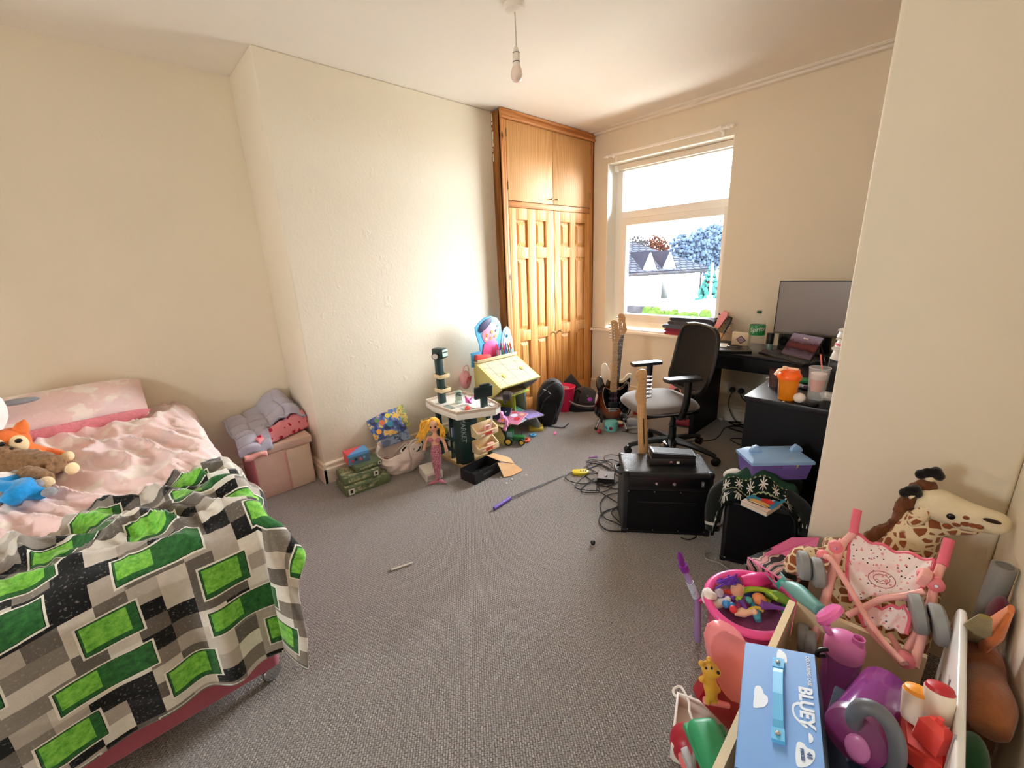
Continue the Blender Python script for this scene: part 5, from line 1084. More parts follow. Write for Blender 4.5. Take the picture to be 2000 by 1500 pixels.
for pts in ([(1053, 775), (1075, 752), (1094, 750), (1100, 768), (1094, 790), (1086, 815)], [(1052, 815), (1062, 785), (1075, 772)]):
    g = G(); g.tube(spline([PD(px, py, V(ref)-_hz*0.10) for px, py in pts], 6), 0.004, 6); part('zip', g, M_NYLON2, t, world=True)
g = G(); g.tube(spline([PD(px, py, V(ref)-_hz*0.05) for px, py in ((1072, 748), (1078, 743), (1086, 746), (1084, 752))], 6), 0.006, 8, flat=0.5); part('grab_handle', g, M_NYLON2, t, world=True)
for a, b in (((1061, 760), (1067, 763)), ((1071, 765), (1076, 770))):
    g = G(); g.tube([PD(*a, V(ref)-_hz*0.112), PD(*b, V(ref)-_hz*0.112)], 0.006, 6, flat=0.4); part('reflective_tab', g, mat('reflective', '#D6D6D8', 0.4), t, 'pale reflective tab', world=True)
q = PZ(1075, 834, 0.004); g = G(); g.tube(spline([q+V((-0.05, -0.01, 0.0)), q+V((0.03, 0.03, 0.0)), q+V((0.10, 0.06, 0.004)), q+V((0.12, 0.12, 0.03))], 5), 0.009, 6, flat=0.35); part('strap', g, M_NYLON, t, world=True)
g = G(); q = PZ(1064, 838, 0.0); g.box((0, 0, 0.012), (0.13, 0.16, 0.024), bev=0.004); single('yellow_folder', g, mat('folder_yellow', '#D9C24A', 0.5), 'yellow folder on the floor under the backpack', 'folder', loc=(q.x-0.08, q.y-0.03, 0), rz=0.8)
# pink bin
c = (PZ(1103, 808, 0.0)+V((-0.09, 0.09, 0))); t = thing('waste_bin', 'bright pink tapered waste bin behind the backpack', 'bin', (c.x, c.y, 0))
g = G(); g.lathe([(0.085, 0.0), (0.088, 0.005), (0.118, 0.245), (0.122, 0.25), (0.117, 0.252), (0.112, 0.24), (0.082, 0.012), (0.001, 0.010)], 28, caps=False); part('bucket', g, plastic('bin_pink', '#E8275F', 0.4), t)
g = G(); g._new([(0.02, -0.09, 0.17), (0.10, -0.03, 0.17), (0.105, -0.035, 0.27), (0.01, -0.10, 0.285), (-0.03, -0.07, 0.20)], [(0, 1, 2, 3, 4)]); solid(part('paper', g, M_LABEL, t, 'crumpled paper showing over the rim', smooth=0), 0.002)
# grey and black soft cases against the wardrobe
ref = (-2.50, 3.42, 0); t = thing('laptop_bag', 'grey messenger bag with a flap leaning in the corner by the wardrobe', 'bag', (-2.46, 3.46, 0))
g = blob([(1118, 792), (1122, 765), (1138, 755), (1150, 757), (1164, 765), (1168, 790), (1166, 798), (1140, 800)], ref, 0.10, 6, 0.75); part('bag_body', g, M_NYLON2, t, world=True, smooth=60)
r2 = V(ref)-_hz*0.055; g = blob([(1130, 790), (1133, 768), (1142, 760), (1155, 762), (1163, 772), (1164, 786), (1148, 788)], r2, 0.02, 4, 0.85); fl = part('flap', g, M_NYLON2, t, world=True, smooth=60)
g = G(); g.lathe([(0.012, 0), (0.012, 0.006), (0.006, 0.006)], 14, upr(facing(PD(1148, 773, V(ref)-_hz*0.068)))); part('clasp', g, M_CHROME, fl, world=True)
g = G(); g.tube(spline([PD(1121, 778, r2), PD(1126, 762, r2), PD(1134, 768, r2), PD(1128, 784, r2)], 5), 0.010, 6, flat=0.4); part('strap', g, M_NYLON, t, world=True)
ref = (-2.62, 3.56, 0); t = thing('soft_case', 'grey square soft case propped behind the messenger bag', 'case', (-2.6, 3.56, 0))
g = G(); o = outl([(1114, 790), (1101, 745), (1116, 730), (1150, 770), (1152, 795)], ref); g.prism(o, -0.02, 0.02, upr(facing(ref)), bev=0.008); part('case_body', g, M_NYLON2, t, world=True)
ref = (-2.40, 3.36, 0); g = blob([(1112, 802), (1112, 786), (1124, 790), (1150, 793), (1168, 792), (1170, 805), (1150, 806)], ref, 0.16, 6, 0.7); t = thing('gig_bag', 'flat black gig bag on the carpet under the messenger bag', 'bag', (-2.4, 3.36, 0)); part('bag_body', g, M_NYLON, t, world=True, smooth=60)
g = G(); g.tube(spline([PD(1112, 784, V(ref)-_hz*0.07), PD(1128, 791, V(ref)-_hz*0.08), PD(1150, 794, V(ref)-_hz*0.08), PD(1168, 791, V(ref)-_hz*0.07)], 6), 0.007, 6); part('piping', g, mat('piping_grey', '#8E8C8C', 0.5), t, world=True)
g = G(); q = PD(1152, 780, V(ref)-_hz*0.09)
for k in range(6): a = k*PI/3; g.ball(q+HR*0.016*math.cos(a)+V((0, 0, 0.014*math.sin(a))), (0.012, 0.008, 0.010), u=8, v=6)
ob = single('purple_toy_flower', g, plastic('toy_purple', '#B44BC4', 0.4), 'small purple toy resting on the messenger bag', 'toy'); remesh(ob, 0.005, 1)

# ================================================================== electric guitars
M_MAPLE = pine('maple_neck', '#CA9F6D', '#CDA271', '#D1A676', knots=False); M_ROSE = mat('rosewood', '#2A1B16', 0.45, nz=0.2, nscale=60); M_GBLK = plastic('guitar_black', '#0E0E10', 0.15, coat=0.6); M_GWHT = plastic('guitar_white', '#E6E2D8', 0.2, coat=0.6)
def burst():
    s = NT('sunburst_lacquer'); X, Y, Z = s.sep(s.coord('Object')); e = s.math('SQRT', s.math('ADD', s.math('POWER', s.math('DIVIDE', X, 0.165), 2.0), s.math('POWER', s.math('DIVIDE', s.math('SUBTRACT', Y, 0.175), 0.22), 2.0)))
    s.set(s.ramp(e, [(0.15, '#9A5526'), (0.5, '#7A3818'), (0.78, '#2E120B'), (0.95, '#120A09')]), 0.12); s.b.inputs['Coat Weight'].default_value = 0.8; s.b.inputs['Coat Roughness'].default_value = 0.05; return s.m
STRAT = [(0, 0.0), (0.09, 0.012), (0.145, 0.055), (0.160, 0.11), (0.150, 0.165), (0.124, 0.215), (0.118, 0.255), (0.135, 0.30), (0.140, 0.335), (0.122, 0.350), (0.098, 0.325), (0.070, 0.292), (0.030, 0.288), (-0.030, 0.288), (-0.062, 0.300), (-0.085, 0.335), (-0.105, 0.385), (-0.135, 0.395), (-0.150, 0.36), (-0.143, 0.30), (-0.128, 0.24), (-0.135, 0.18), (-0.160, 0.115), (-0.150, 0.055), (-0.09, 0.012)]
OFFS = [(0.0, 0.0), (0.10, 0.008), (0.160, 0.05), (0.165, 0.11), (0.145, 0.17), (0.122, 0.225), (0.125, 0.28), (0.145, 0.33), (0.140, 0.37), (0.110, 0.375), (0.085, 0.34), (0.060, 0.305), (0.028, 0.295), (-0.03, 0.300), (-0.055, 0.335), (-0.075, 0.40), (-0.110, 0.445), (-0.140, 0.43), (-0.150, 0.37), (-0.138, 0.29), (-0.145, 0.20), (-0.165, 0.12), (-0.155, 0.05), (-0.09, 0.008)]
HEADS = [(-0.021, 0.0), (-0.026, 0.02), (-0.030, 0.06), (-0.034, 0.11), (-0.040, 0.150), (-0.046, 0.172), (-0.030, 0.190), (-0.008, 0.188), (0.012, 0.174), (0.020, 0.150), (0.022, 0.120), (0.032, 0.085), (0.046, 0.050), (0.034, 0.020), (0.021, 0.0)]
TELEH = [(-0.021, 0.0), (-0.024, 0.03), (-0.026, 0.09), (-0.030, 0.15), (-0.030, 0.185), (-0.012, 0.198), (0.012, 0.195), (0.026, 0.180), (0.028, 0.155), (0.016, 0.135), (0.024, 0.09), (0.036, 0.045), (0.030, 0.015), (0.021, 0.0)]
def guitar(t, body, bm_, gm, boardm, headout, gd=True, neck0=0.25, nut=0.735):
    """local frame: x across, y from strap button to head, z up from the face"""
    sp = [(p.x, p.y) for p in spline([(a, b, 0) for a, b in body], 3, True)]
    g = G(); g.prism(sp, -0.042, 0.0, bev=0.007, seg=3); part('body', g, bm_, t)
    if gm:
        pg = [(0.115, 0.20), (0.128, 0.315), (0.118, 0.336), (0.090, 0.305), (0.062, 0.284), (0.030, 0.28), (-0.030, 0.28), (-0.062, 0.292), (-0.080, 0.30), (-0.092, 0.255), (-0.085, 0.19), (-0.065, 0.13), (-0.048, 0.115), (0.045, 0.118), (0.085, 0.075), (0.125, 0.065), (0.142, 0.10), (0.135, 0.15)]
        ps = [(p.x, p.y) for p in spline([(a, b, 0) for a, b in pg], 3, True)]
        g = G(); g.prism([(x*1.03, (y-0.19)*1.03+0.19) for x, y in ps], 0.0, 0.0016); part('pickguard_edge', g, M_GWHT, t)
        g = G(); g.prism(ps, 0.0016, 0.003); pgp = part('pickguard', g, gm, t)
        for y in (0.255, 0.205, 0.150):
            g = G(); g.box((0, y, 0.006), (0.082, 0.017 if y > 0.17 else 0.034, 0.009), bev=0.003); pk = part('pickup', g, M_BLACKP, t)
            for k in range(6): g = G(); g.lathe([(0.0025, 0), (0.0025, 0.002)], 6, at(-0.026+k*0.0104, y, 0.0102)); part('pole_piece', g, M_CHROME, pk)
        for x, y in ((0.075, 0.135), (0.100, 0.105), (0.122, 0.085)):
            g = G(); g.lathe([(0.013, 0.003), (0.011, 0.014), (0.009, 0.018), (0.001, 0.018)], 16, at(x, y, 0)); part('control_knob', g, M_BLACKP, t)
        g = G(); g.box((0.055, 0.165, 0.009), (0.005, 0.018, 0.012), bev=0.002); part('selector_switch', g, M_CHROME, t)
        g = G(); g.box((0, 0.100, 0.005), (0.082, 0.030, 0.010), bev=0.003); br = part('bridge', g, M_CHROME, t)
        for k in range(6): g = G(); g.box((-0.029+k*0.0116, 0.104, 0.012), (0.009, 0.020, 0.005), bev=0.001); part('saddle', g, M_CHROME, br)
        g = G(); g.lathe([(0.034, 0), (0.032, 0.002), (0.022, 0.001), (0.012, -0.002), (0.001, -0.003)], 20, at(0.105, 0.048, 0.001, rz=-0.6) @ Matrix.Diagonal((1.25, 0.62, 1, 1))); part('jack_plate', g, M_CHROME, t)
    L = nut-neck0
    g = G(); g.hexa([(-0.027, neck0, -0.018), (0.027, neck0, -0.018), (0.021, nut, -0.016), (-0.021, nut, -0.016), (-0.028, neck0, 0.006), (0.028, neck0, 0.006), (0.021, nut, 0.006), (-0.021, nut, 0.006)])
    g.tube([(0, neck0+0.06, -0.014), (0, nut, -0.012)], [0.025, 0.020], 12, flat=0.55); nk = part('neck', g, M_MAPLE, t)
    g = G(); g.hexa([(-0.028, neck0, 0.006), (0.028, neck0, 0.006), (0.0212, nut, 0.006), (-0.0212, nut, 0.006), (-0.027, neck0, 0.011), (0.027, neck0, 0.011), (0.0205, nut, 0.011), (-0.0205, nut, 0.011)]); fb = part('fingerboard', g, boardm, t)
    g = G()
    for k in range(1, 22):
        y = nut-0.648*(1-2**(-k/12))
        if y > neck0+0.005: w = lerp(0.0205, 0.027, (nut-y)/L); g.box((0, y, 0.0115), (w*2, 0.0022, 0.0018))
    part('frets', g, M_CHROME, fb, kind='stuff')
    for k in (3, 5, 7, 9, 12, 15, 17):
        y = nut-0.648*((1-2**(-k/12))+(1-2**(-(k-1)/12)))/2
        g = G(); g.lathe([(0.0035, 0.011), (0.0035, 0.0117)], 8, at(0, y, 0)); part('fret_dot', g, M_BLACKP if boardm is M_MAPLE else M_GWHT, fb)
    sp = [(p.x, p.y+nut) for p in spline([(a, b, 0) for a, b in headout], 3, True)]
    g = G(); g.prism(sp, -0.016, -0.001, bev=0.002); hd = part('headstock', g, M_MAPLE, t)
    for k in range(6):
        f = k/5; x = lerp(-0.030, -0.040, f)+0.006; y = nut+0.035+f*0.118
        g = G(); g.lathe([(0.0045, -0.004), (0.004, 0.010)], 10, at(x+0.010, y, 0)); g.box((x-0.001, y, -0.022), (0.022, 0.014, 0.012), bev=0.003); g.rod((x-0.004, y, -0.022), (x-0.014, y, -0.022), 0.003, 6); g.ball((x-0.019, y, -0.022), (0.007, 0.006, 0.008), u=8, v=6); part('tuner', g, M_CHROME, hd)
    g = G(); g.box((0, nut, 0.009), (0.041, 0.004, 0.008)); part('nut', g, M_GWHT, t)
    if gm:
        for k in range(6): g = G(); g.tube([(-0.029+k*0.0116, 0.108, 0.0145), (-0.017+k*0.0068, nut, 0.0135), (-0.016+0.0*k, nut+0.035+k*0.0236, 0.004)], 0.0006, 4); part('string', g, M_CHROME, t)
    for x, y in ((0, -0.004), (-0.12, 0.398)):
        g = G(); g.lathe([(0.007, 0), (0.004, 0.006), (0.007, 0.010)], 10, frame((x, y, -0.02), (0, -1 if y < 0.1 else 1, 0))); part('strap_button', g, M_CHROME, t)
def place(t, o, ydir, zhint):
    y = V(ydir).normalized(); z = V(zhint); z = (z-y*z.dot(y)).normalized(); m = basis(o, y.cross(z), y, z); t.matrix_world = m
    l, r, s = m.decompose(); t.location = l; t.rotation_mode = 'XYZ'; t.rotation_euler = r.to_euler(); MW[t.name] = m.copy()
ref = (-1.95, 3.03, 0); o = PD(1196, 822, ref); h = PD(1204, 618, V(ref)+_hz*0.14)
t = thing('electric_guitar', 'sunburst electric guitar with a black pickguard on a floor stand', 'guitar'); place(t, o, h-o, -_hz+V((0, 0, 0.15))); guitar(t, STRAT, burst(), M_GBLK, M_MAPLE, HEADS, neck0=0.265, nut=0.70)
ref2 = V((-2.02, 3.17, 0)); o2 = PD(1196, 806, ref2); h2 = PD(1220, 600, ref2+_hz*0.17)
t = thing('electric_guitar', 'white offset guitar with a dark fingerboard behind the sunburst one', 'guitar'); place(t, o2, h2-o2, -_hz+V((0, 0, 0.15))); guitar(t, OFFS, M_GWHT, M_GBLK, M_ROSE, HEADS, neck0=0.275, nut=0.72)
# guitar stand
t = thing('guitar_stand', 'black and chrome guitar stand under the sunburst guitar', 'stand', (-1.96, 3.05, 0))
top = o+V((0, 0, 0.02))+_hz*0.09
for px, py in ((1163, 838), (1225, 842)):
    f = PZ(px, py, 0.012); up = PD(1172 if px < 1200 else 1218, 818, V(o)-_hz*0.01)
    g = G(); g.rod(f, up, 0.009, 10); lg = part('leg', g, M_CHROME, t, world=True)
    g = G(); g.rod(f-V((0, 0, 0.006)), f.lerp(up, 0.14), 0.013, 10); part('rubber_foot', g, M_BLACKP, lg, world=True)
    g = G(); d = -_hz*0.075; g.tube([up, up+V((0, 0, -0.012)), up+d*0.2+V((0, 0, -0.012)), up+d*0.8+V((0, 0, -0.004)), up+d+V((0, 0, 0.02))], 0.010, 8); part('cradle_arm', g, M_BLACKP, t, world=True)
g = G(); f = V((o.x, o.y, 0))+_hz*0.22; g.rod((f.x, f.y, 0.01), top+V((0, 0, 0.05)), 0.009, 10); part('leg', g, M_CHROME, t, world=True)
g = G(); a, b = PD(1172, 822, V(o)), PD(1218, 822, V(o)); g.tube([a, top, b], 0.009, 8); part('yoke', g, M_BLACKP, t, world=True)
# teal toy drum below, papers, red box, shoe
q = PZ(1193, 845, 0.0); t = thing('toy_drum', 'turquoise toy with coloured dots under the sunburst guitar', 'toy', (q.x-0.03, q.y+0.05, 0)); fm = facing((q.x, q.y, 0))
M_TEAL = plastic('toy_teal', '#7CCBC4', 0.4)
g = G(); g.lathe([(0.052, 0), (0.058, 0.006), (0.060, 0.065), (0.056, 0.088), (0.030, 0.096), (0.001, 0.097)], 24); part('shell', g, M_TEAL, t)
for a, c in ((-2.7, '#4C8FC0'), (-1.95, '#7A2434'), (-3.4, '#C0303E')):
    g = G(); g.lathe([(0.016, 0), (0.015, 0.004), (0.001, 0.005)], 14, frame((0.058*math.cos(a+0.9), 0.058*math.sin(a+0.9), 0.038), (math.cos(a+0.9), math.sin(a+0.9), 0))); part('dot', g, plastic('dot'+c, c, 0.3), t)
p = PZ(1170, 842, 0.02); g = G(); g.ball(p, 0.020); single('red_bauble', g, plastic('bauble_red', '#B03040', 0.3), 'small red ball against the left foot of the guitar stand', 'ball')
p = PZ(1207, 832, 0.01); g = G(); g.rod(p, p+HR*0.10+V((0, 0, 0.012)), 0.011, 10); single('red_tube', g, plastic('tube_red', '#A23048', 0.4), 'dark red tube on the carpet to the right of the turquoise toy', 'tube')
p = PZ(1200, 826, 0.0); g = G(); g.box((0, 0, 0.002), (0.12, 0.10, 0.004)); single('paper_sheet', g, M_LABEL, 'white sheet of paper on the carpet behind the turquoise toy', 'paper', loc=(p.x, p.y+0.03, 0.001), rz=0.5)
p = PZ(1236, 836, 0.0); t = thing('white_shoe', 'grey white trainer on the carpet beside the guitar stand', 'shoe', (p.x, p.y+0.03, 0), 0.9); g = G(); g.box((0, 0, 0.008), (0.20, 0.075, 0.016), bev=0.007); part('sole', g, mat('sole_white', '#D8D6D2', 0.5), t)
g = G(); g.tube(spline([(-0.08, 0, 0.050), (-0.03, 0, 0.055), (0.03, 0, 0.038), (0.085, 0, 0.028)], 5), [0.036, 0.036, 0.034, 0.024], 14); part('upper', g, mat('shoe_upper', '#B9BAC0', 0.6), t)
p = PZ(1241, 806, 0.03); g = G(); g.box((0, 0, 0.022), (0.09, 0.16, 0.044), bev=0.003); single('red_box', g, mat('box_red', '#C8383E', 0.45), 'red and black box on the carpet beyond the guitar stand', 'box', loc=(p.x-0.02, p.y+0.10, 0), rz=0.4)

# ================================================================== desk along the window wall and its return
M_DESK = mat('desk_black_brown', '#0B0B0E', 0.5, spec=0.25, nz=0.15, nscale=10, bump=0.03, bscale=60); M_DESKT = mat('desk_top_black', '#121216', 0.30, nz=0.1, nscale=12)
DZ = 0.735; DY0, DX0 = 3.335, -1.40
t = thing('desk', 'long black desk along the window wall', 'desk', (-0.8, 3.6, 0))
g = G(); g.box(((DX0+0.15)/2, (DY0+3.865)/2, DZ-0.011), (0.15-DX0, 3.865-DY0, 0.022), bev=0.002); part('desktop', g, M_DESKT, t, world=True)
g = G(); g.box(((DX0+0.034+0.15)/2, DY0+0.010, DZ-0.073), (0.15-DX0-0.034, 0.018, 0.100), bev=0.001); part('drawer_front', g, M_DESK, t, world=True)
g = G(); g.box((DX0+0.017, (DY0+3.865)/2, (DZ-0.022)/2), (0.034, 3.865-DY0-0.01, DZ-0.022)); part('side_panel', g, M_DESK, t, world=True)
UX, UY = -0.70, 2.335
t = thing('desk_return', 'black desk return unit in front of the main desk, beside the nib of wall', 'desk', (-0.4, 2.8, 0))
g = G(); g.box(((UX-0.08)/2, (UY+3.325)/2, DZ-0.013), (-0.08-UX, 3.325-UY, 0.026), bev=0.002); part('desktop', g, M_DESKT, t, world=True)
g = G(); g.box(((UX-0.08)/2+0.005, UY+0.022, 0.354), (-0.09-UX, 0.020, 0.708)); part('end_panel', g, M_DESK, t, world=True)
g = G(); g.box((UX+0.36, 2.85, 0.36), (0.018, 0.95, 0.70)); part('modesty_panel', g, M_DESK, t, world=True)
p = PY(1530, 786, UY+0.012); g = G(); g.lathe([(0.008, 0), (0.008, 0.003), (0.003, 0.004)], 12, frame(p, (0, -1, 0))); part('screw_cap', g, M_LABEL, t, 'white screw cap', world=True)

# --- sockets and plugs
t = thing('wall_socket', 'double wall socket with two black plugs under the desk', 'socket', (-1.235, YB-0.006, 0.31))
g = G(); g.box((-1.235, YB-0.005, 0.305), (0.147, 0.010, 0.088), bev=0.004); part('face_plate', g, mat('socket_white', '#CFC8BC', 0.4), t, world=True)
for x in (-1.262, -1.190):
    g = G(); g.lathe([(0.024, 0.0), (0.026, 0.006), (0.024, 0.026), (0.017, 0.034), (0.001, 0.034)], 16, frame((x, YB-0.010, 0.300), (0, -1, 0))); single('plug', g, M_BLACKP, 'black plug in the wall socket, '+('the one nearer the window' if x < -1.23 else 'the one nearer the desk return'), 'plug', 'plugs in the wall socket')
M_CABLE = plastic('cable_black', '#0D0D0E', 0.45); M_CABLEG = plastic('cable_grey', '#8D8A86', 0.5)
def cable(pts, r, label, m=M_CABLE, name='cable', cat='cable', grp=None, n=8): g = G(); g.tube(spline(pts, n), r, 6); return single(name, g, m, label, cat, grp)
cable([(-1.262, YB-0.030, 0.275), (-1.275, YB-0.045, 0.20), (-1.25, YB-0.05, 0.10), (-1.18, YB-0.06, 0.02), (-1.02, YB-0.10, 0.008)], 0.004, 'black cable hanging from the left plug to the skirting')
cable([(-1.190, YB-0.030, 0.275), (-1.16, YB-0.04, 0.235), (-1.06, YB-0.06, 0.19), (-0.95, YB-0.10, 0.20)], 0.004, 'black cable running from the right plug behind the desk return')
cable([(-1.45, 3.10, 0.004), (-1.2, 3.35, 0.004), (-1.22, 3.70, 0.004), (-1.05, 3.78, 0.006), (-0.95, 3.6, 0.004), (-1.1, 3.45, 0.004), (-0.8, 3.3, 0.004)], 0.004, 'tangle of black cable on the carpet below the socket')
cable([(-1.15, 3.82, 0.03), (-1.22, 3.74, 0.04), (-1.10, 3.70, 0.035), (-1.02, 3.76, 0.03), (-1.13, 3.79, 0.02), (-1.20, 3.69, 0.01), (-1.06, 3.66, 0.005)], 0.006, 'thick bundle of black cable heaped against the skirting under the desk')
p = PZ(1408, 820, 0.01); g = G(); g.ball((p.x, p.y, 0.018), (0.02, 0.016, 0.016), u=7, v=5); single('paper_ball', g, M_LABEL, 'crumpled white tissue on the cables under the desk', 'paper')
p = PZ(1333, 826, 0.03); t = thing('red_shoe', 'dark red shoe on the carpet beneath the chair seat', 'shoe', (p.x, p.y, 0), 0.3); g = G(); g.tube(spline([(-0.10, 0, 0.06), (-0.03, 0, 0.045), (0.05, 0, 0.032), (0.11, 0, 0.025)], 5), [0.035, 0.042, 0.036, 0.022], 12); part('upper', g, mat('shoe_red', '#8E2434', 0.6), t); g = G(); g.box((0.0, 0, 0.006), (0.23, 0.075, 0.012), bev=0.005); part('sole', g, M_BLACKP, t)

# ================================================================== swivel chair
CC = V((-1.335, 2.895, 0)); fa = math.atan2(-0.835, -0.55)        # facing
M_MESH = fabric('chair_mesh', '#0C0D0F', 0.4, 500, 0.1, 100, 0.7, 0.1); M_SEAT = fabric('seat_grey', '#6E6662', 0.25, 400, 0.06, 60, 0.85, 0.3); M_CHP = plastic('chair_plastic', '#0A0B0C', 0.38)
t = thing('office_chair', 'black swivel office chair with a grey seat and mesh back at the desk', 'chair', tuple(CC), fa)
for k in range(5):
    a = math.radians(-140+72*k)-fa; d = V((math.cos(a), math.sin(a), 0))
    g = G(); g.tube([d*0.02+V((0, 0, 0.115)), d*0.12+V((0, 0, 0.112)), d*0.25+V((0, 0, 0.088)), d*0.322+V((0, 0, 0.068))], [0.032, 0.026, 0.020, 0.017], 8); lg = part('base_arm', g, M_CHP, t)
    c = d*0.325; s = V((-d.y, d.x, 0))
    for q in (-1, 1): g = G(); g.lathe([(0.012, -0.009), (0.028, -0.008), (0.029, 0.006), (0.022, 0.010)], 16, frame((c.x+s.x*q*0.013, c.y+s.y*q*0.013, 0.029), s*q)); part('caster_wheel', g, M_CHP, lg)
g = G(); g.lathe([(0.034, 0.06), (0.036, 0.13), (0.028, 0.16), (0.028, 0.23), (0.020, 0.235), (0.020, 0.36)], 18); part('gas_column', g, M_CHP, t)
g = G(); g.box((0.02, 0, 0.375), (0.24, 0.17, 0.045), bev=0.012); g.rod((0.05, 0.05, 0.375), (0.05, 0.23, 0.37), 0.006); part('mechanism', g, M_CHP, t)
def cush(u, v, top):
    a = u*2*PI; r = v; n = 3.4; ca, sa = math.cos(a), math.sin(a); k = (abs(ca)**n+abs(sa)**n)**(-1/n)
    x, y = 0.245*ca*k*r, 0.252*sa*k*r; e = max(0.0, 1-r**5)**0.5
    z = (0.432+0.048*e-0.014*max(0, (r*ca*k))**2+0.006*(abs(sa*k*r))**2) if top else 0.432-0.034*e
    return V((x+0.13, y, z))
g = G(); g.sheet(lambda u, v: cush(u, v, True), 48, 14); g.sheet(lambda u, v: cush(1-u, v, False), 48, 10); part('seat', g, M_SEAT, t, 'grey upholstered seat', smooth=180)
g = G(); g.box((0.13, 0, 0.400), (0.40, 0.42, 0.022), bev=0.010); part('seat_pan', g, M_CHP, t)
bx = [( -0.165+0.02, -0.17, 0.53), (-0.175, -0.225, 0.60), (-0.205, -0.238, 0.72), (-0.23, -0.225, 0.88), (-0.245, -0.17, 0.962), (-0.25, 0, 0.985), (-0.245, 0.17, 0.962), (-0.23, 0.225, 0.88), (-0.205, 0.238, 0.72), (-0.175, 0.225, 0.60), (-0.145, 0.17, 0.53), (-0.14, 0, 0.52)]
g = G(); g.tube(spline([(p[0]+0.08, p[1], p[2]) for p in bx], 5, True), 0.014, 8, True); part('back_frame', g, M_CHP, t)
def bk(u, v):
    z = lerp(0.52, 0.982, v); w = 0.237*(1-0.30*max(0, (v-0.75)/0.25)**2.2-0.28*max(0, (0.2-v)/0.2)**2); y = (u-0.5)*2*w
    return V((0.08+lerp(-0.145, -0.25, v)-0.02*math.sin(v*PI)-0.045*(1-(2*u-1)**2)*0.8+0.012, y, z))
g = G(); g.sheet(bk, 20, 20); solid(part('backrest_mesh', g, M_MESH, t, smooth=180), 0.010)
g = G(); g.tube(spline([(0.0, 0, 0.38), (-0.08, 0, 0.40), (-0.155, 0, 0.50), (-0.18, 0, 0.66)], 6), [0.030, 0.030, 0.028, 0.020], 10); part('back_stem', g, M_CHP, t)
for s in (1, -1):
    g = G(); g.tube(spline([(0.09, s*0.17, 0.385), (0.09, s*0.245, 0.40), (0.075, s*0.265, 0.52), (0.07, s*0.262, 0.655)], 6), [0.018, 0.022, 0.024, 0.024], 10, flat=1.0); ar = part('armrest_post', g, M_CHP, t)
    g = G(); g.prism([(0.225, s*0.205), (0.235, s*0.235), (0.225, s*0.285), (-0.01, s*0.300), (-0.025, s*0.26), (-0.01, s*0.215)], 0.655, 0.682, bev=0.009, seg=3); part('armrest_pad', g, plastic('arm_pad', '#2E3033', 0.35), t)

# ================================================================== amplifier, pedal, third guitar
M_TOLEX = mat('black_tolex', '#0F0F11', 0.42, bump=0.5, bscale=420); M_GRILL = fabric('grille_black', '#0A0A0C', 0.4, 600, 0.1, 100, 0.8, 0.0); M_AMPTOP = mat('tolex_top', '#2A2B2E', 0.22, nz=0.25, nscale=25, bump=0.7, bscale=300)
A0 = V((-1.071, 1.785, 0)); aw = V((0.357, 0.285, 0)).normalized(); ad = V((-aw.y, aw.x, 0)); AW, AD, AH = 0.457, 0.238, 0.372
amp = thing('guitar_amplifier', 'black guitar amplifier with corner caps standing on the carpet', 'amplifier', tuple(A0+aw*AW/2+ad*AD/2), math.atan2(aw.y, aw.x))
x, y, z = AW/2, AD/2, AH
g = G(); g.box((0, 0, AH/2), (AW, AD, AH), bev=0.010, seg=3); part('cabinet', g, M_TOLEX, amp)
g = G(); g.box((0, 0, AH+0.0004), (AW-0.03, AD-0.03, 0.0012)); part('cabinet_top', g, M_AMPTOP, amp)
g = G(); g.box((0, -y-0.002, 0.145), (AW-0.05, 0.006, 0.245), bev=0.003); part('back_board', g, M_GRILL, amp)
g = G(); g.box((0, -y-0.003, 0.318), (AW-0.05, 0.006, 0.062), bev=0.002); cp = part('control_panel', g, plastic('panel_black', '#0B0B0D', 0.3), amp)
g = G(); g.box((0, -y-0.004, 0.276), (AW-0.05, 0.008, 0.008), bev=0.002); part('panel_lip', g, M_TOLEX, amp)
g = G(); g.box((0, -y-0.006, 0.20), (0.30, 0.004, 0.006), bev=0.001); part('panel_lip', g, M_TOLEX, amp)
for k, (xx, r, m) in enumerate(((-0.06, 0.008, M_CHROME), (0.03, 0.010, M_CHROME))): g = G(); g.lathe([(r, 0), (r, 0.004), (r*0.5, 0.005), (r*0.5, 0.001)], 14, frame((xx, -y-0.006, 0.312), (0, -1, 0))); part('jack', g, m, cp)
for xx, w, h in ((0.172, 0.014, 0.030), (0.172, 0.010, 0.012)): g = G(); g.box((xx, -y-0.0075, 0.315), (w, 0.003, h), bev=0.001); part('rating_plate', g, M_LABEL if h < 0.02 else mat('plate_grey', '#6E6E70', 0.4), cp)
for a in range(8): g = G(); g.lathe([(0.004, 0), (0.004, 0.002), (0.001, 0.003)], 8, frame((-0.20+0.40*(a % 4)/3, -y-0.004, 0.262 if a < 4 else 0.03), (0, -1, 0))); part('screw', g, M_CHROME, amp)
for sx in (-1, 1):
    for sy in (-1, 1):
        for sz in (0, 1): g = G(); g.box((sx*(x-0.014), sy*(y-0.014), sz*(z-0.028)+0.014), (0.034, 0.034, 0.034), bev=0.010, seg=3); part('corner_cap', g, M_BLACKP, amp)
g = G(); g.tube(spline([(-x-0.006, 0.05, 0.33), (-x-0.03, 0.02, 0.335), (-x-0.03, -0.03, 0.335), (-x-0.006, -0.06, 0.33)], 5), 0.008, 8); part('side_handle', g, M_BLACKP, amp)
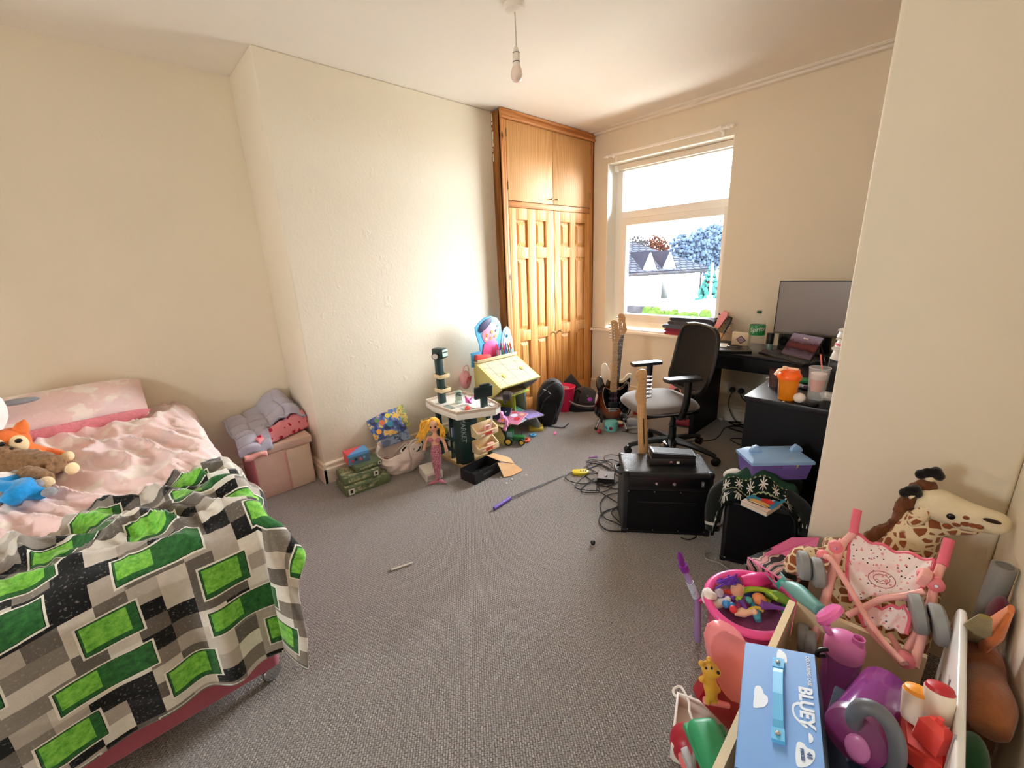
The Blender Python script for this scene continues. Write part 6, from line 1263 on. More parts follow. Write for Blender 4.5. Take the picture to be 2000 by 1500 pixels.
# small scattering of red and white marks on the top face: worn spots
# wah pedal on the amp
t = thing('wah_pedal', 'black rocker pedal lying on top of the guitar amplifier', 'pedal', tuple(A0+aw*0.265+ad*0.125+V((0, 0, AH+0.001))), math.atan2(aw.y, aw.x)+0.02)
g = G(); g.box((0, 0, 0.022), (0.245, 0.095, 0.044), bev=0.008, taper=(0.95, 0.9)); part('housing', g, plastic('pedal_black', '#121214', 0.35), t)
g = G(); g.hexa([(-0.108, -0.042, 0.046), (0.115, -0.042, 0.040), (0.115, 0.042, 0.040), (-0.108, 0.042, 0.046), (-0.108, -0.042, 0.074), (0.118, -0.042, 0.060), (0.118, 0.042, 0.060), (-0.108, 0.042, 0.074)]); tr = part('treadle', g, plastic('pedal_black2', '#17181A', 0.4), t)
g = G(); g.hexa([(-0.098, -0.036, 0.0735), (0.110, -0.036, 0.0605), (0.110, 0.036, 0.0605), (-0.098, 0.036, 0.0735), (-0.098, -0.036, 0.076), (0.110, -0.036, 0.063), (0.110, 0.036, 0.063), (-0.098, 0.036, 0.076)]); part('rubber_tread', g, mat('tread_rubber', '#232427', 0.6, bump=0.6, bscale=300), tr)
g = G(); g.box((-0.103, 0, 0.077), (0.008, 0.07, 0.003), bev=0.001); part('tread_edge', g, M_CHROME, tr)
for xx in (-0.01, 0.025): g = G(); g.lathe([(0.009, 0), (0.009, 0.003), (0.005, 0.004)], 14, frame((xx, -0.048, 0.022), (0, -1, 0))) if xx < 0 else g.box((xx, -0.049, 0.022), (0.014, 0.003, 0.014), bev=0.001); part('jack', g, M_CHROME if xx < 0 else M_LABEL, t)
# guitar leaning behind the amp, seen from the back
bk_ = A0+aw*0.055+ad*(AD+0.05); nb = PD(1256, 884, bk_); ht = PD(1251, 722, bk_+_hz*-0.02)
up_ = (ht-nb).normalized(); og = nb-up_*0.40; og = og-up_*((og.z-0.006)/up_.z) if og.z < 0.006 else og
t = thing('electric_guitar', 'guitar standing behind the amplifier with the pale back of its neck to the room', 'guitar'); place(t, og, up_, _hz)
guitar(t, STRAT, M_GBLK, None, M_MAPLE, TELEH, neck0=0.26, nut=(ht-og).length-0.195)
g = G(); g.box((0, 0.26+((ht-og).length-0.195-0.26)*0.42, -0.0256), (0.006, ((ht-og).length-0.195-0.26)*0.70, 0.0016)); part('skunk_stripe', g, M_ROSE, t, 'dark stripe down the back of the neck')
# ================================================================== things on the desk and the sill
DT = DZ+0.0005
# lemonade bottle
t = thing('drink_bottle', 'large clear plastic bottle with a green label standing on the desk', 'bottle', (-1.01, 3.49, DT))
M_PET = NT('bottle_plastic'); M_PET.set('#EEF3F0', 0.08); M_PET.b.inputs['Alpha'].default_value = 0.14; M_PET = M_PET.m
g = G(); g.lathe([(0.030, 0.004), (0.040, 0.001), (0.050, 0.012), (0.053, 0.035), (0.053, 0.085), (0.051, 0.10), (0.053, 0.11), (0.053, 0.205), (0.048, 0.232), (0.034, 0.265), (0.018, 0.288), (0.014, 0.295), (0.014, 0.303)], 32, caps=False); part('bottle_wall', g, M_PET, t)
M_SPG = plastic('label_green', '#1F8E4A', 0.35)
g = G(); g.lathe([(0.0535, 0.135), (0.0537, 0.137), (0.0537, 0.208), (0.0530, 0.210)], 32, caps=False); lb = part('label', g, M_SPG, t, 'green label')
g = G(); g.lathe([(0.0165, 0.294), (0.0168, 0.296), (0.0168, 0.312), (0.015, 0.314), (0.001, 0.314)], 20); part('cap', g, plastic('cap_green', '#17603A', 0.35), t, 'dark green cap')
def curved_text(body, size, z, rad, parent, mt, centre_ang, tilt=0.0, shear=0.2):
    o = write(body, Matrix.Identity(4), size, mt, parent, shear=shear, bold=0.0012); inv = MW[parent.name]; me = o.data; me.transform(inv)
    c, s = math.cos(tilt), math.sin(tilt)
    for v in me.vertices:
        x, y = v.co.x*c-v.co.y*s, v.co.x*s+v.co.y*c; a = centre_ang+x/rad; v.co = V((rad*math.cos(a), rad*math.sin(a), z+y))
    return o
ca = math.atan2(-3.49, 1.01)
curved_text('Sprite', 0.046, 0.180, 0.0546, lb, mat('print_white', '#F4F4F0', 0.4), ca+0.02, 0.14)
# white card box with a diamond emblem
q = PZ(1441, 680, DT); t = thing('white_box', 'white box with a purple diamond emblem standing behind the notebook', 'box', (q.x, q.y+0.06, DT), -0.30)
g = G(); g.box((0, 0, 0.060), (0.150, 0.035, 0.120), bev=0.008); part('carton', g, mat('carton_cream', '#E6DCCB', 0.45), t)
M_DIA = mat('diamond_purple', '#6A5068', 0.5)
g = G(); g.prism([(0, -0.034), (0.044, 0), (0, 0.034), (-0.044, 0)], 0, 0.0012, at(0.01, -0.0178, 0.062, rx=PI/2)); em = part('emblem', g, M_DIA, t)
g = G(); g.prism([(0, -0.024), (0.031, 0), (0, 0.024), (-0.031, 0)], 0.0012, 0.0016, at(0.01, -0.0178, 0.062, rx=PI/2)); part('emblem_inner', g, mat('diamond_pale', '#B59DB0', 0.5), em)
g = G(); g.box((0.01, -0.0198, 0.062), (0.035, 0.0006, 0.007)); part('emblem_bar', g, M_DIA, em)
g = G(); g.prism([(-0.004, 0.004), (0, -0.004), (0.004, 0.004)], 0, 0.001, at(-0.05, -0.0178, 0.105, rx=PI/2)); part('mark', g, M_DIA, t)
# closed laptop with papers and a coil of cable
c = [PZ(1391, 689, DT+0.01), PZ(1446, 691, DT+0.01), PZ(1458, 680, DT+0.01), PZ(1402, 671, DT+0.01)]; cx = sum((p for p in c), V())/4; ax = (c[1]-c[0]).normalized(); an = math.atan2(ax.y, ax.x)
t = thing('closed_laptop', 'closed black laptop lying at the left end of the desk', 'laptop', (cx.x-0.02, cx.y, DT), an)
g = G(); g.box((0, 0, 0.011), (0.33, 0.22, 0.022), bev=0.005); part('case', g, plastic('laptop_black', '#121315', 0.25), t)
g = G(); g.box((-0.06, 0.03, 0.0255), (0.20, 0.16, 0.005), bev=0.001); single('paper_stack', g, M_LABEL, 'few white papers on the closed laptop', 'papers', loc=(cx.x-0.07, cx.y+0.03, DT+0.0005), rz=an-0.15)
g = G(); p = V((cx.x+0.03, cx.y+0.02, DT+0.034)); g.tube(spline([p+V((0.05*math.cos(a*0.9)*(1+0.1*math.sin(a)), 0.035*math.sin(a*0.9), 0.004*(a % 3)/3)) for a in range(16)], 4), 0.004, 6); single('coiled_cable', g, M_CABLE, 'coil of black cable on the closed laptop', 'cable')
# spray can
q = PZ(1501, 686, DT); t = thing('spray_can', 'small spray can with a black cap beside the drink bottle', 'can', (q.x, q.y, DT))
g = G(); g.lathe([(0.022, 0), (0.024, 0.004), (0.024, 0.062), (0.022, 0.066)], 20); part('can', g, thin('can_teal', '#7F9E9C', 0.8), t)
g = G(); g.lathe([(0.0245, 0.060), (0.025, 0.064), (0.025, 0.135), (0.022, 0.140), (0.001, 0.140)], 20); part('cap', g, M_BLACKP, t)
q = PZ(1487, 690, DT); g = G(); g.box((0, 0, 0.012), (0.03, 0.03, 0.024), bev=0.004); single('red_bottle_cap', g, mat('maroon', '#6E1F30', 0.4), 'small maroon box between the drink bottle and the spray can', 'box', loc=(q.x+0.01, q.y+0.03, DT))
# black loudspeaker behind the tablet
q = PZ(1531, 687, DT); t = thing('desk_speaker', 'small black loudspeaker behind the tablet', 'speaker', (q.x, q.y+0.09, DT), -0.35)
g = G(); g.box((0, 0, 0.075), (0.10, 0.11, 0.15), bev=0.010); part('cabinet', g, M_TOLEX, t); g = G(); g.lathe([(0.036, 0), (0.036, 0.004), (0.026, 0.004), (0.010, -0.002)], 18, frame((0, -0.055, 0.075), (0, -1, 0))); part('cone', g, M_GRILL, t)
# keyboard
a, b, d = PZ(1477, 691, DT+0.012), PZ(1565, 717, DT+0.012), PZ(1612, 706, DT+0.012); kx = (b-a).normalized(); an = math.atan2(kx.y, kx.x); kc = (a+d)/2
t = thing('keyboard', 'black keyboard on the desk in front of the tablet', 'keyboard', (kc.x, kc.y, DT), an); W, D = 0.43, 0.15
g = G(); g.hexa([(-W/2, -D/2, 0), (W/2, -D/2, 0), (W/2, D/2, 0), (-W/2, D/2, 0), (-W/2, -D/2, 0.012), (W/2, -D/2, 0.012), (W/2, D/2, 0.022), (-W/2, D/2, 0.022)]); part('case', g, plastic('kb_black', '#1E1F22', 0.25), t)
g = G()
for r in range(6):
    for k in range(21):
        y = -D/2+0.018+r*0.0225; g.box((-W/2+0.016+k*0.0199, y, 0.0165+r*0.0016), (0.016, 0.018, 0.008), bev=0.0)
part('keys', g, plastic('key_black', '#55585D', 0.4), t, kind='stuff')
# tablet on a stand with a picture on it
a, b = PZ(1527, 690, DT+0.03), PZ(1583, 704, DT+0.03); tx_ = (b-a).normalized(); c = (a+b)/2; an = math.atan2(tx_.y, tx_.x)
t = thing('tablet', 'tablet computer showing a dark reddish landscape, tilted on a stand', 'tablet', (c.x, c.y, DT), an)
TM = at(0, 0, 0.03, rx=-0.50); w = (b-a).length; h = w*0.66
g = G(); g.box((0, 0, h/2), (w+0.014, 0.010, h+0.016), TM, bev=0.003); part('bezel', g, M_BLACKP, t)
s = NT('tablet_screen'); v = s.coord('Generated'); X, Y, Z = s.sep(v); n = s.noise(v, 6, 5, 0.7); f = s.math('ADD', Z, s.math('MULTIPLY', s.math('SUBTRACT', n, 0.5), 0.55))
col = s.ramp(f, [(0.15, '#6E5358'), (0.32, '#3A1D20'), (0.5, '#7A3630'), (0.62, '#4B2A30'), (0.72, '#8A6468'), (0.9, '#A58A92')]); s.set('#060606', 0.5, 0, 0.08); s.put(s.b.inputs['Emission Color'], col); s.b.inputs['Emission Strength'].default_value = 0.22
g = G(); g.box((0, -0.0055, h/2), (w, 0.001, h), TM); sc = part('screen', g, s.m, t, 'lit screen')
g = G(); g.box((0, -0.0062, h*0.84), (w*0.16, 0.0004, h*0.05), TM); part('clock_digits', g, mat('clock_white', '#E8DDE0', 0.4), sc)
for sx in (-1, 1): g = G(); g.tube([(sx*w*0.4, -0.01, 0.02), (sx*w*0.4, 0.03, 0.004), (sx*w*0.4, 0.14, 0.004), (sx*w*0.4, 0.085, h*0.75)], 0.004, 6); part('stand_leg', g, M_CHROME if sx > 0 else M_BLACKP, t)
# monitor
t = thing('monitor', 'large flat monitor, switched off, at the right end of the desk by the wall', 'monitor', (-0.60, 3.66, DT))
M_SCREFL = NT('monitor_reflection_grey'); M_SCREFL.set('#8C7F7C', 0.38, 0, 0.6); M_SCREFL.b.inputs['Coat Weight'].default_value = 0.3; M_SCREFL.b.inputs['Coat Roughness'].default_value = 0.25; M_SCREFL = M_SCREFL.m  # grey base colour stands for the room reflected in a dark screen
g = G(); g.box((-0.605, 3.615, 1.065), (0.655, 0.022, 0.385), bev=0.004); part('housing', g, M_BLACKP, t, world=True)
g = G(); g.box((-0.605, 3.6035, 1.070), (0.640, 0.002, 0.362)); part('screen', g, M_SCREFL, t, 'blank screen with the reflected room put into its grey', world=True)
g = G(); g.box((-0.605, 3.602, 0.881), (0.655, 0.006, 0.016), bev=0.002); part('chin', g, mat('chin_grey', '#6E6765', 0.35), t, world=True)
g = G(); g.box((-0.605, 3.66, 0.90), (0.06, 0.03, 0.30), bev=0.006); g.box((-0.605, 3.66, DT+0.006), (0.24, 0.18, 0.012), bev=0.004); part('stand', g, M_BLACKP, t, world=True)
# black box and stack of tubs on it
q = PZ(1618, 772, DT); bx0 = V((q.x+0.055, q.y+0.06, 0))
t = thing('black_case', 'upright black box on the desk return by the nib of wall', 'box', (bx0.x, bx0.y, DT), 0.15)
g = G(); g.box((0, 0, 0.09), (0.17, 0.15, 0.18), bev=0.006); part('case', g, plastic('case_black', '#0C0C0E', 0.4), t)
M_TUB = plastic('tub_white', '#DDDCD8', 0.35); zz = DT+0.1805
for k, (r, h, lab) in enumerate(((0.085, 0.060, 'lowest white plastic tub of the stack on the black box'), (0.074, 0.045, 'middle white plastic tub with a pink band, on the stack'), (0.072, 0.040, 'topmost white plastic tub of the stack by the nib of wall'))):
    t = thing('plastic_tub', lab, 'tub', (bx0.x-0.0, bx0.y, zz), 0, 'stacked plastic tubs'); g = G(); g.lathe([(r*0.9, 0), (r, h*0.1), (r*0.86, h*0.85), (r*0.84, h*0.9)], 28); part('tub', g, M_TUB, t)
    g = G(); g.lathe([(r*0.92, h*0.86), (r*0.98, h*0.88), (r*0.98, h), (r*0.9, h+0.004), (0.001, h+0.004)], 28); part('lid', g, M_TUB, t)
    if k == 1: g = G(); g.lathe([(r*0.99, h*0.30), (r*1.0, h*0.32), (r*0.97, h*0.50), (r*0.95, h*0.5)], 28); part('pink_band', g, mat('tub_pink', '#D8587A', 0.4), t)
    zz += h+0.0045
# orange shaker
q = V((-0.523, 2.400, DT)); t = thing('shaker_cup', 'bright orange shaker cup with a flip lid at the edge of the desk return', 'cup', tuple(q))
M_OR = NT('shaker_orange'); M_OR.set('#FF9614', 0.25, 0, 0.5); M_OR.b.inputs['Transmission Weight'].default_value = 0.25; M_OR.b.inputs['Roughness'].default_value = 0.3; M_OR = M_OR.m
g = G(); g.lathe([(0.036, 0), (0.038, 0.003), (0.047, 0.112), (0.047, 0.116)], 32); part('beaker', g, M_OR, t)
g = G(); g.lathe([(0.052, 0.108), (0.053, 0.112), (0.053, 0.128), (0.047, 0.136), (0.043, 0.140), (0.042, 0.155), (0.001, 0.158)], 32); part('screw_lid', g, plastic('lid_orange', '#FF6A14', 0.3), t)
g = G(); g.box((0.0, 0, 0.160), (0.070, 0.026, 0.008), bev=0.003); g.tube([-HR*0.03+V((0, 0, 0.160)), -HR*0.055+V((0, 0, 0.156)), -HR*0.075+V((0, 0, 0.132))], [0.011, 0.012, 0.009], 8, flat=0.6); g.lathe([(0.012, 0.158), (0.011, 0.172), (0.001, 0.174)], 12, at(-0.02, -0.02, 0)); part('flip_cap', g, plastic('lid_pale', '#F6C8A6', 0.3), t, 'pale flip cap')
# pint glass with a nested salmon tub in it and a stick
q = V((-0.411, 2.445, DT)); t = thing('pint_glass', 'clear pint glass holding a salmon coloured pot on the desk return', 'glass', tuple(q))
M_GL = thin('glass_clear', '#DCE4E6', 0.22, 0.03)
g = G(); g.lathe([(0.030, 0.0), (0.032, 0.003), (0.045, 0.172), (0.0435, 0.174), (0.042, 0.172), (0.030, 0.012), (0.001, 0.012)], 32, caps=False); part('glass_wall', g, M_GL, t)
g = G(); g.lathe([(0.0445, 0.1715), (0.0455, 0.1735), (0.043, 0.1735)], 32, caps=False); part('glass_rim', g, mat('glass_rim', '#D6DEE0', 0.1), t)
t = thing('salmon_pot', 'salmon pink pot nested inside the pint glass', 'pot', (q.x, q.y, DT+0.055)); g = G(); g.lathe([(0.024, 0), (0.026, 0.004), (0.031, 0.075), (0.030, 0.076)], 24); part('pot', g, plastic('pot_salmon', '#F0A08A', 0.4), t); g = G(); g.lathe([(0.031, 0.060), (0.0325, 0.062), (0.033, 0.090), (0.001, 0.092)], 24); part('lid', g, plastic('pot_lid', '#F3D8CC', 0.4), t)
g = G(); g.tube([q+V((0.008, 0.012, 0.15)), PD(1609, 694, q)+_hz*0.02], 0.009, 8, flat=0.35); single('salmon_stick', g, plastic('stick_salmon', '#EE8874', 0.4), 'flat salmon stick poking up out of the pint glass', 'stick')
q = PZ(1561, 779, DT+0.02); g = G(); g.ball((q.x, q.y, DT+0.025), (0.027, 0.027, 0.025)); single('white_ball', g, mat('egg_white', '#E8DCD4', 0.4), 'egg white ball between the orange shaker and the pint glass', 'ball')
q = PZ(1586, 788, DT+0.01); g = G(); g.lathe([(0.024, 0), (0.029, 0.006), (0.029, 0.016), (0.022, 0.022), (0.001, 0.022)], 24, at(q.x, q.y, DT)); single('black_puck', g, M_BLACKP, 'round black puck at the foot of the pint glass', 'puck')
q = PZ(1570, 748, DT); g = G(); g.box((0, 0, 0.014), (0.075, 0.05, 0.028), bev=0.010); single('green_toy_car', g, mat('green_bit', '#1F7A3C', 0.4), 'dark green toy lying behind the orange shaker', 'toy', loc=(q.x, q.y, DT), rz=0.3)
for k, (px, py, c, lb) in enumerate(((1560, 757, '#C8BFC0', 'crumpled grey wrapper behind the white ball'), (1574, 760, '#6A5A78', 'mauve scrap next to the crumpled wrapper'))):
    q = PZ(px, py, DT); g = G(); g.ball((0, 0, 0.012), (0.028, 0.018, 0.012), u=6, v=4); single('wrapper', g, mat('wrap%d' % k, c, 0.5), lb, 'wrapper', loc=(q.x, q.y, DT), rz=k)
q = PZ(1622, 772, DT); g = G(); g.box((0, 0, 0.008), (0.10, 0.12, 0.016), bev=0.003); g.box((0.01, 0.01, 0.021), (0.09, 0.10, 0.009), bev=0.002); single('paper_pad', g, mat('pad_grey3', '#C9C6C2', 0.6), 'small stack of grey papers by the nib of wall', 'papers', loc=(q.x+0.02, q.y-0.05, DT), rz=0.3)
q = PZ(1511, 756, DT); t = thing('dark_tumbler', 'dark see-through tumbler behind the orange shaker', 'glass', (q.x, q.y, DT)); g = G(); g.lathe([(0.026, 0), (0.030, 0.10), (0.028, 0.10), (0.024, 0.006)], 20, caps=False); part('wall', g, thin('tumbler_dark', '#5A3F40', 0.55, 0.1), t)
a = PZ(1497, 738, DT+0.005); cable([a+V((0, 0, 0)), a+V((0.03, 0.03, 0)), a+V((0.08, 0.02, 0)), a+V((0.10, -0.03, 0))], 0.005, 'short pale rope at the left edge of the desk return', M_LABEL, 'rope', 'rope')

# folded clothes on the sill
def folded(c, w, d, h, rz, m, label, k):
    t = thing('folded_jumper', label, 'clothing', c, rz, 'folded clothes on the window sill'); g = G()
    def f(u, v):
        a = lerp(-PI/2, PI/2, v); y = (u-0.5)*d; sag = 0.012*nz(u*4, k, v)
        return V((0, 0, 0))
    prof = [(-0.5, 0.08), (-0.53, 0.5), (-0.49, 0.95), (-0.25, 1.02), (0.0, 0.94), (0.25, 1.04), (0.47, 0.95), (0.52, 0.5), (0.5, 0.05)]
    nseg = 10; vv = []; ff = []
    for j in range(nseg+1):
        for (x, z) in prof: y = (j/nseg-0.5)*d; vv.append((x*w+0.012*nz(x*3, j*0.4, k), y, max(0.0, z*h+0.010*nz(x*4, j*0.5, k+3)) if z > 0.1 else 0.0))
    n = len(prof)
    for j in range(nseg):
        for i in range(n-1): ff.append((j*n+i, j*n+i+1, (j+1)*n+i+1, (j+1)*n+i))
        ff.append((j*n+n-1, j*n, (j+1)*n, (j+1)*n+n-1))
    ff += [tuple(range(n)), tuple(range((nseg+1)*n-1, nseg*n-1, -1))]
    g._new(vv, ff); bmesh.ops.recalc_face_normals(g.bm, faces=g.bm.faces); part('garment', g, m, t, smooth=50); return t
SZ = 0.7425
folded((-1.745, 3.925, SZ), 0.36, 0.135, 0.030, 0, fabric('cloth_red', '#9A3346'), 'folded red garment at the bottom of the pile on the sill', 1)
folded((-1.735, 3.925, SZ+0.031), 0.38, 0.135, 0.028, 0, fabric('cloth_red2', '#7E2B40'), 'folded dark red garment second from the bottom on the sill', 2)
folded((-1.70, 3.925, SZ+0.061), 0.48, 0.140, 0.036, 0, fabric('cloth_slate', '#5A6474'), 'folded slate blue garment in the middle of the pile on the sill', 3)
folded((-1.69, 3.928, SZ+0.099), 0.40, 0.140, 0.034, 0, fabric('cloth_grey', '#4C4C56'), 'folded grey garment second from the top on the sill', 4)
folded((-1.68, 3.928, SZ+0.135), 0.38, 0.135, 0.032, 0, fabric('cloth_dark', '#3A3D47'), 'folded dark grey garment on top of the pile on the sill', 5)
# two small stringed instruments leaning by the window
def leaner(name, label, base, head, bodycol, neckcol, headcol, side):
    t = thing(name, label, 'guitar'); place(t, base, V(head)-V(base), (-0.30, -0.9, 0.2)); L = (V(head)-V(base)).length; k_ = 1.65
    o = [(p.x*k_, p.y*k_) for p in spline([(0, 0, 0), (0.07, 0.01, 0), (0.088, 0.06, 0), (0.065, 0.115, 0), (0.058, 0.135, 0), (0.070, 0.175, 0), (0.045, 0.215, 0), (0, 0.225, 0), (-0.045, 0.215, 0), (-0.070, 0.175, 0), (-0.058, 0.135, 0), (-0.065, 0.115, 0), (-0.088, 0.06, 0), (-0.07, 0.01, 0)], 3, True)]
    g = G(); g.prism(o, -0.060, 0, bev=0.004); part('body', g, bodycol, t); g = G(); g.lathe([(0.040, 0.0005), (0.040, 0.001)], 18, at(0, 0.24, 0)); part('sound_hole', g, M_BLACKP, t)
    g = G(); g.box((0, (0.36+L-0.15)/2, -0.004), (0.046, L-0.15-0.36, 0.020), bev=0.005); part('neck', g, neckcol, t)
    g = G(); g.prism([(-0.024, L-0.155), (0.024, L-0.155), (0.034, L-0.03), (0.024, L), (-0.024, L), (-0.034, L-0.03)], -0.012, 0.004, bev=0.002); hd = part('headstock', g, headcol, t)
    for k in range(6): g = G(); sx = -1 if k < 3 else 1; y = L-0.125+0.040*(k % 3); g.rod((sx*0.022, y, -0.006), (sx*0.048, y, -0.006), 0.004, 6); g.ball((sx*0.051, y, -0.006), (0.008, 0.007, 0.007), u=8, v=6); part('tuner', g, M_BLACKP if side else M_CHROME, hd)
    return t
leaner('pink_guitar', 'guitar with a pink headstock leaning on the window wall behind the chair', (-1.80, 3.70, 0.006), PY(1418, 609, 3.825), plastic('guitar_pink', '#E59BA6', 0.3), M_MAPLE, plastic('pink_gloss', '#EE9FAE', 0.3), True)
t = leaner('black_guitar', 'guitar with a black headstock leaning beside the pink one behind the chair', (-1.62, 3.60, 0.006), PY(1425, 618, 3.815), M_GBLK, M_MAPLE, M_GBLK, False)
# ================================================================== speaker cabinet with a jumper, and the purple box
S0 = V((-0.602, 1.925, 0)); sa = 0.32; su = V((math.cos(sa), math.sin(sa), 0)); sd = V((-su.y, su.x, 0)); SW, SD, SH = 0.285, 0.235, 0.345
t = thing('speaker_cabinet', 'tall black speaker cabinet standing beside the guitar amplifier', 'speaker', tuple(S0+su*SW/2+sd*SD/2), sa)
g = G(); g.box((0, 0, SH/2), (SW, SD, SH), bev=0.008, seg=3); part('cabinet', g, M_TOLEX, t)
g = G(); g.box((0, -SD/2-0.002, SH/2), (SW-0.03, 0.006, SH-0.05), bev=0.002); part('grille', g, M_GRILL, t)
for sx in (-1, 1):
    for sz in (0, 1): g = G(); g.box((sx*(SW/2-0.012), -SD/2+0.012, sz*(SH-0.024)+0.012), (0.030, 0.030, 0.030), bev=0.009); part('corner_cap', g, M_BLACKP, t)
for xx, zz in ((0.02, SH-0.012), (0.04, SH-0.03), (-SW/2+0.02, 0.025)): g = G(); g.lathe([(0.005, 0), (0.005, 0.003), (0.001, 0.005)], 10, frame((xx, -SD/2-0.004, zz), (0, -1, 0))); part('screw', g, M_CHROME, t)
g = G(); g.tube(spline([(0.06, -0.10, SH-0.002), (0.10, -0.118, SH+0.004), (0.135, -0.13, SH-0.05), (0.142, -0.13, SH-0.14)], 5), 0.006, 6); part('strap_handle', g, M_BLACKP, t)
# low case under the purple box
t = thing('effects_case', 'low black case on the speaker cabinet, under the purple storage box', 'case', (-0.490, 2.178, SH), sa+0.25); g = G(); g.box((0, 0, 0.036), (0.23, 0.12, 0.072), bev=0.006); part('case', g, M_TOLEX, t)
# purple box with ears on its lid
pc = V((-0.488, 2.168, SH+0.0735)); pa = math.atan2(0.731, 0.683)-0.05; t = thing('eared_box', 'purple storage box with a blue lid that has two cat ears', 'box', tuple(pc), pa)
M_PURP = plastic('box_purple', '#6E5AA8', 0.35); M_LIDB = plastic('lid_blue', '#8FB6E6', 0.35)
W, D, HH = 0.275, 0.145, 0.085
g = G(); g.hexa([(-W/2+0.012, -D/2+0.012, 0), (W/2-0.012, -D/2+0.012, 0), (W/2-0.012, D/2-0.012, 0), (-W/2+0.012, D/2-0.012, 0), (-W/2, -D/2, HH), (W/2, -D/2, HH), (W/2, D/2, HH), (-W/2, D/2, HH)]); part('tub', g, M_PURP, t)
g = G(); g.hexa([(-W/2-0.006, -D/2-0.006, HH-0.002), (W/2+0.006, -D/2-0.006, HH-0.002), (W/2+0.006, D/2+0.006, HH-0.002), (-W/2-0.006, D/2+0.006, HH-0.002), (-W/2-0.006, -D/2-0.006, HH+0.012), (W/2+0.006, -D/2-0.006, HH+0.012), (W/2+0.006, D/2+0.006, HH+0.012), (-W/2-0.006, D/2+0.006, HH+0.012)])
g.hexa([(-W/2-0.004, -D/2-0.004, HH+0.012), (W/2+0.004, -D/2-0.004, HH+0.012), (W/2+0.004, D/2+0.004, HH+0.012), (-W/2-0.004, D/2+0.004, HH+0.012), (-W/2+0.03, -D/2+0.035, HH+0.036), (W/2-0.03, -D/2+0.035, HH+0.036), (W/2-0.03, D/2-0.02, HH+0.036), (-W/2+0.03, D/2-0.02, HH+0.036)]); ld = part('lid', g, M_LIDB, t, 'pale blue lid')
for sx in (-1, 1):
    g = G(); g.prism([(p.x, p.y) for p in spline([(-0.026, 0, 0), (-0.022, 0.018, 0), (0.004*sx*-1, 0.036, 0), (0.022, 0.018, 0), (0.026, 0, 0)], 4)], -0.010, 0.010, at(sx*0.095, -0.005, HH+0.034, rx=PI/2), bev=0.004); part('ear', g, M_LIDB, ld)
g = G(); g.box((0.03, -D/2-0.006, HH-0.012), (0.06, 0.008, 0.022), bev=0.003); part('latch', g, M_PURP, t)
# jumper heaped over the cabinet
def knit():
    s = NT('nordic_knit'); u, v, _ = s.sep(s.coord('UV')); tri = s.math('ABSOLUTE', s.math('SUBTRACT', s.math('FRACT', s.math('MULTIPLY', u, 22)), 0.5))
    def band(c, hw): return s.math('LESS_THAN', s.math('ABSOLUTE', s.math('SUBTRACT', v, c)), hw)
    col = s.mix(s.noise(s.coord('UV'), 30, 3), '#1F3A2C', '#2C4D3B')
    col = s.mix(s.math('GREATER_THAN', v, 0.74), col, '#0C110F')
    for c0, cc in ((0.24, '#A9AE8A'), (0.56, '#B9B08A'), (0.72, '#A9AE8A')):
        zz = s.math('LESS_THAN', s.math('ABSOLUTE', s.math('SUBTRACT', s.math('SUBTRACT', v, c0), s.math('MULTIPLY', tri, 0.05))), 0.011); col = s.mix(zz, col, cc)
    for c0, cc, fu in ((0.12, '#E2CE4A', 6.5), (0.64, '#D9D6CC', 8.0), (0.88, '#C9C6BE', 8.0)):
        fx = s.math('SUBTRACT', s.math('FRACT', s.math('MULTIPLY', u, fu)), 0.5); fy = s.math('MULTIPLY', s.math('SUBTRACT', v, c0), fu*0.62)
        r = s.math('SQRT', s.math('ADD', s.math('MULTIPLY', fx, fx), s.math('MULTIPLY', fy, fy))); an = s.math('ARCTAN2', fy, fx)
        st = s.math('LESS_THAN', r, s.math('ADD', 0.20, s.math('MULTIPLY', s.math('COSINE', s.math('MULTIPLY', an, 8.0)), 0.16))); col = s.mix(s.math('MULTIPLY', band(c0, 0.075), s.math('SUBTRACT', 1.0, band(c0, 0.0))), col, s.mix(st, '#10201A', cc))
    s.set(col, 0.9, 0, 0.15); s.bump(s.noise(s.coord('UV', scale=(1, 3, 1)), 160, 2), 0.4, 0.004); return s.m
M_KNIT = knit()
def jump(u, v):
    a = lerp(-0.05, 1.0, u); x = lerp(-0.06, SW+0.035, a); y = lerp(SD-0.01, -0.03, v)
    e = math.exp(-((x-0.13)/0.13)**2-((y-0.115)/0.055)**2); z = SH+0.014+0.120*e+0.026*nz(x*16, y*16)+0.014*math.sin(x*40+y*25)*0.6
    if x < 0.0: z -= ((-x)/0.06)**1.6*0.16; x = x*0.55-0.006
    if x > SW-0.02: z -= ((x-SW+0.02)/0.055)**2*0.13
    cut = 0.030 if 0.09 < x < 0.24 else -0.03
    y = max(y, cut+0.02*nz(x*9, 3)) if v > 0.9 else y
    if y < -0.005: z -= 0.02
    if v > 0.80 and 0.07 < x < 0.25: y = max(y, 0.075)
    p = S0+su*x+sd*y; return V((p.x, p.y, max(z, 0.15)))
g = G(); g.sheet(jump, 60, 40, uv=lambda u, v: (u, v)); t = thing('knitted_jumper', 'dark green jumper with a snowflake pattern heaped on the speaker cabinet', 'jumper', (-0.5, 2.05, SH)); solid(part('jumper_body', g, M_KNIT, t, world=True, smooth=180), 0.010)
M_KDK = fabric('knit_dark', '#0E1512', 0.6, 150, 0.2, 60); M_CUFF = mat('cuff_white', '#B9B8B2', 0.8)
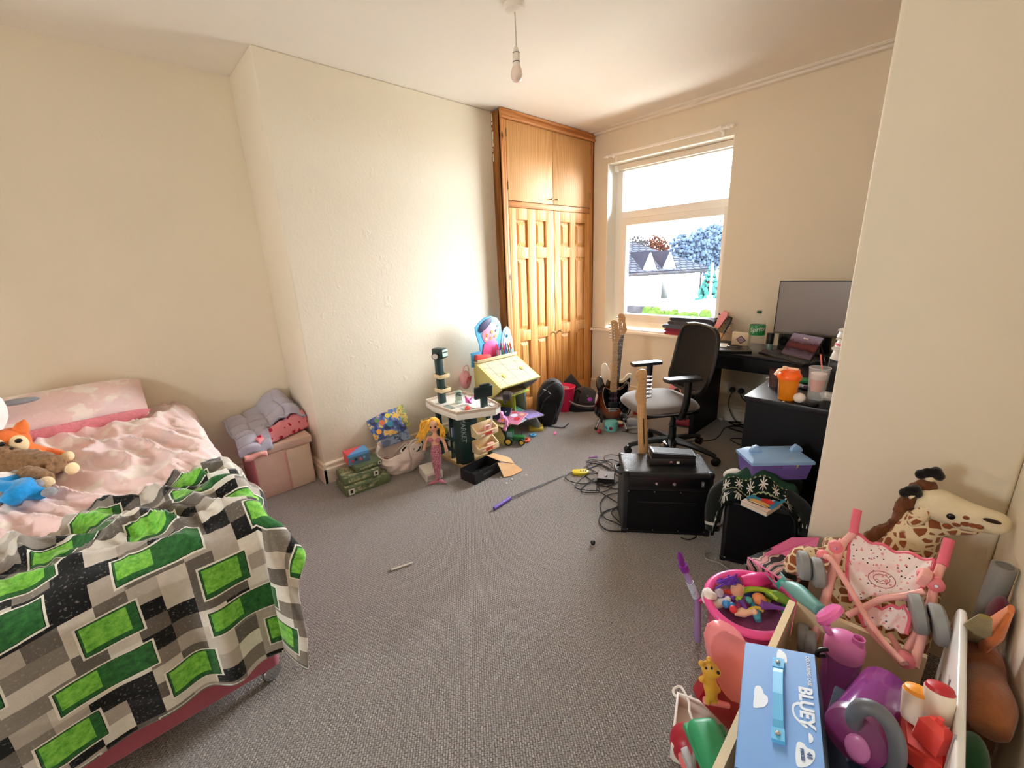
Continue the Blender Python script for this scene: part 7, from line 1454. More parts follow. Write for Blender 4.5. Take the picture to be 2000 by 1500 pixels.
for pts, cuff in (([S0+su*0.02+sd*0.12+V((0, 0, SH+0.025)), S0+su*-0.035+sd*0.09+V((0, 0, SH-0.03)), S0+su*-0.05+sd*0.05+V((0, 0, SH-0.12)), S0+su*-0.045+sd*0.02+V((0, 0, SH-0.20))], 2), ([S0+su*(SW-0.05)+sd*0.10+V((0, 0, SH+0.030)), S0+su*(SW+0.03)+sd*0.03+V((0, 0, SH-0.01)), S0+su*(SW+0.035)+sd*-0.02+V((0, 0, SH-0.10))], 2)):
    g = G(); sp = spline(pts, 6); g.tube(sp, [0.040, 0.042, 0.040, 0.032] if sp[0].x < -0.5 else [0.034, 0.034, 0.032, 0.026], 14); sl = part('sleeve', g, M_KDK, t, world=True)
    g = G(); g.tube([sp[-4], sp[-3]], [0.037, 0.036] if sp[0].x < -0.5 else [0.030, 0.029], 12); part('cuff_stripe', g, M_CUFF, sl, world=True)
p = S0+su*0.03+sd*0.17+V((0, 0, SH+0.045)); g = G(); g.ball((0, 0, 0), (0.06, 0.04, 0.030)); s = NT('spotted_cow'); vo = s.voro(s.coord('Object'), 24); s.set(s.ramp(vo.outputs['Distance'], [(0.3, '#161514'), (0.36, '#D8D2C8')]), 0.8); single('spotted_plush', g, s.m, 'white plush with black spots half under the green jumper', 'soft toy', loc=tuple(p), rz=0.9)
p = PD(1549, 905, (-0.46, 2.10, 0)); g = G(); g.lathe([(0.026, 0), (0.026, 0.004), (0.001, 0.006)], 20, frame(p, -_hz+V((0, 0, 0.5)))); g.lathe([(0.020, 0.006), (0.018, 0.008)], 20, frame(p, -_hz+V((0, 0, 0.5)))); single('gold_tag', g, mat('tag_gold', '#B9AE7C', 0.5, nz=0.3, nscale=90), 'round gold tag standing on the jumper before the purple box', 'tag')
# book with a hot dog on its cover
c4 = [PZ(1455, 982, SH+0.024), PZ(1498, 1001, SH+0.024), PZ(1537, 966, SH+0.024)]; bx_ = (c4[1]-c4[0]); by_ = (c4[2]-c4[1]); bx_.z = by_.z = 0; w = 0.115; h = 0.165
BMx = bx_.normalized(); BMy = V((-BMx.y, BMx.x, 0)); o = V((c4[1].x, c4[1].y, SH+0.002))-BMx*w
t = thing('paperback', 'blue paperback with food and a red splash on its cover, on the speaker cabinet', 'book', tuple(o)); BB = basis(o, BMx, BMy, V((0, 0, 1)))
g = G(); g.box((w/2, h/2, 0.011), (w-0.002, h-0.002, 0.020), BB); part('pages', g, mat('paper_tan', '#D8CBB8', 0.7, nz=0.08, nscale=400), t, world=True)
g = G(); g.box((w/2, h/2, 0.0217), (w, h, 0.0014), BB); cv = part('front_cover', g, mat('cover_sky', '#2F86B0', 0.35), t, world=True)
g = G(); g.box((w/2, h/2, 0.0007), (w, h, 0.0014), BB); part('back_cover', g, mat('cover_sky', '#2F86B0', 0.35), t, world=True)
g = G(); g.box((w/2, 0.018, 0.0226), (w, 0.036, 0.0006), BB); part('cover_band', g, mat('cover_pale', '#D9C2B8', 0.4), cv, world=True)
for pts, c, z in (([(0.015, 0.028), (0.035, 0.022), (0.095, 0.030), (0.105, 0.042), (0.09, 0.052), (0.03, 0.050), (0.012, 0.04)], '#1A1412', 0.0231), ([(0.02, 0.040), (0.09, 0.045), (0.10, 0.055), (0.08, 0.068), (0.035, 0.066), (0.018, 0.055)], '#D9A95E', 0.0235), ([(0.02, 0.030), (0.09, 0.034), (0.095, 0.040), (0.03, 0.037)], '#E8D8B8', 0.0237)):
    g = G(); g.prism([(p.x, p.y) for p in spline([(a, b, 0) for a, b in pts], 3, True)], 0.0226, z, BB); part('cover_print', g, mat('hd'+c, c, 0.4), cv, world=True)
g = G(); g.prism([(0.072+(0.026+0.003*(k % 2))*math.cos(k*PI/12), 0.088+(0.020+0.003*(k % 2))*math.sin(k*PI/12)) for k in range(24)], 0.0226, 0.0236, BB); part('cover_splash', g, mat('splash_red', '#D0332E', 0.4), cv, world=True)
M_TXW = mat('print_white', '#F4F4F0', 0.4)
write('Abc', BB @ basis((0.070, 0.118, 0.0228), V((-1, 0, 0)), V((0, -1, 0)), V((0, 0, 1))), 0.026, M_TXW, cv); write('Away', BB @ basis((0.060, 0.142, 0.0228), V((-1, 0, 0)), V((0, -1, 0)), V((0, 0, 1))), 0.024, M_TXW, cv)

# ================================================================== bits on the carpet
a, b = PZ(965, 993, 0.012), PZ(996, 973, 0.012); e = PZ(1109, 925, 0.006)
t = thing('ribbon_wand', 'purple handled stick with long thin rods lying across the carpet', 'toy wand', tuple(a)); g = G(); g.tube([a, b], [0.011, 0.012], 12); part('handle', g, plastic('wand_lilac', '#7A5FC0', 0.4), t, 'purple handle', world=True)
s = (e-b).cross(V((0, 0, 1))).normalized()*0.006
for k in (-1, 1): g = G(); g.tube([b+s*k*0.8, b.lerp(e, 0.5)+s*k*0.6, e], 0.0025, 6); part('rod', g, plastic('rod_dark', '#4A4750', 0.4), t, world=True)
a, b = PZ(764, 1113, 0.006), PZ(806, 1099, 0.006); t = thing('pencil', 'white pencil lying on the carpet in the middle of the room', 'pencil', tuple(a)); g = G(); g.tube([a, b], 0.0055, 6); part('shaft', g, mat('pencil_white', '#D9D4CC', 0.5), t, world=True); g = G(); g.tube([a, a+(a-b).normalized()*0.014], [0.0055, 0.0012], 6); part('tip', g, mat('pencil_tip', '#8A7A6A', 0.6), t, world=True)
p = PZ(1158, 1060, 0.013); t = thing('black_ball', 'tiny shiny black ball on the carpet in front of the amplifier', 'ball', (p.x, p.y, 0)); g = G(); g.ball((0, 0, 0.0135), 0.0135); part('ball', g, plastic('ball_black', '#0C0C0D', 0.1), t); g = G(); g.lathe([(0.005, 0.0255), (0.004, 0.031), (0.001, 0.031)], 10); part('peg', g, M_CHROME, t)
c = PZ(1134, 925, 0.0); t = thing('yellow_tape_measure', 'flat yellow pedal toy on the carpet beside the tangled leads', 'toy', (c.x, c.y, 0), 0.75); g = G(); g.prism([(p.x, p.y) for p in spline([(-0.05, -0.028, 0), (0.02, -0.034, 0), (0.055, -0.01, 0), (0.05, 0.025, 0), (0.01, 0.030, 0), (-0.02, 0.022, 0), (-0.055, 0.022, 0)], 4, True)], 0, 0.022, bev=0.006); part('body', g, plastic('pedal_yellow', '#D8C21F', 0.4), t)
for k in range(3): g = G(); g.box((0.0+k*0.018, 0.0, 0.0225), (0.008, 0.016, 0.003)); part('mark', g, mat('mark_brown', '#5A4A14', 0.5), t)
c = PZ(1180, 940, 0.0); t = thing('effects_pedal', 'silver and black effects pedal among the leads on the carpet', 'pedal', (c.x, c.y+0.02, 0), 0.55); g = G(); g.hexa([(-0.06, -0.045, 0), (0.06, -0.045, 0), (0.06, 0.045, 0), (-0.06, 0.045, 0), (-0.055, -0.042, 0.030), (0.055, -0.042, 0.030), (0.055, 0.042, 0.048), (-0.055, 0.042, 0.048)]); part('housing', g, M_BLACKP, t)
g = G(); g.hexa([(-0.053, -0.040, 0.0305), (0.053, -0.040, 0.0305), (0.053, 0.040, 0.0475), (-0.053, 0.040, 0.0475), (-0.053, -0.040, 0.0325), (0.053, -0.040, 0.0325), (0.053, 0.040, 0.0495), (-0.053, 0.040, 0.0495)]); part('top_plate', g, metal('pedal_steel', '#A8ABB4', 0.25), t)
g = G(); g.lathe([(0.010, 0.03), (0.010, 0.044), (0.006, 0.048)], 14, at(0, -0.012, 0.0)); part('foot_switch', g, M_CHROME, t)
p = PZ(1157, 893, 0.006); g = G(); g.tube(spline([p+V((-0.02, -0.02, 0)), p, p+V((0.015, 0.03, 0.003)), p+V((0.03, 0.02, 0.004))], 4), [0.004, 0.005, 0.006, 0.004], 6); single('purple_key', g, plastic('purple_bit', '#A865B8', 0.4), 'small purple and black clip on the carpet beyond the leads', 'clip')
# leads tangled beside the amplifier
def lead(pp, label, r=0.0035, m=M_CABLE, grp=None): 
    rr = random.Random(len(label)); return cable([PZ(x, y, 0.005+0.006*rr.random()) for x, y in pp], r, label, m, 'guitar_lead', 'lead', grp, 8)
lead([(1215, 905), (1190, 898), (1150, 915), (1110, 925), (1108, 937), (1140, 945), (1175, 935), (1190, 915), (1160, 905), (1140, 915), (1150, 935), (1200, 955), (1215, 945)], 'black lead looping around the yellow toy')
lead([(1212, 925), (1170, 908), (1145, 902), (1160, 898), (1195, 905), (1180, 925), (1150, 925), (1125, 945), (1130, 955), (1170, 958), (1165, 945), (1185, 950), (1210, 940)], 'black lead looping over the silver pedal')
lead([(1212, 890), (1190, 888), (1180, 895), (1200, 915), (1212, 912), (1190, 930), (1160, 920), (1146, 908), (1165, 901), (1200, 925), (1212, 935)], 'dark red lead in the tangle by the amplifier', 0.003, plastic('lead_maroon', '#4A1F24', 0.5))
lead([(1160, 935), (1135, 955), (1145, 962), (1180, 960), (1195, 950), (1178, 945), (1165, 955), (1195, 975), (1212, 985)], 'black lead crossing in front of the silver pedal')
lead([(1212, 962), (1185, 968), (1172, 985), (1180, 1010), (1200, 1020), (1218, 1028), (1195, 1003), (1205, 990), (1217, 985)], 'thin black lead curling at the left side of the amplifier')
lead([(1218, 1038), (1185, 1035), (1170, 1018), (1180, 1000), (1215, 988)], 'outermost black lead loop left of the amplifier', 0.004)
lead([(1385, 1030), (1400, 1030), (1412, 1018), (1415, 1005)], 'short grey lead between the amplifier and the speaker cabinet', 0.004, M_CABLEG)
lead([(1330, 1050), (1345, 1054), (1360, 1048), (1352, 1042)], 'black lead end under the front of the amplifier', 0.003)
lead([(1470, 1110), (1430, 1090), (1395, 1078), (1377, 1080), (1380, 1092), (1405, 1100), (1430, 1115), (1465, 1120), (1478, 1118)], 'pale grey flex looped on the carpet by the speaker cabinet', 0.006, M_CABLEG)
lead([(1215, 842), (1235, 846), (1262, 845), (1280, 838)], 'thin black lead on the carpet between the guitar stand and the chair', 0.003)
# ================================================================== toys heaped in the corner by the nib of wall
# --- open wooden toy box with a tall white side
M_BIRCH = mat('birch_board', '#E3CFA6', 0.5, nz=0.05, nscale=14); M_BIRCH2 = mat('birch_inside', '#CDAE84', 0.55, nz=0.06, nscale=12); M_GLOSSW = mat('gloss_white_board', '#DAD6D2', 0.18)
t = thing('toy_box', 'pale wooden toy box full of toys along the right hand wall', 'toy box', (-0.03, 1.03, 0))
def board(nm, pts, th, m, par=t, lab=None):
    """upright board whose plan runs from a to b"""
    (ax_, ay_), (bx2, by2), z0, z1 = pts; a, b = V((ax_, ay_, 0)), V((bx2, by2, 0)); d = (b-a).normalized(); n = V((-d.y, d.x, 0))*th
    g = G(); g.hexa([a+V((0, 0, z0)), b+V((0, 0, z0)), b+n+V((0, 0, z0)), a+n+V((0, 0, z0)), a+V((0, 0, z1)), b+V((0, 0, z1)), b+n+V((0, 0, z1)), a+n+V((0, 0, z1))]); bmesh.ops.recalc_face_normals(g.bm, faces=g.bm.faces)
    return part(nm, g, m, par, lab, world=True)
board('side_board', ((-0.176, 0.70), (-0.192, 1.36), 0, 0.395), 0.018, M_BIRCH)
board('back_board', ((-0.190, 1.360), (0.105, 1.375), 0, 0.395), 0.016, M_BIRCH)
board('front_board', ((-0.176, 0.70), (0.105, 0.70), 0, 0.30), 0.016, M_BIRCH)
g = G(); g.box((-0.035, 1.03, 0.175), (0.275, 0.64, 0.014)); part('tray_floor', g, M_BIRCH2, t, world=True)
g = G()
for pts in ([(-0.02, 1.30), (0.02, 1.22), (0.00, 1.12), (0.05, 1.05)], [(0.03, 1.32), (0.06, 1.25), (0.05, 1.15)]): g.tube(spline([(x, y, 0.1825) for x, y in pts], 5), 0.006, 5, flat=0.3)
part('printed_track', g, mat('track_brown', '#5A4230', 0.6), t, world=True, kind='stuff')
t = thing('white_board', 'tall white gloss board standing on edge at the right of the toy box', 'board', (0.132, 1.1, 0))
g = G(); M9 = basis((0.127, 0, 0), V((0, 1, 0)), V((0, 0, 1)), V((1, 0, 0)))
o = [(0.66, 0.0), (1.375, 0.0), (1.375, 0.50)]+[(1.375-0.09+0.09*math.cos(a*PI/12), 0.53+0.09*math.sin(a*PI/12)) for a in range(0, 7)]+[(0.72, 0.62), (0.66, 0.58)]
g.prism(o, 0, 0.013, M9, bev=0.004); part('board', g, M_GLOSSW, t, world=True)
g = G(); rr = random.Random(5)
for k in range(14):
    y, z = rr.uniform(0.8, 1.3), rr.uniform(0.25, 0.56); g.tube([(0.1265, y, z), (0.1265, y+rr.uniform(-0.03, 0.03), z+rr.uniform(-0.09, 0.09))], 0.0022, 4)
part('scuff_marks', g, mat('scuff', '#A89A98', 0.4), t, world=True, kind='stuff')
g = G(); g.box((0.124, 1.19, 0.42), (0.006, 0.05, 0.11), bev=0.002); part('red_sticker', g, mat('sticker_maroon', '#6E2630', 0.4), t, world=True)

# --- big plush giraffe sitting against the nib of wall
GY = 1.775
def gp(px, py, dy=0.0): return PY(px, py, GY+dy)
s = NT('giraffe_plush'); v = s.coord('Object'); vd = s.voro(v, 30, 'DISTANCE_TO_EDGE', 0.9); nn_ = s.noise(v, 60, 2)
f = s.ramp(s.math('ADD', vd.outputs[0], s.math('MULTIPLY', s.math('SUBTRACT', nn_, 0.5), 0.05)), [(0.10, (0, 0, 0, 1)), (0.125, (1, 1, 1, 1))])
s.set(s.mix(f, '#EBD9B2', s.mix(s.noise(v, 30, 2), '#8A4A2A', '#A5623A')), 0.85, 0, 0.2); s.b.inputs['Sheen Weight'].default_value = 0.3; s.bump(s.noise(v, 240, 2), 0.35, 0.003); M_GIR = s.m
M_GIRC = fabric('giraffe_cream', '#EBDDBB', 0.35, 200, 0.04); M_MANE = fabric('giraffe_mane', '#6B4023', 0.9, 90, 0.35, 40); M_HOOF = fabric('giraffe_black', '#14100F', 0.7, 120, 0.2)
t = thing('giraffe_plush', 'large plush giraffe with brown patches sitting against the nib of wall', 'soft toy', (-0.08, GY, 0))
g = G()
g.tube(spline([gp(1606, 1092, -0.02), gp(1660, 1105), gp(1740, 1110), gp(1775, 1108, 0.02)], 6), [0.085, 0.105, 0.105, 0.09], 18)
g.tube(spline([gp(1745, 1105), gp(1772, 1070), gp(1795, 1030), gp(1806, 1000)], 6), [0.095, 0.075, 0.058, 0.050], 18)
a = gp(1690, 1130); g.tube([a, V((a.x, a.y, 0.07))], [0.10, 0.12], 16); a = gp(1770, 1130); g.tube([a, V((a.x, a.y-0.02, 0.07))], [0.09, 0.10], 16)
g.tube(spline([gp(1600, 1090, -0.05), gp(1568, 1085, -0.09), gp(1550, 1098, -0.11), gp(1543, 1118, -0.12)], 5), [0.040, 0.036, 0.030, 0.026], 14)
g.tube(spline([gp(1800, 1020), gp(1835, 1022), gp(1880, 1027), gp(1915, 1030)], 5), [0.045, 0.040, 0.030, 0.024], 14)
remesh(part('body', g, M_GIR, t, world=True), 0.010, 8)
g = G(); g.tube(spline([gp(1792, 972, -0.01), gp(1830, 985, -0.012), gp(1880, 1005, -0.012), gp(1930, 1018, -0.01), gp(1955, 1024, -0.005)], 6), [0.040, 0.052, 0.046, 0.038, 0.032], 18)
g.ball(gp(1942, 1020, -0.01), (0.036, 0.045, 0.034)); remesh(part('head', g, M_GIRC, t, 'cream head', world=True), 0.008, 5)
g = G(); g.ball(gp(1857, 1009, -0.060), (0.010, 0.006, 0.010)); part('eye', g, M_EYE, t, world=True)
g = G(); g.ball(gp(1938, 1018, -0.055), (0.019, 0.007, 0.006)); part('nostril', g, M_FUR_DK, t, world=True)
for k, (px, py, r) in enumerate(((1868, 1024, 0.010), (1884, 1022, 0.013), (1899, 1026, 0.010), (1886, 1011, 0.009), (1850, 1028, 0.011), (1912, 1029, 0.010), (1833, 1000, 0.010))):
    g = G(); g.ball(gp(px, py, -0.052), (r, 0.006, r*0.75)); part('patch', g, M_MANE if False else fabric('giraffe_patch', '#8E4E2C', 0.3), t, world=True)
for (b0, b1, dy) in (((1818, 960), (1815, 928), 0.012), ((1785, 968), (1778, 963), -0.045)):
    g = G(); g.tube([gp(*b0, dy), gp(*b1, dy)], [0.016, 0.014], 12); oc = part('ossicone', g, M_GIRC, t, world=True)
    g = G(); q = gp(*b1, dy)
    for k in range(7): g.ball(q+V((0.018*math.cos(k*0.9)*(1.2 if dy > 0 else 0.8), 0.008*math.sin(k*2), 0.012*math.sin(k*1.3)+0.004)), 0.016, u=8, v=6)
    remesh(part('tuft', g, M_HOOF, oc, 'black tuft', world=True), 0.005, 2)
g = G(); rr = random.Random(3); sp = spline([gp(1815, 952, 0.0), gp(1790, 958, 0.0), gp(1768, 985, 0.0), gp(1758, 1015, 0.0), gp(1735, 1035, 0.0), gp(1700, 1050, 0.0)], 8)
for k, p in enumerate(sp): g.ball(p+V((rr.uniform(-0.004, 0.004), 0, rr.uniform(-0.004, 0.004))), (0.024, 0.026, 0.024), u=10, v=7)
ob = remesh(part('mane', g, M_MANE, t, 'shaggy brown mane', world=True), 0.006, 1); md = ob.modifiers.new('shag', 'DISPLACE'); md.texture = tx; md.strength = 0.012; md.texture_coords = 'LOCAL'
g = G(); g.ball(gp(1541, 1126, -0.12), (0.028, 0.025, 0.018)); part('hoof', g, M_HOOF, t, world=True)
g = G(); g.ball(gp(1793, 1010, -0.055), (0.022, 0.012, 0.040), rot=rotm(0, 0.35, 0)); part('ear', g, M_GIR, t, world=True)

# --- pink bag behind, with a printed front
t = thing('pink_gift_bag', 'pink paper gift bag with a zebra print front behind the basket', 'bag', (-0.36, 1.72, 0))
M_PKB = mat('bag_pink', '#EE7FB8', 0.4); M_PRT = NT('bag_print'); n1 = M_PRT.n('ShaderNodeTexWave'); M_PRT.put(n1.inputs[0], M_PRT.coord('Object', rot=(0.4, 0.3, 0.5))); n1.inputs['Scale'].default_value = 9; n1.inputs['Distortion'].default_value = 9; M_PRT = M_PRT.set(M_PRT.ramp(n1.outputs[0], [(0.25, '#1A1616'), (0.38, '#E8DED4'), (0.55, '#B98E7A'), (0.72, '#7A4A4A'), (0.85, '#E0A8B0')]), 0.4)
br = V((-0.37, 1.70, 0)); bl0, bl1 = PD(1480, 1092, br), PD(1545, 1050, br)
fl_, fr_ = V((-0.415, 1.655, 0)), V((-0.265, 1.60, 0)); bl_, br_ = fl_+V((0.05, 0.13, 0)), fr_+V((0.05, 0.13, 0)); zt = 0.27
g = G(); g.hexa([fl_, fr_, br_, bl_, fl_+V((0, 0, zt)), fr_+V((0, 0, zt)), br_+V((0, 0, zt)), bl_+V((0, 0, zt))]); part('bag_body', g, M_PRT, t, world=True, smooth=0)
g = G()
top = [fl_+V((0, 0, zt)), fr_+V((0, 0, zt)), br_+V((0, 0, zt)), bl_+V((0, 0, zt))]; up = [PD(1480, 1091, fl_)+V((0, 0, 0)), PD(1520, 1102, fl_), PD(1600, 1050, bl_), PD(1546, 1050, bl_)]
g._new([top[0], top[1], up[1], up[0]], [(0, 1, 2, 3)]); g._new([top[3], top[2], up[2], up[3]], [(0, 1, 2, 3)]); g._new([up[0], up[1], up[2], up[3]], [(0, 1, 2, 3)])
solid(part('pink_top', g, M_PKB, t, 'folded bright pink top', world=True, smooth=0), 0.003)

# --- translucent pink basket with small toys
bc = V((-0.335, 1.455, 0)); t = thing('toy_basket', 'see-through pink toy basket with a bright pink rim, full of little toys', 'basket', tuple(bc), math.atan2(HR.y, HR.x))
M_FILM = thin('film_pink', '#D83A78', 0.55, 0.2); M_RIM = plastic('rim_pink', '#F25AA6', 0.35)
def tilt(y): return 0.235+y*0.25
def ell(k, s, z=None, n=40): a = 2*PI*k/n; x, y = 0.150*s*math.cos(a), 0.115*s*math.sin(a); return V((x, y, tilt(y) if z is None else z))
g = G(); vv = [tuple(ell(k, s_, z)) for s_, z in ((0.80, 0.006), (0.88, 0.08), (0.95, 0.16)) for k in range(40)]+[tuple(ell(k, 1.0)-V((0, 0, 0.008))) for k in range(40)]
ff = [(r*40+k, r*40+(k+1) % 40, (r+1)*40+(k+1) % 40, (r+1)*40+k) for r in range(3) for k in range(40)]+[tuple(range(39, -1, -1))]
g._new(vv, ff); part('film_wall', g, M_FILM, t)
g = G(); g.tube([ell(k, 1.0) for k in range(40)], 0.015, 10, True); part('rim', g, M_RIM, t, 'bright pink rim')
for k, (ang, z, r, c) in enumerate(((-1.9, 0.13, 0.035, '#7A4A78'), (-1.35, 0.10, 0.045, '#C02840'), (-2.4, 0.15, 0.030, '#E8B4C4'), (-0.95, 0.13, 0.030, '#E6A0B8'), (-1.65, 0.17, 0.022, '#5A3A62'))):
    g = G(); g.lathe([(r, 0), (r, 0.001)], 18, frame((0.148*math.cos(ang)*0.93, 0.114*math.sin(ang)*0.93, z), (math.cos(ang), math.sin(ang), -0.1))); part('printed_patch', g, mat('patch'+c, c, 0.4), t)
for ang in (-2.5, 2.7):
    g = G(); p = V((0.150*math.cos(ang), 0.115*math.sin(ang), tilt(0.115*math.sin(ang))-0.02)); d = V((math.cos(ang), math.sin(ang), 0)); g.tube(spline([p, p+d*0.02+V((0.01, 0, -0.02)), p+d*0.022+V((0, 0.02, -0.05)), p+V((0, 0.03, -0.06))], 5), 0.008, 6, flat=0.35); part('loop_handle', g, M_RIM, t)
BM2 = facing(bc)
def bp(px, py, z): return PZ(px, py, z)
zr = 0.255
def toy(nm, build, m, label, cat='toy', vox=None, it=3):
    g = G(); build(g); o = single(nm, g, m, label, cat, 'little toys in the pink basket'); 
    if vox: remesh(o, vox, it)
    return o
M_PURH = fabric('purple_hair', '#6A35B8', 0.6, 100, 0.25, 60)
p = bp(1430, 1140, 0.29)
def hair(g):
    rr = random.Random(9)
    for k in range(22): e = p+HR*rr.uniform(-0.06, 0.02)+V((rr.uniform(-0.01, 0.01), rr.uniform(-0.02, 0.02), rr.uniform(-0.01, 0.035))); g.tube(spline([p+HR*0.03, p+HR*0.0+V((0, 0, rr.uniform(0, 0.03))), e], 4), [0.006, 0.006, 0.003], 5)
toy('purple_haired_doll', hair, M_PURH, 'shock of purple doll hair at the back of the pink basket', 'doll')
p2 = bp(1440, 1152, 0.27); toy('small_doll', lambda g: g.ball(p2, (0.022, 0.022, 0.026)), M_SKIN, 'tan doll head below the purple hair', 'doll')
toy('hot_pink_toy', lambda g: (g.tube(spline([bp(1450, 1136, 0.27), bp(1475, 1133, 0.28), bp(1500, 1130, 0.275)], 5), [0.020, 0.028, 0.022], 12), g.tube(spline([bp(1450, 1150, 0.26), bp(1480, 1146, 0.265), bp(1500, 1140, 0.26)], 5), 0.010, 8)), plastic('hot_pink', '#E0348A', 0.35), 'hot pink toy lying across the back of the pink basket')
toy('lime_ring', lambda g: g.tube(spline([bp(1442, 1172, 0.25), bp(1450, 1155, 0.26), bp(1475, 1150, 0.265), bp(1500, 1155, 0.262), bp(1520, 1170, 0.255)], 6), 0.010, 10), plastic('lime', '#A8C83A', 0.4), 'lime green hoop curving over the toys in the basket')
toy('green_mermaid', lambda g: (g.tube(spline([bp(1495, 1158, 0.25), bp(1520, 1165, 0.255), bp(1545, 1178, 0.25)], 5), [0.014, 0.020, 0.012], 12),), plastic('green_toy', '#6E9A2E', 0.4), 'green toy body lying at the right of the basket', 'doll')
def teal(g):
    b = bp(1520, 1150, 0.275)
    for e1, e2 in (((1492, 1118, 0.34), (1508, 1132, 0.30)), ((1530, 1128, 0.30), (1516, 1140, 0.285))):
        q = [b, bp(*e1), bp(*e2)]; vv = [g.bm.verts.new(x+n*0.004) for n in (_hz, -_hz) for x in q]; g.bm.faces.new(vv[:3]); g.bm.faces.new(vv[3:][::-1])
        for i in range(3): g.bm.faces.new((vv[i], vv[3+i], vv[3+(i+1) % 3], vv[(i+1) % 3]))
    bmesh.ops.recalc_face_normals(g.bm, faces=g.bm.faces)
toy('teal_tail_fin', teal, plastic('teal_glitter', '#2FA9A0', 0.3), 'turquoise tail fin standing up at the back of the basket')
toy('orange_toy', lambda g: g.ball(bp(1483, 1170, 0.25), (0.024, 0.022, 0.020)), plastic('orange_soft', '#E8915A', 0.4), 'peach orange toy in the middle of the basket')
toy('purple_trumpet', lambda g: (g.lathe([(0.020, 0), (0.016, 0.012), (0.008, 0.05), (0.006, 0.09), (0.010, 0.10)], 14, frame(bp(1484, 1180, 0.245), bp(1525, 1188, 0.235)-bp(1484, 1180, 0.245)))), plastic('purple_plastic', '#8A54C0', 0.35), 'purple trumpet shaped toy lying at the front of the basket')
toy('blue_bead_toy', lambda g: (g.ball(bp(1418, 1180, 0.235), 0.014), g.ball(bp(1430, 1183, 0.235), 0.012)), plastic('bead_blue', '#3F8FD0', 0.3), 'blue beads at the left of the basket')
toy('red_bead_toy', lambda g: g.ball(bp(1432, 1190, 0.235), 0.013), plastic('bead_red', '#E0404A', 0.3), 'red bead in front of the blue beads')
toy('teal_bead', lambda g: g.ball(bp(1462, 1172, 0.245), 0.013), plastic('bead_teal', '#4FA8A8', 0.3), 'teal bead between the lime hoop and the orange toy')
toy('violet_toy_leg', lambda g: g.tube(spline([bp(1440, 1162, 0.25), bp(1450, 1178, 0.245), bp(1458, 1190, 0.235)], 4), [0.012, 0.010, 0.006], 8), plastic('violet', '#6A3A9A', 0.35), 'violet toy leg inside the lime hoop')
toy('yellow_toy', lambda g: g.tube(spline([bp(1462, 1192, 0.23), bp(1478, 1188, 0.235), bp(1490, 1192, 0.23)], 4), 0.008, 8), plastic('yellow_soft', '#D8C24A', 0.4), 'small yellow toy at the front of the basket')
for k, (px, py, c, nm, rot) in enumerate(((1412, 1168, '#7A3AA0', 'purple', 0.4), (1450, 1182, '#E04A8A', 'deep pink', 1.2), (1470, 1160, '#3F6FC0', 'royal blue', 0.2), (1500, 1172, '#C8D04A', 'yellow green', 2.0), (1515, 1180, '#6A2A7A', 'plum', 0.9), (1495, 1148, '#F0A0C8', 'pale pink', 2.4), (1425, 1160, '#D8433C', 'bright red', 0.1), (1452, 1196, '#F2C8A8', 'peach', 0.6), (1535, 1186, '#2F8A5A', 'dark green', 1.7), (1476, 1196, '#4AA0B8', 'sea blue', 2.2), (1405, 1178, '#E8E0D8', 'off white', 1.0))):
    b_ = bp(px, py, 0.222); d_ = V((math.cos(rot), math.sin(rot), 0.25)); g = G(); g.tube(spline([b_-d_*0.030, b_, b_+d_*0.030], 4), [0.010, 0.017, 0.008], 10); g.ball(b_+d_*0.034, 0.012, u=10, v=7); single('toy_figure', g, plastic('figure%d' % k, c, 0.35), nm+' little figure lying among the toys in the pink basket', 'toy', 'little toys in the pink basket')
g = G(); g.lathe([(0.001, 0.19), (0.105, 0.19), (0.110, 0.182), (0.001, 0.180)], 30, at(bc.x, bc.y, 0) @ rotm(0, 0, 0)); single('folded_toy_cloth', g, fabric('toy_cloth', '#8A4A7A', 0.4, 60, 0.3, 14), 'purple cloth under the little toys in the pink basket', 'cloth')
q = bp(1384, 1165, 0.24); g = G(); rr = random.Random(6)
for k in range(16): d = V((rr.gauss(0, 1), rr.gauss(0, 1), rr.gauss(0, 1))).normalized()*0.018; g.ball(q+d, 0.014, u=8, v=6)
remesh(single('white_pompom', g, M_FUR_W, 'fluffy white pompom at the left of the pink basket', 'pompom'), 0.006, 1)
q = bp(1405, 1158, 0.25); g = G(); g.ball(q, 0.016); single('clear_bauble', g, thin('bauble_clear', '#D8D4E0', 0.5, 0.05), 'clear bauble beside the white pompom', 'ball')
# bubble wand
wr_ = V((-0.475, 1.42, 0)); a, b, c = PD(1362, 1172, wr_), PD(1337, 1112, wr_), PD(1325, 1079, wr_)
t = thing('bubble_wand', 'tall purple topped bubble wand standing beside the pink basket', 'toy wand', (a.x, a.y, 0))
g = G(); g.tube([V((a.x+0.015, a.y, 0.0)), a, b], [0.014, 0.013, 0.011], 12); part('tube', g, thin('wand_tube', '#A88FC8', 0.75, 0.1), t, 'clear lilac tube', world=True)
g = G(); d = (b-a).normalized(); g.tube([a.lerp(b, 0.12), a.lerp(b, 0.60)], 0.0138, 12); part('label_band', g, mat('wand_label', '#B8C8DC', 0.4, nz=0.3, nscale=90), t, world=True)
M_WPUR = plastic('wand_purple', '#7A2A96', 0.3)
g = G(); g.tube([b-d*0.005, b+d*0.022], 0.0165, 14); g.tube(spline([b+d*0.02, b.lerp(c, 0.45), b.lerp(c, 0.8), c], 5), [0.010, 0.017, 0.015, 0.004], 12, flat=0.45); part('cap', g, M_WPUR, t, 'purple cap', world=True)

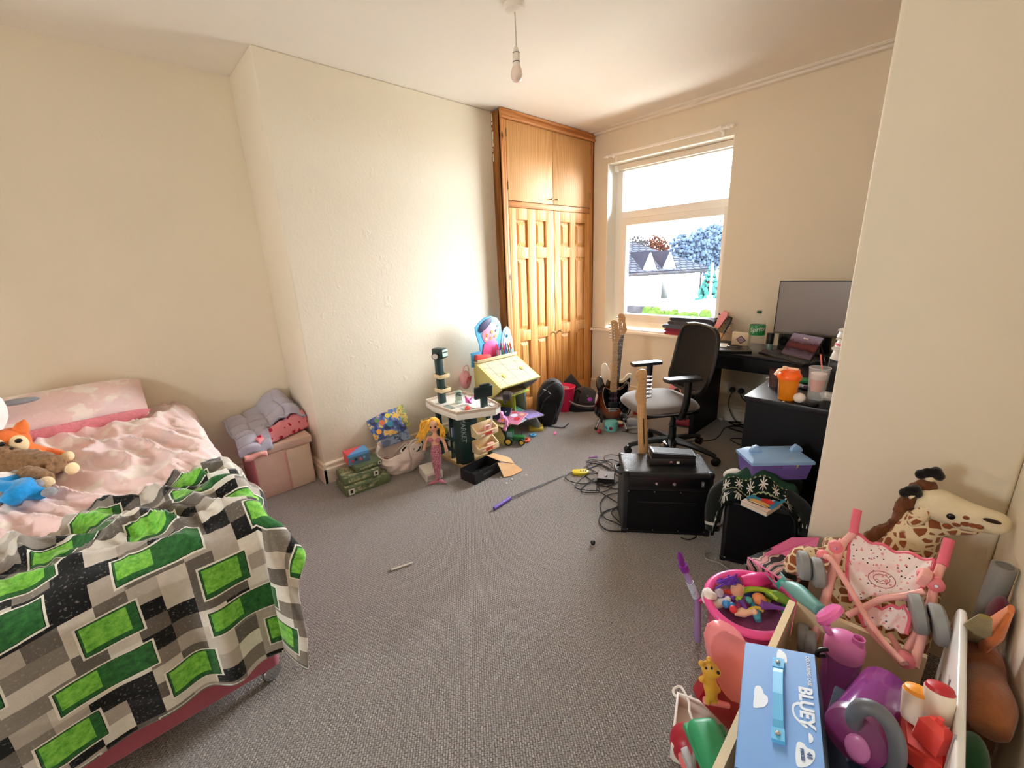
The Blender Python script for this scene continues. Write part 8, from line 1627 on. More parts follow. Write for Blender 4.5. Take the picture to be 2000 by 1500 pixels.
# --- dolls' pushchair lying folded on top of the toy box
def yy_(py): return 1.60-(py-995)/300*0.30
def sp_(px, py, dy=0.0): return PY(px, py, yy_(py)+dy)
t = thing('doll_pushchair', 'pink dolls pushchair with a floral seat lying folded on the toy box', 'pushchair', tuple(sp_(1700, 1290)))
M_FRP = plastic('frame_pink', '#EFB0A8', 0.4); M_GRP = plastic('grip_pink', '#E0687E', 0.55); M_WHG = plastic('wheel_grey', '#8C8E8C', 0.5); M_JOINT = plastic('joint_pink', '#E8808A', 0.4)
s = NT('floral_cloth'); v = s.coord('Object'); vo = s.voro(v, 60); v2_ = s.voro(s.coord('Object', loc=(2, 1, 3)), 72); bl = s.noise(v, 16, 2)
c0 = s.mix(s.ramp(bl, [(0.52, (0, 0, 0, 1)), (0.62, (1, 1, 1, 1))]), '#F2E7E4', '#EFCFCF'); c0 = s.mix(s.ramp(vo.outputs['Distance'], [(0.20, (1, 1, 1, 1)), (0.24, (0, 0, 0, 1))]), c0, '#E49A9C'); c0 = s.mix(s.ramp(v2_.outputs['Distance'], [(0.15, (1, 1, 1, 1)), (0.19, (0, 0, 0, 1))]), c0, '#2E3034')
s.set(c0, 0.7, 0, 0.2); s.bump(bl, 0.2, 0.01); M_FLOR = s.m
def tb(pts, r, nm='frame_tube', m=M_FRP, k=6, n=10, dy=0.0): g = G(); g.tube(spline([sp_(x, y, dy+(z[0] if z else 0)) for x, y, *z in pts], k), r, n); return part(nm, g, m, t, world=True)
tb([(1675, 996), (1671, 1015), (1667, 1042)], 0.0125, 'grip', M_GRP); tb([(1854, 1054), (1847, 1078), (1840, 1104)], 0.0125, 'grip', M_GRP)
tb([(1667, 1040), (1645, 1062), (1625, 1078)], 0.010); tb([(1648, 1055), (1630, 1100), (1618, 1150), (1600, 1210), (1582, 1262)], 0.0125)
tb([(1610, 1086), (1625, 1095), (1660, 1150), (1692, 1206), (1725, 1252), (1765, 1296)], 0.0085, dy=-0.03)
tb([(1655, 1202), (1690, 1185), (1725, 1169), (1765, 1164), (1806, 1155)], 0.0085, dy=-0.025)
tb([(1839, 1104), (1826, 1140), (1815, 1190), (1800, 1247), (1785, 1302)], 0.010); tb([(1822, 1165), (1800, 1215), (1771, 1270)], 0.0085, dy=0.015)
tb([(1690, 1225), (1720, 1255), (1755, 1290)], 0.008, dy=0.02); tb([(1738, 1240), (1752, 1262), (1762, 1290)], 0.008, dy=0.03)
for x, y in ((1608, 1086), (1632, 1068), (1808, 1125), (1826, 1140), (1768, 1288)):
    g = G(); p = sp_(x, y, -0.012); g.lathe([(0.017, -0.014), (0.019, -0.008), (0.019, 0.010), (0.012, 0.016), (0.001, 0.017)], 16, frame(p, (0.15, -1, 0.25))); j = part('joint', g, M_JOINT, t, world=True)
    g = G(); g.lathe([(0.005, 0.016), (0.004, 0.019), (0.001, 0.019)], 10, frame(p, (0.15, -1, 0.25))); part('rivet', g, M_CHROME, j, world=True)
for x, y, l, ax, r in ((1570, 1104, 1, (1, 0.45, 0.12), 0.046), (1597, 1118, 1, (1, 0.45, 0.12), 0.046), (1793, 1199, 1, (1, 0.25, 0.25), 0.050), (1834, 1220, 1, (1, 0.25, 0.25), 0.050), (1568, 1246, 1, (1, 0.2, 0.1), 0.042), (1583, 1258, 1, (1, 0.2, 0.1), 0.038)):
    g = G(); p = sp_(x, y, -0.02); r *= 1.0; g.lathe([(r*0.35, -0.014), (r*0.90, -0.014), (r, -0.009), (r, 0.009), (r*0.90, 0.014), (r*0.35, 0.014)], 24, frame(p, ax)); w = part('wheel', g, M_WHG, t, 'grey wheel', world=True)
    g = G(); g.lathe([(r*0.34, -0.009), (r*0.34, 0.009)], 14, frame(p, ax)); part('hub', g, M_FRP, w, world=True)
for a, b in (((1570, 1104), (1600, 1118)), ((1793, 1199), (1836, 1220)), ((1834, 1220), (1862, 1232))): g = G(); g.rod(sp_(*a, -0.02), sp_(*b, -0.02), 0.005, 8); part('axle', g, M_FRP, t, world=True)
g = G(); g.box((0, 0, 0), (0.022, 0.030, 0.045), frame(sp_(1805, 1128, -0.03), (0.2, -0.3, 1)), bev=0.004); part('lock_catch', g, M_FRP, t, world=True)
def cloth(nm, L, Rr, dy, sag, lab=None):
    """hammock between two edge curves"""
    l = spline([sp_(*p) for p in L], 5); r = spline([sp_(*p) for p in Rr], 5)
    def pick(c, v): k = v*(len(c)-1); i = min(int(k), len(c)-2); return c[i].lerp(c[i+1], k-i)
    g = G(); g.sheet(lambda u, v: pick(l, v).lerp(pick(r, v), u)+V((0, dy+sag*4*u*(1-u), -sag*1.2*4*u*(1-u)*(1-v)+0.006*math.sin(u*19+v*7))), 22, 20); o = part(nm, g, M_FLOR, t, lab, world=True, smooth=180); solid(o, 0.005)
    for c in (l, r): g = G(); g.tube([q+V((0, dy-0.002, 0)) for q in c], 0.005, 6); part('binding', g, M_GRP, t, world=True)
    g = G(); g.tube([pick(l, 0).lerp(pick(r, 0), u/20)+V((0, dy+sag*4*(u/20)*(1-u/20), -sag*1.2*4*(u/20)*(1-u/20)+0.006*math.sin(u/20*19))) for u in range(21)], 0.0055, 6); part('binding', g, M_GRP, t, world=True)
    return o
cloth('seat_back', [(1663, 1046), (1655, 1085), (1652, 1130), (1660, 1180)], [(1824, 1100), (1818, 1125), (1805, 1150), (1770, 1180)], 0.02, 0.020, 'white floral fabric with pink binding')
cloth('seat_base', [(1672, 1182), (1680, 1200), (1690, 1222)], [(1768, 1182), (1778, 1205), (1770, 1236)], -0.005, 0.012, 'white floral fabric with pink binding')
em = sp_(1722, 1132, -0.008); EMM = frame(em, (0.05, -0.95, 0.30), (1, 0, 0.25))
g = G(); g.tube([EMM @ V((0.030*math.cos(k*PI/12), 0.023*math.sin(k*PI/12), 0)) for k in range(24)], 0.0013, 5, True); g.tube([EMM @ V((0.018*math.cos(k*PI/8), 0.013*math.sin(k*PI/8)+0.002, 0)) for k in range(16)], 0.0011, 5, True); g.tube([EMM @ V((-0.014+0.028*k/8, -0.004+0.003*math.sin(k*1.6), 0)) for k in range(9)], 0.0011, 5); part('round_emblem', g, mat('emblem_rose', '#B86A74', 0.6), t, world=True, kind='stuff')

# --- purple drinking bottle standing in the toy box
B1 = V((-0.054, 1.235, 0.182)); t = thing('water_bottle', 'upright see-through purple bottle with a pink lid standing in the toy box', 'bottle', tuple(B1))
M_PB = NT('bottle_purple'); M_PB.set('#9C3AA0', 0.12, 0, 0.5); M_PB.b.inputs['Alpha'].default_value = 0.62; M_PB = M_PB.m; M_PLID = plastic('lid_pink', '#D779B4', 0.35)
g = G(); g.lathe([(0.034, 0.002), (0.036, 0.0), (0.0385, 0.008), (0.036, 0.07), (0.037, 0.10), (0.041, 0.16), (0.043, 0.22), (0.040, 0.232)], 36, caps=False); g.lathe([(0.001, 0.003), (0.034, 0.002)], 36, caps=False); part('bottle_wall', g, M_PB, t)
g = G(); g.lathe([(0.0432, 0.222), (0.0445, 0.226), (0.0445, 0.250), (0.040, 0.266), (0.028, 0.276), (0.001, 0.279)], 36); lidp = part('lid', g, M_PLID, t, 'pink screw lid')
sq = -_hz*0.018+HR*0.016; g = G(); g.lathe([(0.014, 0.262), (0.014, 0.290), (0.0115, 0.290), (0.0115, 0.275), (0.001, 0.274)], 20, at(sq.x, sq.y, 0)); part('spout', g, M_PLID, lidp)
hc = -HR*0.030+_hz*0.02; g = G(); g.tube(spline([hc+V((0, 0, 0.272)), hc-HR*0.010+V((0, 0, 0.285)), hc-HR*0.012+V((0, 0, 0.300))], 4), 0.009, 8); part('hinge', g, M_PLID, lidp)
fc = hc-HR*0.008+_hz*0.006+V((0, 0, 0.330)); g = G(); g.lathe([(0.001, 0.010), (0.030, 0.008), (0.038, 0.0), (0.038, -0.010), (0.034, -0.010), (0.033, -0.002), (0.026, 0.004), (0.001, 0.005)], 28, frame(fc, (-0.45*HR)+(0.55*_hz)+V((0, 0, 0.5)))); part('flip_cover', g, plastic('lid_pink_clear', '#E06AA8', 0.25), lidp, 'open pink flip cover')
g = G(); q = -HR*0.044+V((0, 0, 0.236)); g.tube(spline([q, q-HR*0.022+V((0, 0, -0.002)), q-HR*0.026+V((0, 0, -0.018)), q-HR*0.004+V((0, 0, -0.022))], 5), 0.0055, 8); part('carry_loop', g, M_BLACKP, t)
# --- teal dolphin between basket and box
d0, d1, d2 = PY(1528, 1140, 1.44), PY(1560, 1160, 1.40), PY(1602, 1192, 1.34); t = thing('teal_dolphin', 'grey green toy dolphin resting on the edge of the toy box by the basket', 'toy', tuple(d2))
g = G(); g.tube(spline([d0, d0.lerp(d1, 0.5)+V((0, 0, 0.006)), d1+V((0, 0, 0.006)), d2], 6), [0.010, 0.020, 0.026, 0.020], 16); remesh(part('body', g, plastic('dolphin_teal', '#6FA8A4', 0.4), t, world=True), 0.005, 2)
g = G(); a = d0.lerp(d1, 0.15); g._new([a, a+V((-0.02, 0.01, 0.035)), a+V((0.02, 0.0, 0.012))], [(0, 1, 2)]); solid(part('fluke', g, plastic('dolphin_teal', '#6FA8A4', 0.4), t, world=True), 0.005)

# --- blue colouring case on the corner of the toy box
zc = 0.505; A = PZ(1456, 1254, zc); C = PZ(1438, 1463, zc); dB = sight(1592, 1279); vac = C-A
tB = ((A-EYE).dot(vac))/dB.dot(vac); B = EYE+dB*tB
ux, uy = (B-A), (A-C); LX, LY = ux.length, uy.length*1.13; ux.normalized(); X_ = (B-A).normalized(); Y_ = (A-C).normalized(); Z_ = X_.cross(Y_); TH = 0.108
O = A-Y_*LY                                                       # near left corner of the top face
CMX = basis(O, X_, Y_, Z_)
t = thing('colouring_case', 'blue colouring case with a light blue strap handle on the toy box', 'case', tuple(O-Z_*TH))
M_CB = mat('case_blue', '#6FA0DE', 0.4); M_CD = mat('case_slate', '#5E6E80', 0.4); M_CLD = mat('cloud_white', '#DDE8F4', 0.4); M_STR = plastic('strap_blue', '#62B8EA', 0.4)
g = G(); g.box((LX/2, LY/2, -TH/2), (LX, LY, TH), CMX, bev=0.002); part('case_body', g, M_CD, t, world=True)
g = G(); g.box((LX/2, LY/2, 0.0006), (LX-0.002, LY-0.002, 0.0012), CMX); tp = part('top_print', g, M_CB, t, 'sky blue printed top', world=True)
g = G(); g.box((-0.0006, LY/2, -TH/2), (0.0012, LY-0.004, TH-0.006), CMX); part('side_print', g, mat('case_side', '#5F88C0', 0.4), t, world=True)
def cuv(px, py): d = sight(px, py); tt = (O-EYE).dot(Z_)/d.dot(Z_); p = CMX.inverted() @ (EYE+d*tt); return (p.x, p.y)
def cprint(nm, pts, m, z=0.0018): g = G(); g.prism([(p.x, p.y) for p in spline([(*cuv(*q), 0) for q in pts], 4, True)], 0.0010, z, CMX); return part(nm, g, m, tp, world=True)
cprint('cloud', [(1475, 1343), (1484, 1341), (1489, 1347), (1492, 1356), (1499, 1362), (1500, 1373), (1494, 1381), (1484, 1383), (1472, 1382), (1473, 1362)], M_CLD); cprint('cloud', [(1520, 1270), (1533, 1277), (1537, 1288), (1535, 1296), (1518, 1292)], M_CLD)
cprint('cloud', [(1580, 1433), (1588, 1441), (1588, 1449), (1581, 1452)], M_CLD); cprint('cloud', [(1557, 1452), (1568, 1452), (1577, 1462), (1590, 1468), (1592, 1482), (1584, 1494), (1570, 1500), (1557, 1497), (1554, 1476)], M_CLD)
def ctext(body, p0, p1, size, m, z=0.002, **kw):
    a, b = V((*cuv(*p0), z)), V((*cuv(*p1), z)); d = (b-a).normalized(); return write(body, CMX @ basis((a+b)/2, d, V((-d.y, d.x, 0)), V((0, 0, 1))), size, m, tp, **kw)
ctext('COLOURING CASE', (1577, 1285), (1582, 1340), 0.0098, M_CLD, bold=0.0001, spacing=1.0)
ctext('BLUEY', (1572, 1348), (1577, 1418), 0.034, M_CLD, bold=0.0012, spacing=0.98)
cprint('swash', [(1560, 1372), (1549, 1376), (1547, 1388), (1552, 1402), (1563, 1414), (1575, 1424), (1578, 1421), (1565, 1410), (1555, 1400), (1551, 1388), (1553, 1380), (1561, 1377)], M_CLD)
M_CTX = mat('case_text', '#4A6A9C', 0.4); ctext('44', (1581, 1472), (1582, 1484), 0.0115, M_CTX, 0.0026, bold=0.0003); ctext('PIECES', (1566, 1462), (1569, 1490), 0.0078, M_CTX, 0.0026, bold=0.0002)
h0, h1 = V((*cuv(1521, 1296), 0)), V((*cuv(1521, 1446), 0)); hd_ = (h1-h0).normalized(); hn = V((-hd_.y, hd_.x, 0))
def hp(s_, w_, z): q = h0+hd_*s_+hn*w_; return CMX @ V((q.x, q.y, z))
HL = (h1-h0).length
g = G(); rows = [(0.0, 0.004), (0.02, 0.006), (0.035, 0.010), (HL*0.5, 0.013), (HL-0.035, 0.010), (HL-0.02, 0.006), (HL, 0.004)]
for i in range(len(rows)-1):
    (s0, z0), (s1, z1) = rows[i], rows[i+1]; w = 0.0095
    g.hexa([hp(s0, -w, z0-0.002), hp(s0, w, z0-0.002), hp(s1, w, z1-0.002), hp(s1, -w, z1-0.002), hp(s0, -w, z0+0.001), hp(s0, w, z0+0.001), hp(s1, w, z1+0.001), hp(s1, -w, z1+0.001)])
bmesh.ops.recalc_face_normals(g.bm, faces=g.bm.faces); hdl = part('strap_handle', g, M_STR, t, 'light blue strap handle', world=True)
for s_ in (0.006, HL-0.006):
    g = G(); w = 0.0115; g.hexa([hp(s_-0.014, -w, 0.001), hp(s_-0.014, w, 0.001), hp(s_+0.014, w, 0.001), hp(s_+0.014, -w, 0.001), hp(s_-0.013, -w, 0.009), hp(s_-0.013, w, 0.009), hp(s_+0.013, w, 0.009), hp(s_+0.013, -w, 0.009)]); bmesh.ops.recalc_face_normals(g.bm, faces=g.bm.faces); ch = part('handle_end', g, M_STR, t, world=True)
    g = G(); g.lathe([(0.0045, 0.0), (0.0045, 0.0025), (0.002, 0.004), (0.001, 0.004)], 14, frame(hp(s_, 0, 0.009), Z_)); part('rivet', g, M_CHROME, ch, world=True)

# --- generic pink and red toy case, little yellow bear, tray and cord
tr_ = V((-0.286, 1.056, 0)); t = thing('pink_red_toy', 'upright pink and dark red plastic toy case beside the blue colouring case', 'toy', (-0.286, 1.056, 0)); FM = facing(tr_)
def tp_(pts, dd=0.0): return [(p[0], p[1]) for p in outl(pts, tr_)]
g = G(); g.prism([(p.x, p.y) for p in spline([(*q, 0) for q in tp_([(1388, 1262), (1395, 1243), (1410, 1234), (1428, 1238), (1446, 1248), (1462, 1262), (1466, 1300), (1462, 1345), (1450, 1375), (1430, 1370), (1408, 1345), (1396, 1310)])], 3, True)], -0.045, 0.0, upr(FM), bev=0.008); part('pink_panel', g, plastic('toy_pink', '#EE8C92', 0.35), t, 'plain pink rounded panel', world=True)
g = G(); g.prism(tp_([(1366, 1375), (1385, 1345), (1405, 1340), (1450, 1380), (1460, 1440), (1440, 1450)]), -0.055, -0.012, upr(FM), bev=0.010); part('red_body', g, plastic('toy_dark_red', '#A01E2C', 0.35), t, 'dark red lower body', world=True)
g = G(); a, b = PD(1376, 1368, tr_-_hz*0.02), PD(1423, 1378, tr_-_hz*0.02); g.tube([a, b], [0.010, 0.008], 10); part('arm', g, plastic('toy_pink', '#EE8C92', 0.35), t, world=True)
t = thing('yellow_bear', 'small mustard yellow toy bear on the side of the pink and red toy case', 'toy', tuple(PD(1388, 1345, tr_-_hz*0.045))); e_ = tr_-_hz*0.035
M_BEAR = plastic('bear_mustard', '#D9A43A', 0.4); g = G(); g.ball(PD(1387, 1308, e_), (0.024, 0.020, 0.026)); g.ball(PD(1399, 1313, e_-_hz*0.01), 0.013); g.tube(spline([PD(1386, 1318, e_), PD(1388, 1340, e_), PD(1390, 1358, e_)], 4), [0.014, 0.020, 0.016], 12)
for px, py in ((1370, 1296), (1385, 1288)): g.ball(PD(px, py, e_), 0.009, u=10, v=8)
for pts in ([(1380, 1330), (1372, 1328), (1368, 1325)], [(1396, 1340), (1402, 1346), (1403, 1349)], [(1385, 1358), (1382, 1368), (1383, 1374)], [(1392, 1358), (1397, 1366), (1396, 1372)]): g.tube([PD(x, y, e_-_hz*0.006) for x, y in pts], 0.0085, 8)
remesh(part('body', g, M_BEAR, t, world=True), 0.004, 3)
for px, py in ((1379, 1305), (1390, 1305)):
    g = G(); g.ball(PD(px, py, e_-_hz*0.021), 0.0035, u=8, v=6); part('eye', g, M_EYE, t, world=True)
g = G(); g.ball(PD(1403, 1314, e_-_hz*0.021), 0.0045, u=8, v=6); part('nose', g, M_EYE, t, world=True)
a, b, c = PZ(1345, 1396, 0.05), PZ(1372, 1335, 0.05), PZ(1388, 1432, 0.05); t = thing('white_tray', 'white plastic tray with a raised rim under the pink and red toy case', 'tray', tuple((a+c)/2*1.0))
cx = V((-0.300, 1.035, 0)); g = G(); w2, d2 = 0.095, 0.085; R4 = at(cx.x, cx.y, 0, rz=0.35)
g.box((0, 0, 0.012), (2*w2, 2*d2, 0.024), R4, bev=0.008)
for s_ in (-1, 1): g.box((s_*w2, 0, 0.045), (0.008, 2*d2+0.008, 0.055), R4, bev=0.003); g.box((0, s_*d2, 0.045), (2*w2, 0.008, 0.055), R4, bev=0.003)
part('tray', g, M_WHITEP, t, world=True)
lp = [PZ(1365, 1430, 0.10), PZ(1348, 1395, 0.09), PZ(1345, 1370, 0.07), PZ(1330, 1342, 0.05), PZ(1316, 1346, 0.04), PZ(1318, 1358, 0.04), PZ(1338, 1362, 0.05), PZ(1352, 1360, 0.06)]
g = G(); g.tube(spline(lp, 8), 0.0042, 8); single('looped_flex', g, M_LABEL, 'looped white cord hanging over the white tray onto the carpet', 'cord')
# --- green and red ride-on toy at the bottom edge
gr = V((-0.262, 0.93, 0)); t = thing('green_red_toy', 'dark red toy with a rounded green lid at the bottom edge beside the toy box', 'toy', (-0.27, 0.90, 0))
M_GP = plastic('toy_green', '#2E9A68', 0.4); M_RP = plastic('toy_red', '#A81E34', 0.35); GM = at(-0.245, 0.905, 0.185, rz=-0.70)
g = G(); g.box((0, 0, 0.0), (0.155, 0.085, 0.060), GM, bev=0.022, seg=4); g.box((0, 0, -0.012), (0.165, 0.092, 0.022), GM, bev=0.006); part('green_lid', g, M_GP, t, 'rounded green lid', world=True)
g = G(); g.box((-0.055, 0.048, -0.01), (0.03, 0.03, 0.010), GM, bev=0.003); part('lid_clip', g, M_GP, t, world=True)
g = G(); g.box((0, 0, -0.095), (0.145, 0.075, 0.170), GM, bev=0.010); part('red_body', g, M_RP, t, world=True)
g = G(); p0 = PZ(1362, 1440, 0.20); g.tube(spline([PZ(1368, 1438, 0.18), PZ(1362, 1460, 0.17), PZ(1356, 1485, 0.15), PZ(1358, 1500, 0.10)], 4), 0.008, 8); part('grey_bar', g, M_WHG, t, world=True)
t = thing('red_rounded_toy', 'red rounded toy at the bottom edge left of the green lidded toy', 'toy', (-0.305, 0.86, 0)); p = PZ(1345, 1455, 0.06); g = G(); g.ball(V((p.x, p.y, 0.06)), (0.055, 0.05, 0.058)); part('shell', g, M_RP, t, world=True)
t = thing('grey_green_toy', 'grey and green plastic toy cut by the bottom edge of the picture', 'toy', tuple(PZ(1375, 1495, 0.0)))
g = G(); p = PZ(1352, 1488, 0.09); g.box((0, 0, 0), (0.05, 0.04, 0.06), at(p.x, p.y, p.z, rz=-0.6, rx=0.2), bev=0.006); part('grey_block', g, plastic('toy_pale_grey', '#B9BBC2', 0.4), t, world=True)
g = G(); p = PZ(1382, 1500, 0.10); g.box((0, 0, 0), (0.06, 0.045, 0.06), at(p.x, p.y, p.z, rz=-0.6, rx=0.2), bev=0.006); part('green_block', g, M_GP, t, world=True)
g = G(); p = PZ(1332, 1488, 0.07); g.tube([p, p+V((0.02, 0.03, 0.0))], 0.020, 12); part('coral_end', g, plastic('toy_coral', '#F07A80', 0.35), t, world=True)

# --- second bottle lying with its lid towards the room
L0 = PY(1668, 1442, 0.86); L1 = PY(1728, 1345, 1.08); ad_ = (L1-L0).normalized(); t = thing('lying_bottle', 'large purple bottle lying in the toy box with a grey carrying handle', 'bottle', tuple(L0)); LM = frame(L0, ad_, (1, 0, 0)); LL = (L1-L0).length
M_PB2 = NT('bottle_plum'); M_PB2.set('#8A3488', 0.15, 0, 0.5); M_PB2.b.inputs['Alpha'].default_value = 0.75; M_PB2 = M_PB2.m
g = G(); g.lathe([(0.046, 0.030), (0.048, 0.040), (0.046, LL*0.6), (0.044, LL), (0.038, LL+0.010), (0.001, LL+0.012)], 36, LM, caps=False); part('bottle_wall', g, M_PB2, t, world=True)
g = G(); g.lathe([(0.001, -0.004), (0.036, -0.002), (0.049, 0.004), (0.051, 0.010), (0.051, 0.030), (0.047, 0.034)], 36, LM); ld2 = part('lid', g, plastic('lid_plum', '#6E2A5E', 0.3), t, 'plum round lid', world=True)
g = G(); g.ball((0.008, 0.012, -0.004), (0.020, 0.028, 0.006), LM); part('spout_cover', g, plastic('lid_plum_light', '#B46AA0', 0.3), ld2, world=True)
g = G(); hpts = [PY(1668, 1412, 0.87), PY(1668, 1398, 0.85), PY(1682, 1382, 0.84), PY(1708, 1385, 0.84), PY(1735, 1410, 0.845), PY(1752, 1450, 0.85), PY(1752, 1490, 0.86), PY(1740, 1520, 0.87)]; g.tube(spline(hpts, 6), 0.0135, 12); part('carry_handle', g, plastic('handle_grey', '#5E6068', 0.45), t, 'grey carrying handle', world=True)
# navy cloth and odds and ends
p = PY(1735, 1480, 0.93); g = G(); rr = random.Random(8)
for k in range(9): g.ball((p.x+rr.uniform(-0.03, 0.04), p.y+rr.uniform(-0.05, 0.05), p.z-0.03+rr.uniform(-0.02, 0.02)), rr.uniform(0.02, 0.035), u=10, v=7)
remesh(single('navy_cloth', g, fabric('navy_cloth', '#223A5A', 0.3), 'crumpled navy cloth behind the grey handle in the toy box', 'cloth'), 0.007, 3)
p = PY(1750, 1405, 1.0); g = G(); g.lathe([(0.018, 0), (0.024, 0.03), (0.022, 0.03), (0.016, 0.004)], 18, at(p.x, p.y, p.z-0.02, rx=0.3), caps=False); single('blue_toy_cup', g, plastic('cup_navy', '#2F4F80', 0.4), 'small blue toy cup beside the red tray', 'toy cup')
p = PZ(1645, 1355, 0.19); t = thing('wrapped_toy', 'crumpled grey and pink wrapper lying at the foot of the upright bottle', 'wrapper', (p.x, p.y, 0.184)); g = G(); rr = random.Random(12)
for k in range(7): g.ball((p.x+rr.uniform(-0.03, 0.05), p.y+rr.uniform(-0.05, 0.02), 0.198+rr.uniform(0, 0.012)), (rr.uniform(0.016, 0.028), 0.016, 0.012), u=6, v=4)
part('wrapper', g, mat('wrap_grey', '#8E8488', 0.3, nz=0.3, nscale=60), t, world=True, smooth=10)
g = G(); g.tube(spline([PZ(1620, 1440, 0.20), PZ(1640, 1480, 0.20), PZ(1645, 1510, 0.2), PZ(1630, 1540, 0.2)], 5), 0.005, 8); single('cream_flex', g, M_WHITEP, 'cream flex curving beside the blue colouring case', 'cord')
# --- red sauce caddy with two bottles, and a red milk-carton toy
cb = V((0.070, 0.985, 0)); t = thing('red_toy_tray', 'red toy tray holding two white sauce pots beside the white board', 'toy', tuple(PY(1810, 1460, 0.96)))
M_RT = plastic('tray_coral_red', '#D8453C', 0.4); P4 = [PY(1758, 1385, 1.0), PY(1852, 1392, 1.0), PY(1850, 1510, 0.90), PY(1765, 1450, 0.92)]
g = G(); lo = [q+V((0, 0, -0.045)) for q in P4]; hi = [q for q in P4]; g.hexa([lo[3], lo[2], lo[1], lo[0], hi[3], hi[2], hi[1], hi[0]]); bmesh.ops.recalc_face_normals(g.bm, faces=g.bm.faces)
bmesh.ops.bevel(g.bm, geom=g.bm.edges[:], offset=0.006, segments=2, affect='EDGES'); part('tray', g, M_RT, t, world=True)
for px, py, c, lb in ((1790, 1372, '#EE9A2E', 'white toy sauce pot with an orange top'), (1834, 1368, '#B01A26', 'white toy sauce pot with a dark red top')):
    q = PY(px, py, 0.985); d = V((-0.10, 0.25, 0.95)); t2 = thing('toy_sauce_pot', lb+' on the red tray', 'toy', tuple(q-d.normalized()*0.03), 0); FMx = frame(q-d.normalized()*0.035, d)
    g = G(); g.lathe([(0.021, 0), (0.022, 0.004), (0.0225, 0.056)], 24, FMx); part('pot', g, mat('pot_cream', '#E6DACA', 0.45), t2, world=True)
    g = G(); g.lathe([(0.0215, 0.056), (0.019, 0.063), (0.010, 0.067), (0.001, 0.068)], 24, FMx); part('top', g, plastic('saucetop'+c, c, 0.35), t2, world=True)
p = PY(1824, 1432, 0.935); t = thing('red_toy_carton', 'small red toy carton with a white label on the red tray', 'toy', tuple(p-V((0, 0, 0.03)))); CM = at(p.x, p.y, p.z, rz=-0.55, rx=-0.15)
g = G(); g.box((0, 0, -0.008), (0.042, 0.030, 0.044), CM, bev=0.004); g.hexa([CM @ V(q) for q in ((-0.021, -0.015, 0.013), (0.021, -0.015, 0.013), (0.021, 0.015, 0.013), (-0.021, 0.015, 0.013), (-0.012, -0.006, 0.026), (0.012, -0.006, 0.026), (0.012, 0.006, 0.026), (-0.012, 0.006, 0.026))]); g.lathe([(0.006, 0.024), (0.005, 0.036), (0.001, 0.036)], 10, CM); part('carton', g, plastic('carton_red', '#E0463E', 0.4), t, world=True)
g = G(); g.box((-0.0214, 0, -0.006), (0.001, 0.022, 0.034), CM); lb = part('label', g, M_LABEL, t, world=True)
for k in range(4): g = G(); g.box((-0.0221, 0, -0.016+k*0.007), (0.0006, 0.016 if k else 0.012, 0.0028), CM); part('label_print', g, mat('label_slate', '#4A4450', 0.5), lb, world=True)

# --- brown plush with upright ears between board and wall, and the grey roller behind it
M_KAN = fabric('plush_tan_brown', '#8A5230', 0.6, 120, 0.15, 30); M_KANE = fabric('plush_ear_orange', '#C8703C', 0.5, 120, 0.1)
t = thing('brown_plush', 'big brown plush animal with orange ears squeezed between the white board and the wall', 'soft toy', (0.178, 1.18, 0))
g = G(); g.tube(spline([(0.180, 1.14, 0.02), (0.180, 1.15, 0.22), PX(1912, 1330, 0.178), PX(1905, 1250, 0.178)], 6), [0.036, 0.042, 0.043, 0.034], 16); g.tube(spline([PX(1905, 1250, 0.178), PX(1918, 1310, 0.182), PX(1935, 1370, 0.184), PX(1930, 1430, 0.182)], 5), [0.024, 0.034, 0.038, 0.030], 14); remesh(part('body', g, M_KAN, t, world=True), 0.008, 5)
e0, e1 = PX(1915, 1270, 0.175), PX(1975, 1190, 0.188); g = G(); g.tube(spline([e0, e0.lerp(e1, 0.5)+V((0, 0, 0.004)), e1], 6), [0.018, 0.034, 0.012], 14, flat=0.45); part('ear', g, M_KANE, t, 'orange upright ear', world=True)
e0, e1 = PX(1895, 1250, 0.158), PX(1925, 1205, 0.150); g = G(); g.tube(spline([e0, e0.lerp(e1, 0.5), e1], 6), [0.014, 0.022, 0.010], 14, flat=0.45); part('ear', g, fabric('plush_olive', '#8A7A48', 0.5, 120), t, 'olive tan ear', world=True)
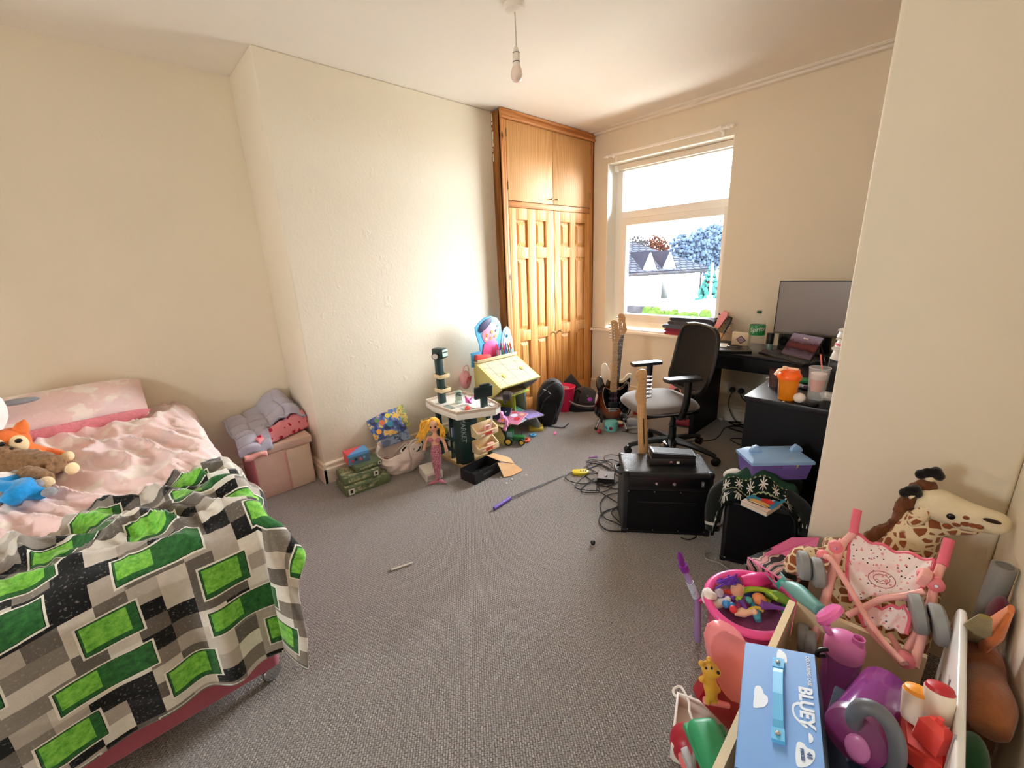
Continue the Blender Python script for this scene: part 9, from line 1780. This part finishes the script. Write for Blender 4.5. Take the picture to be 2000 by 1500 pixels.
g = G(); g.ball(PX(1880, 1225, 0.155), (0.022, 0.04, 0.035)); remesh(part('crown', g, fabric('plush_olive', '#8A7A48', 0.5, 120), t, world=True), 0.006, 2)
a, b = PX(1968, 1100, 0.188), PX(1935, 1185, 0.165); a = V((0.175, 1.62, 0.60)); b = V((0.150, 1.50, 0.02))
a = PX(1962, 1105, 0.198); b = V((a.x-0.02, a.y-0.03, 0.03)); t = thing('grey_roller', 'grey foam roller leaning in the corner behind the brown plush', 'roller', tuple(b))
g = G(); dd = (a-b).normalized(); g.tube([b, a], 0.024, 20); part('foam', g, mat('foam_grey', '#8B8A86', 0.7), t, world=True); g = G(); g.lathe([(0.018, 0.0), (0.015, 0.001), (0.015, -0.004)], 20, frame(a+dd*0.0005, dd)); part('end_cap', g, mat('foam_dark', '#6E6D6A', 0.7), t, world=True)
g = G(); p = PX(1960, 1235, 0.205); g.ball((0.200, p.y+0.08, p.z-0.02), (0.02, 0.05, 0.06)); single('maroon_cloth', g, fabric('maroon_cloth', '#5A1A2E', 0.3), 'dark maroon cloth behind the ear of the brown plush', 'cloth')
g = G(); p = PX(1895, 1490, 0.165); g.ball((0.165, p.y, p.z), (0.025, 0.06, 0.05)); single('dark_green_cloth', g, fabric('green_cloth', '#16401E', 0.3), 'dark green cloth low behind the white board', 'cloth')
t = thing('dark_toy_crate', 'dark navy crate deep in the toy box under the lying purple bottle', 'crate', (0.035, 0.90, 0.183))
g = G(); g.box((0.030, 0.90, 0.310), (0.150, 0.34, 0.250), bev=0.008); part('crate', g, fabric('crate_navy', '#1E2A40', 0.3), t, world=True)
g = G(); g.box((0.030, 0.90, 0.437), (0.156, 0.346, 0.012), bev=0.004); part('rim', g, fabric('crate_navy', '#1E2A40', 0.3), t, world=True)
t = thing('dark_carton', 'small dark carton on the navy crate under the red toy tray', 'box', (0.093, 0.955, 0.444))
g = G(); g.box((0.092, 0.955, 0.468), (0.050, 0.10, 0.048), bev=0.004); part('carton', g, mat('carton_maroon', '#3E1A22', 0.5), t, world=True)
